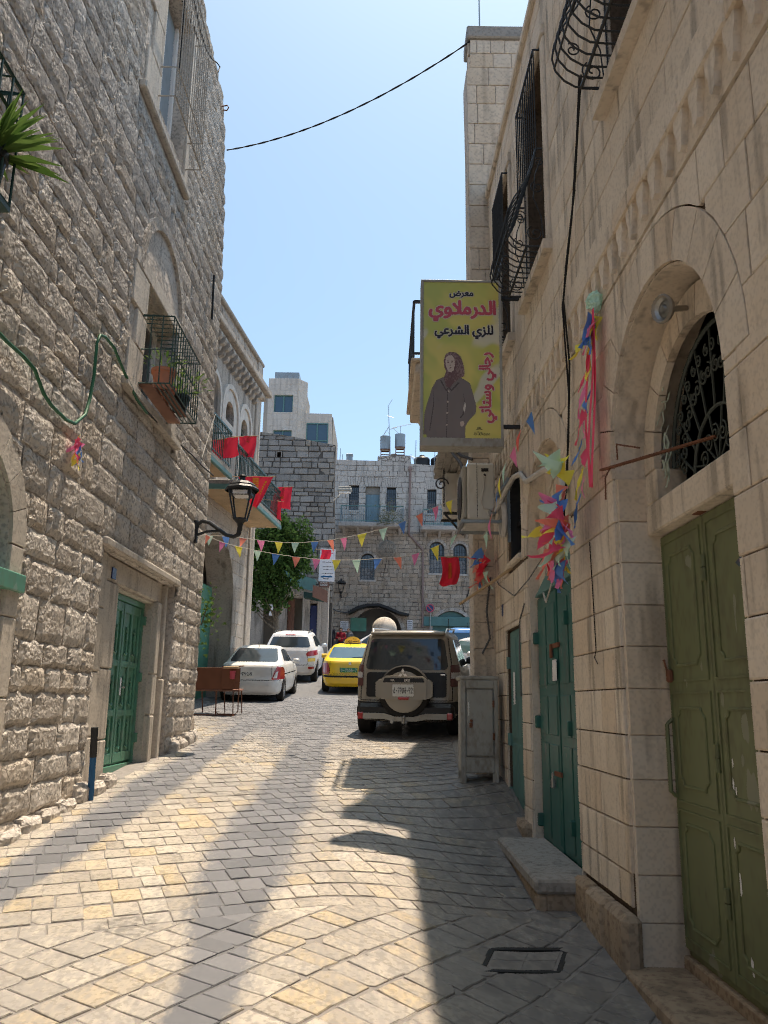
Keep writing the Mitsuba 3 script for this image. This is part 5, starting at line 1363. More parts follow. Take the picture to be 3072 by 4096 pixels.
part(t, 'ring', MB().ext(Point(0, 0).buffer(.26).difference(Point(0, 0).buffer(.20)), 0, .008, NP), 'm_print_red')
part(t, 'bar', MB().ext(affinity.rotate(sbox(-.21, -.03, .21, .03), -45, origin=(0, 0)), 0, .008, NP), 'm_print_red')
part(t, 'post', MB().tube([(2.97, 51.64, 4.8), (2.97, 51.64, 7.7)], .03), 'm_steel')
single('dry_shrub', (lambda mb: [mb.add(np.array([0.35 + .75 * rng.standard_normal() * .6, 50.95 + .18 * rng.standard_normal(), 12.75 + abs(.75 * rng.standard_normal()) * .9]) + (rng.random((4, 3)) - .5) * [.16, .1, .10], [(0, 1, 2), (0, 2, 3)], (rng.random(), 0)) for _ in range(420)] and mb)(MB()),
       'm_leaf_dry', 'dry grey green shrub growing over the left balcony rail of the end house', 'plant')
so = thing('stone_ball', 'big round pale stone ball on a pedestal beyond the parked cars', 'stone ball')
part(so, 'ball', MB().sphere((.10, 40, 5.2), .60, 4), 'm_tower_stone', True)
part(so, 'pedestal', MB().lathe([(0, 3.4), (.62, 3.4), (.62, 3.7), (.5, 3.8), (.5, 4.5), (.6, 4.62), (0, 4.66)], (.10, 40, 0), k=16), 'm_tower_stone')
bo = thing('bollard', 'pale blue rounded metal bollard by the pavement beside the people', 'bollard')
part(bo, 'post', MB().lathe([(0, 3.4), (.13, 3.4), (.13, 4.72), (.15, 4.74), (.15, 4.82), (.12, 4.92), (0, 4.97)], (-2.58, 40, 0), k=14), 'm_galvanised', 35)

# ------------------------------------------------------------------ people (small, far off)
def person(label, x, y, z, deg, shirt, pose):
    """pose: joints of a standing figure, metres, facing +y"""
    key = thing('person', label, 'person')
    F = placed(x, y, z, deg)

    def limb(J, bones, m, nm):
        tot = m3.Manifold()
        for (a, ra), (b, rb) in bones:
            s = [m3.Manifold.sphere(r, 14).translate(tuple(map(float, p))) for p, r in ((J[a], ra), (J[b], rb))]
            tot = tot + m3.Manifold.batch_hull(s)
        mm = tot.refine_to_length(.05).to_mesh()
        tm = trimesh.Trimesh(mm.vert_properties[:, :3], mm.tri_verts)
        trimesh.smoothing.filter_taubin(tm, iterations=6)
        part(key, nm, MB().add(tm.vertices, tm.faces, fr=F), m, True)
    J = dict(pose)
    limb(J, [(('pel', .13), ('che', .145)), (('che', .145), ('nck', .07)), (('che', .13), ('ls', .07)), (('che', .13), ('rs', .07)), (('ls', .062), ('le', .046)), (('rs', .062), ('re', .046)), (('le', .046), ('lw', .036)), (('re', .046), ('rw', .036))], shirt, 'shirt')
    limb(J, [(('pel', .135), ('lh', .10)), (('pel', .135), ('rh', .10)), (('lh', .095), ('lk', .062)), (('rh', .095), ('rk', .062)), (('lk', .062), ('la', .045)), (('rk', .062), ('ra', .045))], 'm_dark_cloth', 'trousers')
    J['chin'] = np.array(J['hd']) + [0, .03, -.08]
    J['nose'] = np.array(J['hd']) + [0, .105, -.02]
    J['e1'] = np.array(J['hd']) + [.085, 0, -.01]
    J['e2'] = np.array(J['hd']) + [-.085, 0, -.01]
    limb(J, [(('nck', .052), ('hd', .075)), (('hd', .092), ('chin', .062)), (('hd', .06), ('nose', .014)), (('hd', .05), ('e1', .018)), (('hd', .05), ('e2', .018))], 'm_skin', 'head')
    part(key, 'hair', MB().sphere(np.array(J['hd']) + [0, -.02, .025], .098, 2, (1, 1.05, .95), F), 'm_hair', True)
    for w, el, s in (('lw', 'le', -1), ('rw', 're', 1)):
        d = np.array(J[w]) - np.array(J[el])
        d = d / np.linalg.norm(d)
        q = {'w': np.array(J[w]), 'p': np.array(J[w]) + d * .075}
        bn = [(('w', .03), ('p', .036))]
        sd = np.cross(d, [1.0, 0, 0])
        sd = sd / np.linalg.norm(sd)
        for k in range(4):
            q[f'a{k}'] = q['p'] + sd * (.027 * (k - 1.5) / 1.5) + d * .02
            q[f'b{k}'] = q[f'a{k}'] + d * (.04, .05, .047, .035)[k] + np.array([-s * .02, .0, 0])
            bn.append(((f'a{k}', .010), (f'b{k}', .008)))
        q['t0'], q['t1'] = q['w'] + d * .03 + sd * .03, q['w'] + d * .07 + sd * .055
        bn.append((('t0', .012), ('t1', .009)))
        limb(q, bn, 'm_skin', 'hand')
    part(key, 'shoe', MB().box(J['la'][0] - .045, J['la'][0] + .045, J['la'][1] - .09, J['la'][1] + .17, .0, .085, F, bev=.03), 'm_black_plastic')
    part(key, 'shoe', MB().box(J['ra'][0] - .045, J['ra'][0] + .045, J['ra'][1] - .09, J['ra'][1] + .17, .0, .085, F, bev=.03), 'm_black_plastic')


stand = dict(pel=(0, 0, .96), che=(0, .01, 1.30), nck=(0, .0, 1.50), hd=(0, .02, 1.64), ls=(-.19, 0, 1.42), rs=(.19, 0, 1.42), le=(-.25, -.02, 1.14), re=(.26, -.03, 1.15), lw=(-.24, .08, .90), rw=(.20, .16, .98), lh=(-.10, 0, .90), rh=(.10, 0, .90),
             lk=(-.11, .03, .50), rk=(.12, .05, .50), la=(-.12, 0, .08), ra=(.13, .02, .08))
fold = {**stand, 'le': (-.27, .03, 1.16), 'lw': (-.05, .22, 1.12), 're': (.27, .03, 1.16), 'rw': (.06, .23, 1.15)}
person('person in dark clothes standing with head turned away by the end of the shops', -2.87, 46, float(G(-2.9, 46)), 160, 'm_dark_cloth', stand)
person('person in a red shirt standing behind the silver car', -2.28, 46, float(G(-2.3, 46)) - .22, 190, 'm_red_cloth', fold)
person('person in grey behind the silver car to the right of the red shirt', -1.86, 46.2, float(G(-1.9, 46)) - .22, 200, 'm_grey_cloth', stand)

# ------------------------------------------------------------------ vehicles
class Body:
    """a car body as a stack of plan outlines: (height, rear y, front y, half width, squareness)"""

    def __init__(self, rows, F, bulge=0.03):
        r = np.array(rows, float)
        z = []
        for a, b in zip(r[:-1], r[1:]):
            z += list(np.linspace(a[0], b[0], 5)[:-1])
        z = np.array(z + [r[-1, 0]])
        self.z = z
        self.col = [np.interp(z, r[:, 0], r[:, k]) for k in range(1, 5)]
        self.r, self.F = r, F

    def at(self, z):
        return [np.interp(z, self.r[:, 0], self.r[:, k]) for k in range(1, 5)]

    def rear(self, x, z):
        y0, y1, w, n = self.at(z)
        t = np.clip(np.abs(x) / w, 0, .992)
        return (y0 + y1) / 2 - (y1 - y0) / 2 * (1 - t ** n) ** (1 / n)

    def front(self, x, z):
        y0, y1, w, n = self.at(z)
        t = np.clip(np.abs(x) / w, 0, .999)
        return (y0 + y1) / 2 + (y1 - y0) / 2 * (1 - t ** n) ** (1 / n)

    def side(self, y, z):
        y0, y1, w, n = self.at(z)
        t = np.clip(np.abs(y - (y0 + y1) / 2) / ((y1 - y0) / 2), 0, .999)
        return w * (1 - t ** n) ** (1 / n)

    def shell(self, wheels, rw):
        m, k = len(self.z), 72
        t = np.arange(k) * 2 * PI / k
        t = t + .22 * np.sin(4 * t) * -1 * .5
        y0, y1, w, n = [c[:, None] for c in self.col]
        c, s = np.cos(t)[None], np.sin(t)[None]
        X = w * np.sign(c) * np.abs(c) ** (2 / n)
        Y = (y0 + y1) / 2 + (y1 - y0) / 2 * np.sign(s) * np.abs(s) ** (2 / n)
        Z = np.repeat(self.z[:, None], k, 1)
        v = np.vstack([np.stack([X, Y, Z], -1).reshape(-1, 3), [[0, Y[0].mean(), self.z[0]], [0, Y[-1].mean(), self.z[-1] + .012]]])
        f = []
        for i in range(m - 1):
            for j in range(k):
                a, b = i * k + j, i * k + (j + 1) % k
                f += [(a, b, b + k), (a, b + k, a + k)]
        for j in range(k):
            f += [(m * k, (j + 1) % k, j), (m * k + 1, (m - 1) * k + j, (m - 1) * k + (j + 1) % k)]
        man = m3.Manifold(m3.Mesh(v.astype(np.float32), np.array(f, np.uint32)))
        for yw, zw in wheels:
            for sx in (-1, 1):
                cyl = m3.Manifold.cylinder(.34, rw, rw, 32).rotate([0, 90, 0]).translate([sx * 1.0 - .17 - sx * .03, yw, zw])
                man = man - cyl
        mm = man.to_mesh()
        return mm.vert_properties[:, :3], mm.tri_verts

    def skin(self, poly, fn, off, cell=.06):
        """a piece that follows the body: poly in the plane of (x or y, z)"""
        mb = MB()
        for p in parts_of(poly):
            a0, b0, a1, b1 = p.bounds
            for a in np.arange(a0, a1, cell):
                for b in np.arange(b0, b1, cell):
                    for q in parts_of(p.intersection(sbox(a, b, a + cell, b + cell))):
                        v2, f2 = tri(q)
                        mb.add(fn(v2[:, 0], v2[:, 1], off), f2, fr=self.F)
        return mb

    def on_rear(self, poly, off=.006):
        def fn(x, z, o):
            w = self.at(z)[2]
            x = np.clip(x, -.985 * w, .985 * w)
            g = (self.rear(x + .002, z) - self.rear(x - .002, z)) / .004
            k = np.sqrt(1 + g * g)
            return st(x + o * g / k, self.rear(x, z) - o / k, z)
        return self.skin(poly, fn, off)

    def on_front(self, poly, off=.006):
        return self.skin(poly, lambda x, z, o: st(x, self.front(x, z) + o, z), off)

    def on_side(self, poly, sx, off=.006):
        return self.skin(poly, lambda y, z, o: st(sx * (self.side(y, z) + o), y, z), off)


def wheel(parent, F, x, y, z, r, w, sx, m='m_rim', spokes=7):
    t = MB().lathe([(r * .62, -w / 2), (r * .9, -w / 2), (r, -w / 2 + .03), (r, w / 2 - .03), (r * .9, w / 2), (r * .62, w / 2)], (x, y, z), (sx, 0, 0), 28, F)
    k = part(parent, 'wheel', t, 'm_tyre', 35)
    o = MB().lathe([(r * .63, w / 2 - .01), (r * .58, w / 2 - .02), (r * .56, w / 2 - .06), (0, w / 2 - .07)], (x, y, z), (sx, 0, 0), 24, F)
    o.lathe([(r * .16, w / 2 - .06), (r * .14, w / 2 - .015), (0, w / 2 - .01)], (x, y, z), (sx, 0, 0), 12, F)
    for j in range(spokes):
        a = 2 * PI * j / spokes
        p = lambda rr, d: (x + sx * d, y + rr * math.cos(a), z + rr * math.sin(a))
        o.bar(p(r * .1, w / 2 - .03), p(r * .59, w / 2 - .035), .045, fr=F)
    part(k, 'rim', o, m)


def rr(x0, z0, x1, z1, r=.04):
    return sbox(x0 + r, z0 + r, x1 - r, z1 - r).buffer(r, 4)


def trap(xb, zb, xt, zt, r=.05, cx=0):
    return Polygon([(cx - xb, zb), (cx + xb, zb), (cx + xt, zt), (cx - xt, zt)]).buffer(-r).buffer(r, 4)


def seam(pts, w=.008):
    from shapely import LineString
    return LineString(pts).buffer(w / 2, cap_style=2)


def mirror(parent, F, sx, x, y, z, m):
    part(parent, 'mirror', MB().box(x, x + sx * .20, y - .05, y + .06, z - .06, z + .08, F, bev=.04).bar((x - sx * .04, y, z - .05), (x + sx * .06, y, z - .03), .04, fr=F), m, 40)


def plate(parent, F, x, y, z, w, h, face, text, ink='m_ink', size=.6, tilt=0):
    PF = Fr(lambda a, b, c: F(np.c_[a + x, np.full(np.shape(a), y) - c + tilt * b, b + z]))
    k = part(parent, 'number_plate', MB().ext(rr(-w / 2, -h / 2, w / 2, h / 2, .012), 0, .008, PF), face)
    mb = latin(text, h * size, 0, 0, .009, PF, MB())
    v, f, t_ = mb.mesh()
    m = meshkit.text_mesh(text, h * size, .002, True)
    tw = m.bounds[1][0] - m.bounds[0][0]
    s = min(1.0, w * .9 / tw)
    mb = MB().add((np.asarray(m.vertices) - [tw / 2 + m.bounds[0][0], h * size / 2, 0]) * [s, 1, 1] + [0, 0, .009], m.faces, fr=PF)
    part(k, 'digits', mb, ink)
    return PF


SLOPE = .0765
# --- white saloon
car = thing('parked_car', 'white saloon car parked on the left behind the rusty metal stand', 'car')
F = placed(-3.47, 21.95, float(G(-3.5, 23.4)) - 1.45 * SLOPE, 1.0, SLOPE)
B = Body([(.19, .16, 4.12, .74, 7), (.27, .05, 4.22, .80, 7), (.42, .0, 4.28, .835, 6), (.54, .015, 4.27, .846, 6), (.66, .06, 4.22, .8475, 6), (.80, .075, 4.05, .842, 6), (.90, .085, 3.75, .832, 6), (.96, .12, 3.4, .82, 6), (.99, .28, 3.1, .805, 6),
          (1.02, .58, 2.98, .79, 7), (1.12, .80, 2.80, .745, 7), (1.24, 1.04, 2.62, .685, 7), (1.34, 1.26, 2.45, .63, 7), (1.40, 1.42, 2.3, .59, 6), (1.44, 1.60, 2.15, .52, 5), (1.465, 1.8, 2.0, .36, 4)], F)
v, f = B.shell([(.84, .30), (3.34, .30)], .355)
part(car, 'body', MB().add(v, f, fr=F), 'm_car_white', 30)
part(car, 'rear_window', B.on_rear(trap(.66, 1.035, .53, 1.385, .05)), 'm_window_glass', 30)
part(car, 'window', B.on_side(Polygon([(1.05, 1.06), (2.05, 1.03), (2.05, 1.37), (1.62, 1.38), (1.38, 1.33)]).buffer(-.02).buffer(.02), 1), 'm_window_glass', 30)
part(car, 'window', B.on_side(Polygon([(2.10, 1.03), (2.82, 1.00), (2.75, 1.08), (2.42, 1.34), (2.10, 1.37)]).buffer(-.02).buffer(.02), 1), 'm_window_glass', 30)
part(car, 'windscreen', B.on_front(trap(.66, 1.06, .55, 1.38, .05)), 'm_window_glass', 30)
for sx in (-1, 1):
    part(car, 'tail_light', B.on_rear(Polygon([(sx * .835, .60), (sx * .60, .60), (sx * .64, .75), (sx * .70, .92), (sx * .80, .90), (sx * .842, .8)]).buffer(.008), .012), 'm_red_lamp', 40)
    part(car, 'light_lens', B.on_rear(Polygon([(sx * .62, .63), (sx * .70, .63), (sx * .72, .80), (sx * .68, .78)]).buffer(.004), .018), 'm_clear_lamp', 40)
    mirror(car, F, sx, sx * .80, 2.72, 1.0, 'm_car_white')
part(car, 'boot_seam', B.on_rear(union_all([seam([(-.58, .96), (-.58, .58), (.58, .58), (.58, .96)]), seam([(-.83, .565), (.83, .565)], .006)]), .004), 'm_rubber')
part(car, 'bumper_strip', B.on_rear(seam([(-.78, .30), (.78, .30)], .03), .008), 'm_car_white')
part(car, 'door_seam', B.on_side(union_all([seam([(2.07, .3), (2.07, 1.03)]), seam([(1.1, .75), (1.15, 1.0)]), seam([(3.0, .35), (3.0, .98)]), seam([(.75, .72), (3.1, .72)], .025)]), 1, .004), 'm_rubber')
for y in (1.30, 2.25):
    part(car, 'door_handle', B.on_side(rr(y, .80, y + .17, .84, .015), 1, .03), 'm_car_white')
PF = plate(car, F, -.13, .035, .735, .50, .13, 'm_plate_white', '6-9918', size=.62, tilt=.05)
part(car, 'aerial', MB().tube([(0, 1.50, 1.42), (-.01, 1.38, 1.56)], .008, 5, F), 'm_black_plastic')
part(car, 'brake_light', MB().box(-.12, .12, .68, .72, 1.03, 1.06, F), 'm_black_plastic')
for yw in (.84, 3.34):
    for sx in (-1, 1):
        wheel(car, F, sx * .745, yw, .295, .295, .19, sx)
part(car, 'underside', MB().box(-.7, .7, .35, 4.0, .17, .25, F), 'm_rubber')

# --- white sport utility car
car = thing('parked_car', 'white sport utility car with roof rails parked beyond the white saloon', 'car')
F = placed(-3.19, 28.6, float(G(-3.2, 29.9)) - 1.3 * .11, 0, .11)
B = Body([(.26, .14, 4.5, .82, 7), (.36, .03, 4.6, .90, 6), (.55, .0, 4.67, .935, 6), (.70, .03, 4.66, .945, 6), (.85, .07, 4.5, .945, 6), (1.0, .09, 4.2, .935, 6), (1.08, .11, 3.7, .92, 6), (1.12, .13, 3.4, .905, 6), (1.25, .20, 3.2, .85, 7), (1.42, .31, 2.95, .78, 7),
          (1.56, .40, 2.72, .71, 7), (1.64, .46, 2.55, .67, 6), (1.69, .62, 2.35, .58, 5), (1.72, .9, 2.1, .42, 4)], F)
v, f = B.shell([(.95, .36), (3.65, .36)], .42)
part(car, 'body', MB().add(v, f, fr=F), 'm_car_silver_white', 30)
part(car, 'rear_window', B.on_rear(trap(.72, 1.20, .60, 1.55, .06)), 'm_window_glass', 30)
part(car, 'window', B.on_side(Polygon([(.75, 1.22), (1.35, 1.18), (1.35, 1.54), (1.0, 1.54)]).buffer(-.02).buffer(.02), 1), 'm_window_glass', 30)
part(car, 'window', B.on_side(Polygon([(1.42, 1.17), (2.25, 1.15), (2.25, 1.55), (1.42, 1.56)]).buffer(-.02).buffer(.02), 1), 'm_window_glass', 30)
part(car, 'window', B.on_side(Polygon([(2.32, 1.15), (3.15, 1.14), (2.75, 1.48), (2.32, 1.55)]).buffer(-.02).buffer(.02), 1), 'm_window_glass', 30)
for sx in (-1, 1):
    part(car, 'tail_light', B.on_rear(Polygon([(sx * .945, .93), (sx * .62, .90), (sx * .58, .98), (sx * .66, 1.07), (sx * .80, 1.10), (sx * .94, 1.10)]), .014), 'm_red_lamp', 40)
    part(car, 'fog_lamp', B.on_rear(rr(sx * .76 - .09, .47, sx * .76 + .09, .55, .02), .01), 'm_red_lamp')
    part(car, 'reflector', B.on_rear(rr(sx * .76 - .11, .72, sx * .76 + .11, .84, .01), .01), 'm_amber_lamp')
    mirror(car, F, sx, sx * .90, 3.0, 1.15, 'm_chrome')
    part(car, 'roof_rail', MB().tube([(sx * .58, .7, 1.66), (sx * .60, .95, 1.74), (sx * .60, 2.2, 1.76), (sx * .56, 2.5, 1.68)], .02, 6, F), 'm_black_plastic')
part(car, 'brake_light', B.on_rear(rr(-.17, 1.605, .17, 1.635, .008), .012), 'm_red_lamp')
part(car, 'tailgate_seam', B.on_rear(union_all([seam([(-.62, 1.15), (-.66, .62), (.66, .62), (.62, 1.15)]), seam([(-.9, .60), (.9, .60)])]), .004), 'm_rubber')
part(car, 'door_seam', B.on_side(union_all([seam([(1.38, .4), (1.38, 1.15)]), seam([(2.28, .4), (2.28, 1.15)]), seam([(3.35, .45), (3.35, 1.1)])]), 1, .004), 'm_rubber')
for y in (1.48, 2.4):
    part(car, 'door_handle', B.on_side(rr(y, .98, y + .18, 1.02, .015), 1, .03), 'm_chrome')
plate(car, F, .0, -.005, .80, .52, .13, 'm_plate_white', '', ) if False else None
part(car, 'aerial', MB().tube([(0, .75, 1.70), (0, .68, 1.86)], .008, 5, F), 'm_black_plastic')
for yw in (.95, 3.65):
    for sx in (-1, 1):
        wheel(car, F, sx * .82, yw, .36, .36, .23, sx)
part(car, 'underside', MB().box(-.8, .8, .4, 4.3, .22, .32, F), 'm_rubber')

# --- yellow taxi
car = thing('taxi', 'yellow taxi with a rounded roof sign driving up the street', 'taxi')
F = placed(-.95, 25.0, float(G(-1, 26.4)) - 1.4 * .09, 0, .09)
B = Body([(.20, .14, 4.35, .76, 7), (.30, .03, 4.45, .83, 6), (.45, .0, 4.51, .86, 6), (.60, .03, 4.5, .866, 6), (.75, .07, 4.35, .862, 6), (.88, .09, 4.0, .855, 6), (.95, .12, 3.6, .84, 6), (.98, .22, 3.3, .825, 6), (1.03, .46, 3.1, .80, 7), (1.15, .72, 2.9, .73, 7),
          (1.27, .98, 2.7, .66, 7), (1.36, 1.20, 2.5, .61, 6), (1.41, 1.42, 2.3, .54, 5), (1.44, 1.7, 2.1, .40, 4)], F)
v, f = B.shell([(.88, .31), (3.4, .31)], .37)
part(car, 'body', MB().add(v, f, fr=F), 'm_car_yellow', 30)
part(car, 'rear_window', B.on_rear(trap(.68, 1.03, .56, 1.34, .05)), 'm_blue_glass', 30)
part(car, 'windscreen', B.on_front(trap(.68, 1.05, .56, 1.36, .05)), 'm_window_glass', 30)
for sx in (-1, 1):
    part(car, 'window', B.on_side(Polygon([(1.1, 1.02), (2.95, 1.0), (2.6, 1.32), (1.55, 1.33)]).buffer(-.02).buffer(.02), sx), 'm_window_glass', 30)
    part(car, 'tail_light', B.on_rear(Polygon([(sx * .86, .56), (sx * .62, .56), (sx * .60, .70), (sx * .66, .90), (sx * .84, .88)]), .012), 'm_red_lamp', 40)
    mirror(car, F, sx, sx * .82, 2.85, 1.0, 'm_car_yellow')
part(car, 'bumper_strip', B.on_rear(sbox(-.85, .475, .85, .53), .010), 'm_rubber')
part(car, 'boot_seam', B.on_rear(union_all([seam([(-.60, .95), (-.60, .60), (.60, .60), (.60, .95)]), seam([(-.86, .555), (.86, .555)])]), .004), 'm_rubber')
part(car, 'badge', MB().lathe([(0, 0), (.045, 0), (.045, .012), (.03, .016), (0, .012)], (0, .075, .885), (0, -1, 0), 16, F), 'm_chrome')
plate(car, F, -.03, .03, .69, .52, .13, 'm_plate_green', '5-7555-7', 'm_plate_white', .62, .05)
ts = part(car, 'roof_sign', MB().ext(Polygon([(-.26 * math.cos(t), .215 * max(0, math.sin(t)) ** .85) for t in np.linspace(0, PI, 18)]), -.08, .08, Fr(lambda a, b, c: F(np.c_[a, 1.75 - c, 1.45 + b]))), 'm_car_yellow')
TS = Fr(lambda a, b, c: F(np.c_[a, 1.67 - c, 1.45 + b]))
mb = latin('TAXI', .055, -.2, .03, .001, TS, MB())
mb.flat(word('a7', .16, .02, .05), .003, TS) if 'a7' in WORDS else mb.flat(sbox(.02, .05, .19, .07), .003, TS)
part(ts, 'writing', mb.flat(sbox(.02, .135, .10, .15), .003, TS), 'm_ink')
part(ts, 'base', MB().box(-.27, .27, 1.64, 1.86, 1.41, 1.455, F, bev=.01), 'm_black_plastic')
part(car, 'aerial', MB().tube([(-.05, 1.36, 1.40), (-.08, 1.26, 1.56)], .008, 5, F), 'm_black_plastic')
part(car, 'wiper', MB().bar((.05, .50, 1.05), (.5, .52, 1.06), .025, fr=F), 'm_black_plastic')
for yw in (.88, 3.4):
    for sx in (-1, 1):
        wheel(car, F, sx * .76, yw, .31, .31, .2, sx)
part(car, 'underside', MB().box(-.7, .7, .35, 4.2, .16, .26, F), 'm_rubber')

# --- beige off road car
car = thing('off_road_car', 'dusty beige off road car with a spare wheel on its tailgate', 'car')
F = placed(.42, 14.60, float(G(.4, 15.6)) - 1.0 * SLOPE, 8.5, SLOPE)
B = Body([(.30, .10, 4.6, .84, 8), (.38, .02, 4.68, .90, 8), (.50, .0, 4.7, .925, 8), (.62, .03, 4.7, .932, 8), (.66, .05, 4.7, .935, 9), (.90, .07, 4.66, .938, 9), (1.05, .085, 4.5, .935, 9), (1.12, .095, 3.9, .925, 9), (1.16, .10, 3.6, .915, 9), (1.40, .16, 3.3, .85, 9),
          (1.62, .22, 3.05, .79, 9), (1.74, .26, 2.9, .755, 9), (1.80, .31, 2.75, .71, 8), (1.835, .45, 2.6, .62, 6), (1.855, .8, 2.4, .45, 5)], F)
v, f = B.shell([(.86, .39), (3.62, .39)], .46)
part(car, 'body', MB().add(v, f, fr=F), 'm_car_beige', 30)
part(car, 'rear_window', B.on_rear(trap(.735, 1.165, .645, 1.70, .07), .008), 'm_window_glass', 30)
part(car, 'tailgate_panel', B.on_rear(rr(-.70, .70, .70, 1.12, .05), .008), 'm_black_plastic')
part(car, 'tailgate_seam', B.on_rear(union_all([seam([(-.80, .64), (-.80, 1.15), (-.70, 1.76)], .012), seam([(.80, .64), (.80, 1.15), (.70, 1.76)], .012), seam([(-.8, .645), (.8, .645)], .012)]), .004), 'm_rubber')
part(car, 'bumper', B.on_rear(sbox(-.93, .31, .93, .62), .012).box(-.84, .84, -.10, .30, .33, .60, F, bev=.06), 'm_black_plastic')
part(car, 'bumper_bar', MB().ext(Polygon([(-.72, .345), (-.36, .345), (-.2, .31), (.2, .31), (.36, .345), (.72, .345), (.72, .44), (.36, .44), (.16, .385), (-.16, .385), (-.36, .44), (-.72, .44)]), .10, .135, Fr(lambda a, b, c: F(np.c_[a, -c, b]))), 'm_tin')
for sx in (-1, 1):
    part(car, 'reflector', MB().box(sx * .765 - .05, sx * .765 + .05, -.13, -.05, .34, .455, F, bev=.015), 'm_red_lamp')
    tl = part(car, 'tail_light', B.on_rear(rr(sx * .845 - .085, .88, sx * .845 + .085, 1.25, .02), .014), 'm_tail_dark', 40)
    part(tl, 'lens', B.on_rear(rr(sx * .85 - .08, 1.02, sx * .85 + .08, 1.12, .01), .02), 'm_clear_lamp', 40)
    mirror(car, F, sx, sx * .90, 3.1, 1.25, 'm_black_plastic')
    part(car, 'window', B.on_side(Polygon([(.55, 1.20), (1.25, 1.19), (1.25, 1.68), (.62, 1.68)]).buffer(-.03).buffer(.03), sx), 'm_window_glass', 30)
    part(car, 'window', B.on_side(Polygon([(1.32, 1.19), (2.15, 1.18), (2.15, 1.68), (1.32, 1.68)]).buffer(-.02).buffer(.02), sx), 'm_window_glass', 30)
    part(car, 'window', B.on_side(Polygon([(2.22, 1.18), (3.2, 1.17), (2.85, 1.60), (2.22, 1.68)]).buffer(-.02).buffer(.02), sx), 'm_window_glass', 30)
    part(car, 'roof_rail', MB().tube([(sx * .66, .5, 1.80), (sx * .68, .6, 1.88), (sx * .68, 2.6, 1.89), (sx * .64, 2.75, 1.80)], .02, 6, F), 'm_aluminium')
part(car, 'roof_spoiler', MB().box(-.66, .66, .18, .5, 1.775, 1.83, F, bev=.025), 'm_car_beige', 40)
sw = part(car, 'spare_wheel', MB().lathe([(0, 0), (.43, 0), (.45, .03), (.45, .17), (.43, .21), (.34, .22)], (-.01, .08, .80), (0, -1, 0), 36, F), 'm_tyre', 35)
part(sw, 'cover', MB().lathe([(.345, .19), (.35, .225), (.33, .238), (.2, .25), (0, .255)], (-.01, .08, .80), (0, -1, 0), 36, F), 'm_car_beige', 35)
SPF = Fr(lambda a, b, c: F(np.c_[a, -.155 - c, b]))
part(sw, 'cover_band', MB().ext(Polygon([(-.50, .73), (-.44, .69), (.42, .69), (.48, .73), (.48, .96), (.42, 1.01), (-.44, 1.01), (-.50, .96)]), -.1, .02, SPF).ext(Polygon([(-.40, .68), (.38, .68), (.38, 1.02), (.30, 1.07), (-.32, 1.07), (-.40, 1.02)]), .0, .055, SPF), 'm_car_beige', 25)
part(sw, 'name_strip', MB().ext(Polygon([(-.37, .965), (.35, .965), (.32, 1.035), (-.34, 1.035)]), .04, .062, SPF), 'm_black_plastic')
part(sw, 'lettering', latin('PA', .036, -.235, .982, .063, SPF, latin('ERO', .036, .0, .982, .063, SPF, MB())), 'm_chrome')
em = MB()
for a in (90, 210, 330):
    em.ext(affinity.rotate(Polygon([(0, 0), (.026, .045), (0, .09), (-.026, .045)]), a - 90, origin=(0, 0)), .0, .01, Fr(lambda u, w, c: F(np.c_[u - .01, -.335 + .12 * .0 - c + .0, w + 1.115])))
part(sw, 'emblem', em, 'm_chrome')
plate(sw, F, -.02, -.214, .83, .36, .20, 'm_plate_white', '6-7988-92', size=.46)
part(sw, 'plate_lamp', MB().box(-.10, .08, -.235, -.16, .675, .725, F, bev=.01), 'm_red_lamp')
part(car, 'badge', MB().box(.60, .68, .075, .085, 1.075, 1.095, F), 'm_chrome')
hb = part(car, 'tow_hitch', MB().box(-.05, .05, -.16, .3, .27, .32, F, bev=.01).tube([(0, -.15, .29), (0, -.20, .29), (0, -.20, .36)], .02, 8, F).sphere((0, -.2, .385), .028, 2, fr=F), 'm_steel')
for k in range(9):
    part(hb, 'chain_link', MB().tube([(.03 * math.sin(k * 2) + .018 * math.cos(t), -.12 + (.006 if k % 2 else 0) * math.cos(t), .26 - .027 * k + .020 * math.sin(t)) for t in np.linspace(0, 2 * PI, 9)], .005, 4, F), 'm_steel')
part(hb, 'socket', MB().lathe([(0, 0), (.03, 0), (.03, .06), (0, .06)], (-.22, -.08, .30), (0, -1, 0), 10, F), 'm_steel')
part(car, 'aerial', MB().tube([(.55, 2.75, 1.80), (.55, 2.8, 2.12)], .008, 5, F), 'm_black_plastic')
for yw in (.86, 3.62):
    for sx in (-1, 1):
        wheel(car, F, sx * .80, yw, .385, .385, .26, sx, spokes=6)
part(car, 'underside', MB().box(-.75, .75, .3, 4.3, .26, .4, F), 'm_rubber')

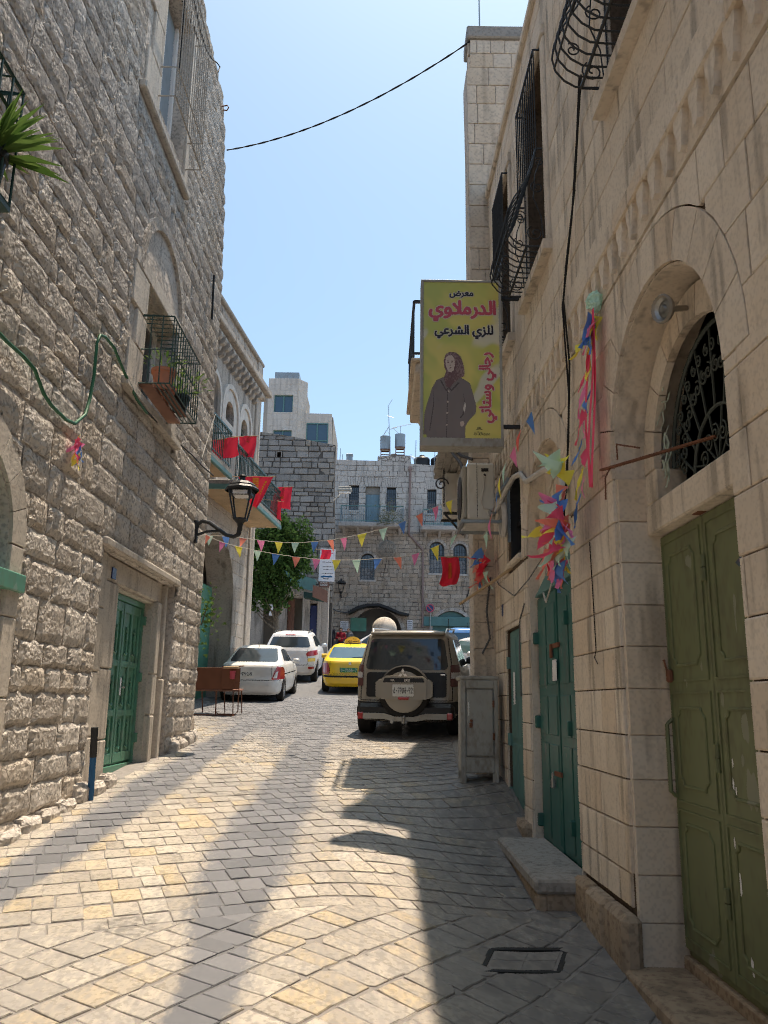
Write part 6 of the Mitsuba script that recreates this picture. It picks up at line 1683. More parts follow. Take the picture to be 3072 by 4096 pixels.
# --- silver car across the street end, blue van, white hatchback
car = thing('parked_car', 'silver car standing side on across the street beyond the taxi', 'car')
F = placed(2.05, 36.0, float(G(0, 36)) - .12, -90, 0)
B = Body([(.26, .1, 4.2, .80, 7), (.45, .0, 4.4, .90, 6), (.70, .02, 4.42, .92, 6), (.95, .04, 4.25, .91, 6), (1.05, .07, 3.7, .89, 6), (1.10, .09, 3.35, .87, 6), (1.35, .22, 2.95, .78, 7), (1.58, .36, 2.55, .69, 7), (1.66, .45, 2.4, .62, 5), (1.70, .7, 2.1, .45, 4)], F)
v, f = B.shell([(.85, .36), (3.5, .36)], .42)
part(car, 'body', MB().add(v, f, fr=F), 'm_car_silver', 30)
for q in (Polygon([(.35, 1.15), (1.1, 1.13), (1.1, 1.55), (.55, 1.55)]), Polygon([(1.17, 1.13), (1.98, 1.12), (1.98, 1.57), (1.17, 1.57)]), Polygon([(2.05, 1.12), (3.05, 1.11), (2.55, 1.52), (2.05, 1.57)])):
    part(car, 'window', B.on_side(q.buffer(-.02).buffer(.02), -1), 'm_window_glass', 30)
part(car, 'windscreen', B.on_front(trap(.7, 1.12, .58, 1.55, .05)), 'm_window_glass', 30)
part(car, 'door_seam', B.on_side(union_all([seam([(1.13, .4), (1.13, 1.12)]), seam([(2.01, .4), (2.01, 1.12)])]), -1, .004), 'm_rubber')
mirror(car, F, -1, -.90, 2.95, 1.15, 'm_car_silver')
for yw in (.85, 3.5):
    for sx in (-1, 1):
        wheel(car, F, sx * .8, yw, .36, .36, .22, sx)
car = thing('parked_van', 'blue van seen from behind beside the stone house corner', 'van')
F = placed(3.45, 33.0, float(G(3, 33)) - .05, 0, .08)
B = Body([(.28, .1, 4.3, .82, 8), (.5, .0, 4.5, .90, 8), (.95, .04, 4.45, .905, 8), (1.1, .06, 3.9, .89, 8), (1.4, .12, 3.6, .84, 8), (1.75, .22, 3.2, .76, 8), (1.88, .3, 3.0, .68, 6), (1.93, .6, 2.7, .5, 5)], F)
v, f = B.shell([(.85, .34), (3.5, .34)], .41)
part(car, 'body', MB().add(v, f, fr=F), 'm_car_blue', 30)
part(car, 'rear_window', B.on_rear(trap(.74, 1.22, .66, 1.72, .06)), 'm_blue_glass', 30)
part(car, 'window', B.on_side(Polygon([(.4, 1.2), (3.3, 1.18), (2.9, 1.68), (.5, 1.7)]).buffer(-.03).buffer(.03), -1), 'm_window_glass', 30)
for sx in (-1, 1):
    part(car, 'tail_light', B.on_rear(rr(sx * .84 - .06, .85, sx * .84 + .06, 1.2, .02), .012), 'm_red_lamp')
part(car, 'aerial', MB().tube([(0, .6, 1.93), (0, .5, 2.15)], .008, 5, F), 'm_black_plastic')
for yw in (.85, 3.5):
    for sx in (-1, 1):
        wheel(car, F, sx * .8, yw, .34, .34, .22, sx)
car = thing('parked_car', 'white hatchback with green reflection tinted into its windows showing just beyond the stone house corner', 'car')
F = placed(3.0, 27.6, float(G(2.6, 26)) + .28, 168, -.08)
B = Body([(.24, .1, 4.0, .80, 7), (.45, .0, 4.1, .88, 6), (.75, .03, 4.08, .885, 6), (.92, .06, 3.8, .87, 6), (1.0, .08, 3.3, .85, 6), (1.06, .1, 3.05, .83, 6), (1.3, .25, 2.6, .74, 7), (1.47, .4, 2.25, .66, 6), (1.53, .6, 2.05, .52, 5), (1.56, .8, 1.9, .4, 4)], F)
v, f = B.shell([(.75, .31), (3.3, .31)], .37)
part(car, 'body', MB().add(v, f, fr=F), 'm_car_silver_white', 30)
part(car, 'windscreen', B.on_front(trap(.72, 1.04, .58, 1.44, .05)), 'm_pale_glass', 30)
for sx in (-1, 1):
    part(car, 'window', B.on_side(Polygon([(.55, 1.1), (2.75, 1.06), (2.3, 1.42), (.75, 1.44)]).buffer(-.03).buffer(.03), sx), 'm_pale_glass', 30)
    part(car, 'headlight', B.on_front(rr(sx * .66 - .12, .62, sx * .66 + .12, .78, .03), .012), 'm_clear_lamp')
    mirror(car, F, sx, sx * .86, 2.7, 1.05, 'm_car_silver_white')
    for yw in (.75, 3.3):
        wheel(car, F, sx * .78, yw, .31, .31, .2, sx)
# ------------------------------------------------------------------ street furniture on the right
cb = thing('metal_cabinet', 'narrow worn grey metal utility cabinet standing against the stone pillar', 'cabinet')
y0 = 10.22
part(cb, 'case', MB().box(.965, 1.40, y0 + .02, y0 + .42, .92, 2.0, bev=.01), 'm_tin')
part(cb, 'top', MB().box(.94, 1.43, y0 - .02, y0 + .45, 2.0, 2.05, bev=.015), 'm_tin')
mb = MB()
for x0, x1, z0, z1 in ((.955, 1.02, .80, 2.0), (1.36, 1.41, .80, 2.0), (1.02, 1.36, 1.90, 2.0), (1.02, 1.36, .92, 1.10)):
    mb.box(x0, x1, y0 - .015, y0 + .03, z0, z1, bev=.008)
part(cb, 'frame', mb, 'm_tin')
part(cb, 'door', MB().box(1.035, 1.345, y0 - .02, y0 + .02, 1.115, 1.885, bev=.006), 'm_tin')
part(cb, 'hinge', MB().tube([(1.352, y0 - .025, 1.3), (1.352, y0 - .025, 1.38)], .012, 6).tube([(1.352, y0 - .025, 1.68), (1.352, y0 - .025, 1.76)], .012, 6), 'm_rust')
part(cb, 'latch', MB().lathe([(0, 0), (.018, 0), (.014, .02), (0, .022)], (1.085, y0 - .02, 1.52), (0, -1, 0), 10).box(1.06, 1.10, y0 - .035, y0 - .02, 1.44, 1.50, bev=.006), 'm_rust')
part(cb, 'strip', MB().box(1.045, 1.06, y0 - .026, y0 - .02, 1.58, 1.74), 'm_plate_white')
for x in (.965, 1.34):
    part(cb, 'leg', MB().box(x, x + .06, y0, y0 + .06, .6, .92).box(x, x + .06, y0 + .36, y0 + .42, .6, .92), 'm_tin')
s = thing('door_step', 'worn stone step in front of the dark teal door', 'step')
part(s, 'slab', MB().box(1.15, 1.62, 6.50, 8.52, .36, .46, bev=.02), 'm_concrete')
part(s, 'riser', MB().box(1.17, 1.6, 6.53, 8.48, -.05, .358, bev=.02), 'm_plinth')
part(s, 'corner_stone', MB().box(1.155, 1.25, 6.51, 6.60, -.05, .36, bev=.03), 'm_plinth')
mh = thing('drain_cover', 'sunken rectangular paved drain cover in the shaded pavement at lower right', 'drain cover')
GD = Fr(lambda a, b, c: st(a, b, G(a, b) + c))
part(mh, 'frame', MB().ext(drain.buffer(.01, join_style=2).difference(drain.buffer(-.022, join_style=2)), -.03, .006, GD), 'm_iron')
inn = drain.buffer(-.035, join_style=2)
xs = list(inn.exterior.coords)
p0, p1, p2, p3 = [np.array(q) for q in xs[:4]]
for k in range(2):
    for j in range(2):
        L = lambda u, v: tuple((p0 * (1 - u) + p1 * u) * (1 - v) + (p3 * (1 - u) + p2 * u) * v)
        q = Polygon([L(.5 * k, .5 * j), L(.5 * k + .48, .5 * j), L(.5 * k + .48, .5 * j + .48), L(.5 * k, .5 * j + .48)])
        part(mh, 'stone', MB().ext(q, -.03, .004, GD, (rng.random(), .2)), 'm_paver')

# air conditioner with its bracket
ac = thing('air_conditioner', 'beige air conditioner box on a steel bracket below the yellow sign', 'air conditioner')
part(ac, 'case', MB().box(1.0, 1.335, 9.62, 10.40, 3.87, 4.57, bev=.02), 'm_tin_white')
part(ac, 'front', MB().box(.945, 1.0, 9.64, 10.38, 3.89, 4.54, bev=.025), 'm_tin')
part(ac, 'fan_guard', MB().lathe([(.27, 0), (.27, .012), (.24, .012), (.05, .02), (0, .02)], (.945, 9.96, 4.2), (-1, 0, 0), 22), 'm_black_plastic')
part(ac, 'grip', MB().box(1.17, 1.255, 9.612, 9.622, 4.46, 4.50).box(1.20, 1.225, 9.60, 9.622, 4.40, 4.43, bev=.006), 'm_black_plastic')
part(ac, 'side_seam', MB().box(1.115, 1.120, 9.615, 9.622, 3.88, 4.56), 'm_black_plastic')
part(ac, 'cord', MB().tube([(1.21, 9.61, 4.40), (1.19, 9.59, 4.22), (1.16, 9.58, 4.08), (1.19, 9.58, 3.99), (1.28, 9.6, 3.985), (1.34, 9.62, 4.02)], .008, 6), 'm_hose_white')
part(ac, 'valve', MB().box(1.25, 1.33, 9.56, 9.63, 3.90, 3.98, bev=.01).tube([(1.28, 9.6, 3.96), (1.28, 9.52, 3.96)], .014, 6).tube([(1.3, 9.6, 3.92), (1.32, 9.5, 3.92)], .014, 6), 'm_steel')
mb = MB()
for y in (9.66, 10.34):
    mb.bar((.93, y, 3.85), (1.52, y, 3.85), .035).bar((1.50, y, 3.60), (1.50, y, 4.40), .035).bar((1.10, y, 3.86), (1.49, y, 4.36), .028)
mb.bar((.945, 9.64, 3.85), (.945, 10.36, 3.85), .035)
part(ac, 'bracket', mb, 'm_galvanised')
part(ac, 'hose_coil', MB().tube([(1.40, 9.55 + .16 * math.cos(t), 3.85 + .19 * math.sin(t)) for t in np.linspace(0, 2 * PI, 24)], .022, 8).tube([(1.42, 9.52 + .16 * math.cos(t), 3.84 + .19 * math.sin(t)) for t in np.linspace(0, 2 * PI, 24)], .022, 8), 'm_hose_white', True)
part(ac, 'hose', MB().tube([(1.33, 9.55, 3.95), (1.42, 9.3, 4.15), (1.46, 9.0, 4.22), (1.47, 8.6, 4.15), (1.48, 8.3, 3.98), (1.48, 7.9, 3.92), (1.49, 7.4, 3.85), (1.50, 7.0, 3.74), (1.50, 6.75, 3.60), (1.51, 6.65, 3.45)], .03, 8), 'm_hose_white', True)
ac2 = thing('air_conditioner', 'second white air conditioner box beyond the first one, under the balcony canopy', 'air conditioner')
part(ac2, 'case', MB().box(.92, 1.2, 12.1, 12.8, 4.55, 5.15, bev=.02), 'm_tin_white')
part(ac2, 'bracket', MB().bar((.90, 12.2, 4.53), (1.2, 12.2, 4.53), .035).bar((.90, 12.7, 4.53), (1.2, 12.7, 4.53), .035).bar((.92, 12.2, 4.53), (1.2, 12.2, 4.2), .03), 'm_iron')
part(ac2, 'scroll', MB().tube(np.c_[spiral(.86, 4.95, .11, 1.6, 1, 0)[:, 0], np.full(18, 12.05), spiral(.86, 4.95, .11, 1.6, 1, 0)[:, 1]], .012, 5).tube([(.9, 12.05, 5.2), (.9, 12.05, 4.6)], .012, 5), 'm_iron')
single('hose', MB().tube([(.88, 11.25, 5.35), (.95, 11.0, 5.1), (1.02, 10.6, 4.85), (1.05, 10.45, 4.62)], .022, 7).tube([(.95, 11.2, 5.32), (1.05, 11.0, 5.08), (1.2, 10.84, 4.98)], .022, 7), 'm_cable_grey', 'grey hoses hanging from the tiled canopy down to the air conditioner', 'hose', smooth=True)
t = thing('wall_lamp', 'small round wall light inside the top of the nearest arch', 'wall lamp')
part(t, 'rim', MB().lathe([(.03, -.02), (.075, 0), (.088, .03), (.078, .045), (.066, .03)], (1.63, 4.42, 3.97), (-.9, -.35, -.15), 20), 'm_pale_iron', 40)
part(t, 'reflector', MB().lathe([(.066, .03), (.05, .012), (.03, .018), (.02, .035), (0, .038)], (1.63, 4.42, 3.97), (-.9, -.35, -.15), 18), 'm_steel', 40)
part(t, 'stem', MB().tube([(1.63, 4.42, 3.97), (1.78, 4.5, 4.02)], .018, 6), 'm_pale_iron')
single('iron_bar', MB().bar((1.50, 5.50, 3.30), (1.92, 4.55, 3.24), .03, .012).tube([(1.55, 5.42, 3.31), (1.50, 5.40, 3.22), (1.49, 5.38, 3.06)], .006, 5).tube([(1.56, 5.3, 3.32), (1.50, 5.1, 3.36), (1.60, 4.95, 3.29)], .006, 5), 'm_rust', 'rusty iron bar with wire wound on it sticking out from the nearest arch', 'bar')
o = MB()
r2 = np.random.default_rng(3)
for k in range(26):
    a, b = 5.15 - .12 * r2.random(), 3.06 + .9 * r2.random()
    q = [(a, b, -.28 + .06 * r2.random()), (a + .06 * (r2.random() - .5), b - .06, -.25), (a + .16 * (r2.random() - .5), b - .14 * r2.random() - .05, -.22)]
    w = .008 + .012 * r2.random()
    P_ = RIGHT(np.array(q))
    o.add(np.vstack([P_ + [0, w, 0], P_ - [0, w, 0]]), [(0, 1, 4, 3), (1, 2, 5, 4)])
single('torn_streamers', o, 'm_tinsel', 'torn pale streamers caught in the iron grille of the nearest arch', 'streamer')
# cables on the right wall
single('wall_cable', MB().tube([(6.0 - .0 * i, z, .02) for i, z in enumerate([])] or [(5.60, 6.6, .05), (5.74, 6.3, .05), (5.95, 5.79, .05), (6.12, 5.2, .10), (6.20, 4.95, .11), (6.32, 4.45, .05), (6.45, 3.85, .05), (6.60, 3.45, .05), (6.88, 2.9, .05)], .009, 5, RIGHT)
       .tube([(5.62, 6.6, .06), (5.80, 6.2, .05), (6.02, 5.6, .06), (6.22, 4.9, .115), (6.38, 4.2, .05), (6.55, 3.5, .05)], .008, 5, RIGHT), 'm_cable', 'black cables running down the ashlar wall between the arches', 'cable')
single('wall_cable', MB().tube([(8.66, 2.75, .03), (8.95, 2.6, .03), (9.0, 2.3, .03), (8.97, 1.8, .03)], .008, 5, RIGHT).tube([(10.6, 3.3, .03), (10.3, 3.18, .04), (9.2, 2.9, .04), (8.3, 2.95, .05), (7.6, 3.05, .05)], .006, 5, RIGHT), 'm_cable_grey', 'thin brown cable looping round the narrow door', 'cable')
single('hanging_string', MB().tube([(6.05, 2.9, .02), (6.02, 2.5, .02), (6.0, 2.1, .02), (6.05, 2.05, .02), (5.97, 2.0, .02)], .004, 4, RIGHT), 'm_cable', 'thin black wire with a knotted end hanging on the ashlar beside the teal door', 'wire')
single('hanging_string', MB().tube([(7.1, 3.0, .05), (7.2, 2.75, .06), (7.45, 2.62, .06), (7.6, 2.72, .05)], .009, 5, RIGHT), 'm_hose_white', 'white cord looped above the dark teal door', 'cord')
single('wooden_pole', MB().tube([(.98, 10.45, 2.95), (1.52, 9.55, 3.28)], .018, 6), 'm_wood', 'thin wooden pole sticking out from the pillar above the cabinet', 'pole')
single('wall_cable', MB().tube([(1.42, 10.82, 3.35), (1.36, 10.8, 2.9), (1.40, 10.8, 2.55), (1.30, 10.82, 2.35)], .014, 6), 'm_cable_grey', 'dark cable hanging down the front of the stone pillar', 'cable')

# ------------------------------------------------------------------ left wall things
single('garden_hose', MB().tube([(a, b, .085) for a, b in ((5.2, 4.5), (6.09, 4.46), (6.39, 4.47), (6.63, 4.45), (6.86, 4.32), (7.04, 4.28), (7.4, 4.27), (7.62, 4.31), (7.86, 4.49), (7.94, 4.69), (7.99, 4.96), (7.98, 5.32), (8.05, 5.44), (8.2, 5.49), (8.5, 5.5), (8.9, 5.38), (9.45, 5.25), (9.9, 5.24))], .017, 7, LEFT), 'm_hose_green', 'green hose drooping across the rough stone wall', 'hose', smooth=True)
single('wall_cable', MB().tube([(a, b, .08) for a, b in ((9.9, 5.26), (10.57, 5.3), (11.4, 5.36), (12.35, 5.45), (13.2, 5.5), (14.05, 5.58))], .012, 5, LEFT), 'm_cable', 'dark cable running along the rough wall below the caged window', 'cable')
single('wall_cable', MB().tube([(a, b, .09) for a, b in ((9.9, 11.5), (10.1, 11.9), (10.5, 12.1), (10.95, 12.0), (11.4, 12.05), (11.8, 12.23), (12.2, 12.5), (12.4, 12.6), (12.3, 12.4))], .012, 5, LEFT).tube([(9.98, 11.9, .09), (10.0, 11.2, .1), (10.0, 10.4, .1)], .01, 5, LEFT), 'm_cable', 'black cable curling up the top of the rough stone building', 'cable')
single('wall_pipe', MB().tube([(13.02, 8.9, .09), (13.08, 8.1, .09)], .02, 6, LEFT), 'm_cable', 'short dark pipe high on the corner of the rough stone building', 'pipe')
single('wall_wire', MB().tube([(13.7, 6.6, .12), (13.3, 6.0, .1), (12.99, 5.6, .1)], .006, 4, LEFT), 'm_hose_white', 'pale thin wire near the corner of the rough stone building', 'wire')
single('iron_hook', MB().tube([(13.03, 12.3, 0), (13.03, 12.33, .12), (13.03, 12.28, .15), (13.03, 12.22, .12), (13.03, 12.23, .05)], .012, 5, LEFT), 'm_rust', 'small iron hook near the roof edge of the rough stone building', 'hook')
bp = thing('pipe_stub', 'blue painted upright pipe at the foot of the rough wall left of the green door', 'pipe')
part(bp, 'pipe', MB().tube([(8.96, .60, .12), (8.92, 1.12, .12)], .034, 8, LEFT), 'm_blue_paint', 40)
part(bp, 'sleeve', MB().tube([(8.92, 1.12, .12), (8.89, 1.42, .12)], .038, 8, LEFT), 'm_iron', 40)


def potted(name, label, x, y, z, r, h, nleaf, spread_, leaf, m='m_leaf_bright', pot='m_terracotta', wid=.17):
    t = thing(name, label, 'potted plant')
    part(t, 'pot', MB().lathe([(0, 0), (r * .68, 0), (r * .95, h * .82), (r * 1.08, h * .83), (r * 1.08, h), (r * .96, h), (r * .9, h * .9), (0, h * .9)], (x, y, z), k=20), pot, 35)
    mb = MB()
    for k in range(nleaf):
        a, e = rng.random() * 2 * PI, .2 + rng.random() * 1.1
        L = leaf * (.6 + .7 * rng.random())
        d = np.array([math.cos(a) * math.cos(e), math.sin(a) * math.cos(e), math.sin(e)])
        b = np.array([x, y, z + h * .9]) + d * spread_ * rng.random() ** .7
        sd = np.cross(d, [0, 0, 1.0])
        sd /= np.linalg.norm(sd)
        w = L * wid
        tip = b + d * L + np.array([0, 0, -.35 * L * rng.random()])
        mid = (b + tip) / 2 + np.array([0, 0, .08 * L])
        mb.add([b, mid + sd * w, tip, mid - sd * w], [(0, 1, 2), (0, 2, 3)], (rng.random(), 0))
    part(t, 'leaves', mb, m)
    return t


potted('flower_pot', 'terracotta flower pot with a straggly plant in the green window cage', -2.86, 9.95, 5.57, .15, .27, 60, .28, .10)
potted('flower_pot', 'dark pot hanging low at the far end of the green window cage', -2.84, 10.75, 5.57, .13, .22, 110, .40, .11, pot='m_black_plastic')
potted('flower_pot', 'small pot standing in the middle of the green window cage', -2.92, 10.38, 5.57, .11, .2, 50, .25, .09)
potted('spider_plant', 'dark pot with long narrow leaves spilling out of the cage at the upper left edge', -2.86, 5.18, 5.17, .12, .34, 130, .13, .40, pot='m_black_plastic', wid=.045)
o = MB()
for k in range(130):
    b = np.array([-2.98, 14.05, 3.15]) + rng.standard_normal(3) * [.10, .08, .24]
    o.add(b + (rng.random((4, 3)) - .5) * [.10, .08, .07], [(0, 1, 2), (0, 2, 3)], (rng.random(), 0))
wp = thing('wall_plant', 'small green plant growing from the corner of the rough wall under the street lamp', 'plant')
part(wp, 'leaves', o, 'm_leaf_bright')
part(wp, 'stem', MB().tube([(-3.06, 14.02, 2.95), (-2.98, 14.05, 3.3)], .01, 4), 'm_bark')

# rusty stand
rs = thing('market_stand', 'rusty brown metal market stand with folding legs at the left corner', 'stand')
F = placed(-3.50, 18.4, float(G(-3.4, 18.5)), 4, SLOPE, .9)
gz = 0
part(rs, 'panel', MB().box(-.62, .30, -.02, .02, .60, 1.12, F, bev=.006), 'm_rust')
part(rs, 'panel', MB().box(.02, .46, -.07, -.03, .62, 1.10, F, bev=.006), 'm_rust')
part(rs, 'tray', MB().box(-.62, .46, -.05, .45, .56, .60, F, bev=.01), 'm_brown_board')
part(rs, 'board', MB().box(.06, .42, -.12, .10, 1.10, 1.16, F, bev=.01), 'm_wood')
mb = MB()
for x in (-.55, .0, .42):
    for s in (-1, 1):
        mb.tube([(x + .10 * s, -.04, .58), (x + .04 * s, -.20 if s < 0 else .35, .02)], .012, 5, F)
mb.tube([(.46, -.06, 1.12), (.46, -.06, .1), (.40, -.06, .03), (-.02, -.06, .03), (-.08, -.06, .1), (-.08, -.06, .56)], .013, 6, F)
mb.tube([(-.6, -.22, .02), (.42, -.24, .02)], .012, 5, F).tube([(.30, .08, 1.14), (.56, -.1, 1.17)], .012, 5, F)
part(rs, 'legs', mb, 'm_rust')
part(rs, 'cup', MB().lathe([(0, 0), (.05, 0), (.065, .17), (.06, .17), (.045, .01)], tuple(F([(.30, -.12, .86)])[0]), k=14), 'm_print_red')

# ------------------------------------------------------------------ tree beyond the balcony house
tr = thing('tree', 'dense dark green tree in front of the grey rubble house', 'tree')
tg = float(G(-4.3, 33))
limbs = MB().tube([(-4.25, 33.2, tg - .2), (-4.2, 33.2, tg + 1.2), (-4.28, 33.1, tg + 2.4), (-4.3, 33.1, tg + 3.4)], [.16, .13, .11, .08], 8)
ends = []
for k in range(16):
    a = rng.random() * 2 * PI
    q = [np.array([-4.25, 33.1, tg + 1.6 + 1.8 * rng.random()])]
    d = np.array([math.cos(a), math.sin(a) * .8, .45 + .6 * rng.random()])
    for j in range(3):
        q.append(q[-1] + d * .30 + rng.standard_normal(3) * .06)
    limbs.tube(q, [.05, .035, .022, .012], 5)
    ends.append(q[-1])
part(tr, 'trunk', limbs, 'm_bark', True)
lv = MB()
cl = [(np.array(c), r) for c, r in (((-4.3, 33.0, 7.6), .85), ((-3.75, 32.9, 8.25), .75), ((-4.6, 33.2, 8.3), .6), ((-3.45, 33.0, 7.35), .60), ((-4.8, 33.0, 6.9), .70), ((-3.9, 32.7, 6.7), .75), ((-4.6, 32.8, 6.0), .65), ((-4.9, 33.0, 7.7), .5), ((-4.1, 32.8, 5.7), .45), ((-5.1, 33.1, 6.3), .5), ((-3.2, 33.1, 8.0), .35), ((-5.35, 33.2, 7.3), .55), ((-5.3, 33.2, 8.2), .45), ((-5.4, 33.0, 5.6), .5), ((-4.5, 32.7, 7.0), .7), ((-4.4, 33.0, 8.75), .5))]
for c, r in cl:
    for k in range(int(3600 * r * r)):
        d = rng.standard_normal(3)
        d /= np.linalg.norm(d)
        b = c + d * r * (.55 + .5 * rng.random()) * (1 + .35 * math.sin(7 * d[0] + 5 * d[2]))
        n = d * .6 + rng.standard_normal(3) * .6
        n /= np.linalg.norm(n)
        u = np.cross(n, rng.standard_normal(3))
        u /= np.linalg.norm(u)
        w = np.cross(n, u)
        s = .035 + .06 * rng.random()
        lv.add([b - u * s, b + w * s * .55, b + u * s, b - w * s * .55], [(0, 1, 2), (0, 2, 3)], (rng.random(), 0))
part(tr, 'crown', lv, 'm_leaf')

# ------------------------------------------------------------------ the cable across the sky, flags and bunting
def sag(p, q, d, n=28):
    t = np.linspace(0, 1, n)
    return np.outer(1 - t, p) + np.outer(t, q) - np.outer(4 * d * t * (1 - t), [0, 0, 1])


p, q = np.array([-3.05, 13.55, 11.78]), np.array([1.24, 10.88, 11.80])
c1 = sag(p, q, .32, 40)
tw = np.stack([np.zeros(40), .012 * np.sin(np.arange(40) * 1.3), .016 * np.cos(np.arange(40) * 1.3)], -1)
oc = thing('overhead_cable', 'black twisted cable slung across the street against the sky', 'cable')
part(oc, 'strand', MB().tube(c1 + tw * .6, .009, 5), 'm_cable')
part(oc, 'strand', MB().tube(c1 - tw * .6, .008, 5), 'm_cable')
PEN = ['m_pen_mint', 'm_pen_blue', 'm_pen_orange', 'm_pen_pink', 'm_pen_yellow']


def pennant(b, u, w, h, swing, m, parent):
    """a little paper triangle hung by its upper edge"""
    u = u / np.linalg.norm(u)
    n = np.cross(u, [0, 0, -1.0])
    dn = np.array([0, 0, -1.0]) * math.cos(swing) + n * math.sin(swing)
    v, f, N = [], [], 4
    tw_ = .5 * (rng.random() - .5)
    for i in range(N + 1):
        e = i / N
        hw = w / 2 * (1 - e) + .001
        for s in (-1, 0, 1):
            v.append(b + u * s * hw + dn * h * e + n * (.03 * math.sin(2.5 * e) * tw_ + .02 * s * s * e * tw_ + .012 * math.sin(3 * e + 9 * tw_)) + u * .02 * tw_ * e)
    for i in range(N):
        for s in range(2):
            a = i * 3 + s
            f.append((a, a + 1, a + 4, a + 3))
    part(parent, 'pennant', MB().add(v, f), m, True)


def bunting(label, pts, count, start, w=.165, h=.195, order=PEN):
    key = thing('bunting_string', label, 'bunting')
    P_ = np.array(pts, float)
    from scipy.interpolate import CubicSpline
    s = np.r_[0, np.cumsum(np.linalg.norm(np.diff(P_, axis=0), axis=1))]
    cs = CubicSpline(s, P_)
    part(key, 'cord', MB().tube(cs(np.linspace(0, s[-1], 50)), .004, 4), 'm_hose_white')
    for k in range(count):
        t = s[-1] * (k + .5) / count
        pennant(cs(t) - [0, 0, .003], cs(t + .05) - cs(t - .05), w * (.92 + .16 * rng.random()), h * (.92 + .16 * rng.random()), .25 * rng.standard_normal(), order[(start + k) % len(order)], key)


# measured along the strings: (x, y, z)
bunting('upper string of paper pennants rising from left corner to the right hand house', [(-3.295, 14.6, 4.6), (-2.63, 14.24, 4.52), (-1.94, 13.88, 4.384), (-1.367, 13.52, 4.304), (-0.901, 13.16, 4.279), (-0.629, 12.8, 4.25), (-0.094, 12.44, 4.306), (0.322, 12.08, 4.375), (0.601, 11.72, 4.444), (0.813, 11.36, 4.468), (1.003, 11.0, 4.469)], 15, 0)
bunting('lower string of paper pennants from the left corner to the right pillar', [(-3.279, 14.5, 4.69), (-2.854, 14.218, 4.432), (-2.314, 13.936, 4.259), (-1.778, 13.655, 4.122), (-1.194, 13.373, 4.01), (-0.711, 13.091, 3.942), (-0.26, 12.809, 3.912), (0.097, 12.527, 3.895), (0.385, 12.245, 3.883), (0.66, 11.964, 3.927), (0.905, 11.682, 4.002), (1.088, 11.4, 4.14)], 14, 2)


def flag(label, p, q, drop, m='m_flag_red', shape='square', stick=None, group=None, emblem=None):
    key = thing('red_flag', label, 'flag', group)
    p, q = np.array(p, float), np.array(q, float)
    u = q - p
    L = np.linalg.norm(u)
    u = u / L
    n = np.cross(u, [0, 0, -1.0])
    n /= np.linalg.norm(n)
    NX, NZ = 14, 10
    v, uv = [], []
    ph = rng.random() * 6
    fn = lambda i, j: (p + u * L * (i if shape != 'tri' else .5 + (i - .5) * (1 - .86 * j)) - np.array([0, 0, 1.0]) * drop * j * (1 - (.10 * math.sin(3 * i + ph)) * j) + n * (.035 + .05 * j) * math.sin(9 * i + ph + 2.2 * j) + u * .05 * j * math.sin(ph * 2 + 3 * j))
    for j in range(NZ):
        for i in range(NX):
            v.append(fn(i / (NX - 1), j / (NZ - 1)))
    f = [(j * NX + i, j * NX + i + 1, (j + 1) * NX + i + 1, (j + 1) * NX + i) for j in range(NZ - 1) for i in range(NX - 1)]
    part(key, 'cloth', MB().add(v, f), m, True)
    if emblem:
        o = MB()
        for i0, i1, j0, j1 in emblem:
            q4 = [fn(i, j) - n * .004 for i, j in ((i0, j0), (i1, j0), (i1, j1), (i0, j1))]
            o.add(q4, [(0, 1, 2), (0, 2, 3)])
            o.add([x + n * .008 for x in q4], [(0, 1, 2), (0, 2, 3)])
        part(key, 'emblem', o, 'm_flag_gold' if len(emblem) > 4 else 'm_flag_mark')
    a, b = stick if stick else (p - u * .05, q + u * .05)
    part(key, 'stick', MB().tube([a, b], .011, 6), 'm_wood')


flag('red flag hanging at the left of the pair on the near balcony', (-4.13, 19.0, 7.84), (-3.55, 19.05, 7.95), .54, stick=((-4.5, 19.0, 7.77), (-3.50, 19.05, 7.96)), emblem=[(.44, .56, .04, .5)])
flag('red flag hanging at the right of the pair, before the shuttered arch', (-3.90, 21.0, 8.60), (-3.43, 21.0, 8.62), .60, stick=((-4.3, 21.0, 8.58), (-3.38, 21.0, 8.62)), emblem=[(.45, .58, .04, .3)])
em = [(.42 + .028 * i, .42 + .028 * i + .02, .05 + .075 * j, .05 + .075 * j + .055) for i in range(7) for j in range(5) if j < 4 or i > 1]
em += [(.40 + .05 * k, .44 + .05 * k, .50 - .01 * k, .56 - .01 * k) for k in range(5)] + [(.80 - .022 * k, .86 - .022 * k, .12 + .075 * k, .175 + .075 * k) for k in range(6)]
flag('long red flag with gold marks behind the street lamp, tapering to a point', (-3.68, 20.0, 7.22), (-2.80, 20.0, 7.22), .86, shape='tri', stick=((-4.0, 20.0, 7.21), (-2.74, 20.0, 7.23)), emblem=em)
flag('pinkish red flag hanging below the far end of the balcony, the upper of two', (-3.44, 25.0, 8.26), (-2.88, 25.0, 8.28), .68, stick=((-3.8, 25.0, 8.24), (-2.84, 25.0, 8.28)), emblem=[(.42, .55, .05, .55)])
flag('crumpled red flag just above the tree, the lower of two', (-3.48, 24.6, 7.74), (-3.12, 24.6, 7.71), .55, stick=((-3.85, 24.6, 7.78), (-3.08, 24.6, 7.70)))
flag('bright red flag with a faint gold mark hanging from the right hand pillar', (.81, 11.5, 3.73), (1.065, 11.5, 3.73), .37, stick=((.79, 11.5, 3.735), (1.22, 11.5, 3.74)), emblem=[(.40, .56, .2, .75)])
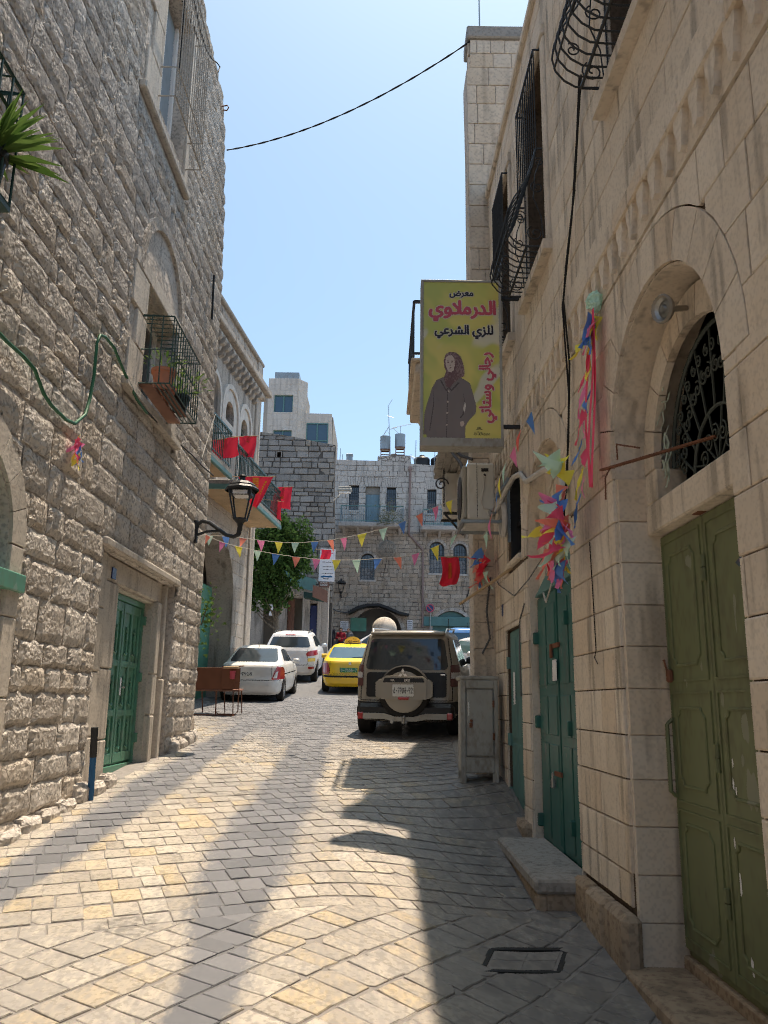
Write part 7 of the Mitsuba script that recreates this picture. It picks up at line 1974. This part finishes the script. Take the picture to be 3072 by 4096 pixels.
flag('red flag hanging in front of the white sign by the green awning', (-2.72, 35.6, 8.26), (-2.3, 35.6, 8.24), .40, stick=((-3.3, 35.6, 8.28), (-2.25, 35.6, 8.24)))


def cluster(label, center, n, rad, size, cat='bunting bundle', long_=0, cols=None, drop=.0, seed=0):
    key = thing('bunting_bundle', label, cat)
    r = np.random.default_rng(seed)
    cols = cols or (PEN + ['m_pen_red', 'm_pen_blue', 'm_ribbon_pink'])
    c = np.array(center, float)
    for k in range(n):
        a = r.random() * 2 * PI
        off = np.array([-.35 * abs(r.standard_normal()), math.cos(a), math.sin(a)]) * rad * r.random() ** .5 + np.array([0, 0, -drop * r.random()])
        d = off / (np.linalg.norm(off) + 1e-9) * .8 + np.array([-.35 * r.random(), .3 * r.standard_normal(), -.75 + .3 * r.standard_normal()])
        d /= np.linalg.norm(d)
        s_ = np.cross(d, [-1, r.standard_normal() * .6, .4 * r.standard_normal()])
        s_ /= np.linalg.norm(s_)
        nn = np.cross(d, s_)
        L, W = size * (.75 + .5 * r.random()), size * (.62 + .3 * r.random())
        b = c + off
        v, cv, ph = [], .35 * r.standard_normal(), 6 * r.random()
        for i in range(5):
            e = i / 4
            for j in (-1, 0, 1):
                v.append(b + s_ * W / 2 * j * (1 - .97 * e) + d * L * (e - .3) + nn * L * (cv * e * e + .10 * math.sin(5 * e + ph + j) + .12 * j * j * cv))
        f = [(i * 3 + j, i * 3 + j + 1, i * 3 + j + 4, i * 3 + j + 3) for i in range(4) for j in range(2)]
        part(key, 'pennant', MB().add(v, f), cols[int(r.integers(len(cols)))], True)
    for k in range(long_):
        y = c[1] + .06 * (k - long_ / 2)
        z = np.linspace(0, 1, 9)
        p_ = np.stack([c[0] - .03 + .02 * np.sin(5 * z + k), y + .5 * z * .35 + .03 * np.sin(6 * z + 2 * k), c[2] - z * 1.25], -1)
        w = .03
        v = np.vstack([p_ + [0, w, 0], p_ - [0, w, .01]])
        part(key, 'streamer', MB().add(v, [(i, i + 1, 9 + i + 1, 9 + i) for i in range(8)]), 'm_ribbon_pink', True)
    return key


ck = cluster('long pink streamer with hanging pennants tied below a green knot on the ashlar cornice', (1.50, 5.50, 4.48), 7, .08, .21, long_=3, cols=['m_pen_yellow', 'm_pen_blue', 'm_pen_pink', 'm_pen_yellow', 'm_pen_blue'], drop=.25, seed=4)
kn = trimesh.creation.icosphere(subdivisions=3, radius=1.0)
kv = kn.vertices * (.055 * (.55 + .9 * meshkit.fbm(kn.vertices * 2.3 + 5, 3, 4)))[:, None] * [1, 1, 1.35] + [1.50, 5.47, 4.56]
part(ck, 'knot', MB().add(kv, kn.faces), 'm_pen_mint')
r3 = np.random.default_rng(12)
for k in range(13):
    z_ = 4.40 - 1.15 * k / 12
    y = 5.52 + .45 * k / 12 + .03 * r3.standard_normal()
    m = ['m_pen_pink', 'm_pen_blue', 'm_ribbon_pink', 'm_pen_yellow', 'm_pen_pink', 'm_pen_blue', 'm_ribbon_pink'][k % 7]
    sg = -1 if k % 2 else 1
    v, cv = [], .3 * r3.standard_normal()
    W, L = .09 + .05 * r3.random(), .20 + .10 * r3.random()
    dv = np.array([-.25 * r3.random(), sg * (.35 + .5 * r3.random()), -.8])
    dv /= np.linalg.norm(dv)
    sv = np.cross(dv, [-1, .3 * r3.standard_normal(), .2])
    sv /= np.linalg.norm(sv)
    for i in range(5):
        e = i / 4
        for j in (-1, 0, 1):
            v.append(np.array([1.47, y, z_]) + sv * W * j * (1 - .97 * e) * .5 + dv * L * e + np.array([-1, 0, 0]) * L * (.15 * cv * e * e + .05 * math.sin(6 * e + k + j)))
    part(ck, 'pennant', MB().add(v, [(i * 3 + j, i * 3 + j + 1, i * 3 + j + 4, i * 3 + j + 3) for i in range(4) for j in range(2)]), m, True)
cluster('big bunch of crumpled coloured pennants hanging above the dark teal door', (1.36, 6.10, 3.02), 46, .26, .20, drop=.20, seed=5)
cluster('loose mint and yellow pennants above the bunch over the teal door', (1.42, 6.25, 3.40), 9, .22, .19, cols=['m_pen_mint', 'm_pen_yellow', 'm_pen_mint', 'm_pen_blue', 'm_pen_orange'], seed=8)
cluster('shaded bunch of red and orange pennants under the air conditioner', (1.30, 10.55, 3.50), 26, .20, .19, cols=['m_pen_red', 'm_pen_orange', 'm_pen_red', 'm_pen_blue', 'm_pen_mint', 'm_flag_red'], drop=.15, seed=6)
cluster('small faded pennants hanging from the green hose on the rough left wall', (-2.99, 7.72, 4.22), 12, .06, .13, cols=['m_pen_pink', 'm_pen_yellow', 'm_pen_blue', 'm_ribbon_pink'], drop=.30, seed=7)
bunting('short string of loose pennants looping along the upper right wall by the sign', [(1.431, 7.6, 4.537), (1.344, 7.917, 4.36), (1.266, 8.233, 4.182), (1.223, 8.55, 4.041), (1.219, 8.867, 3.868), (1.202, 9.183, 3.722), (1.145, 9.5, 3.616)], 9, 1, .15, .19, ['m_pen_yellow', 'm_pen_blue', 'm_pen_red', 'm_pen_pink', 'm_pen_mint'])
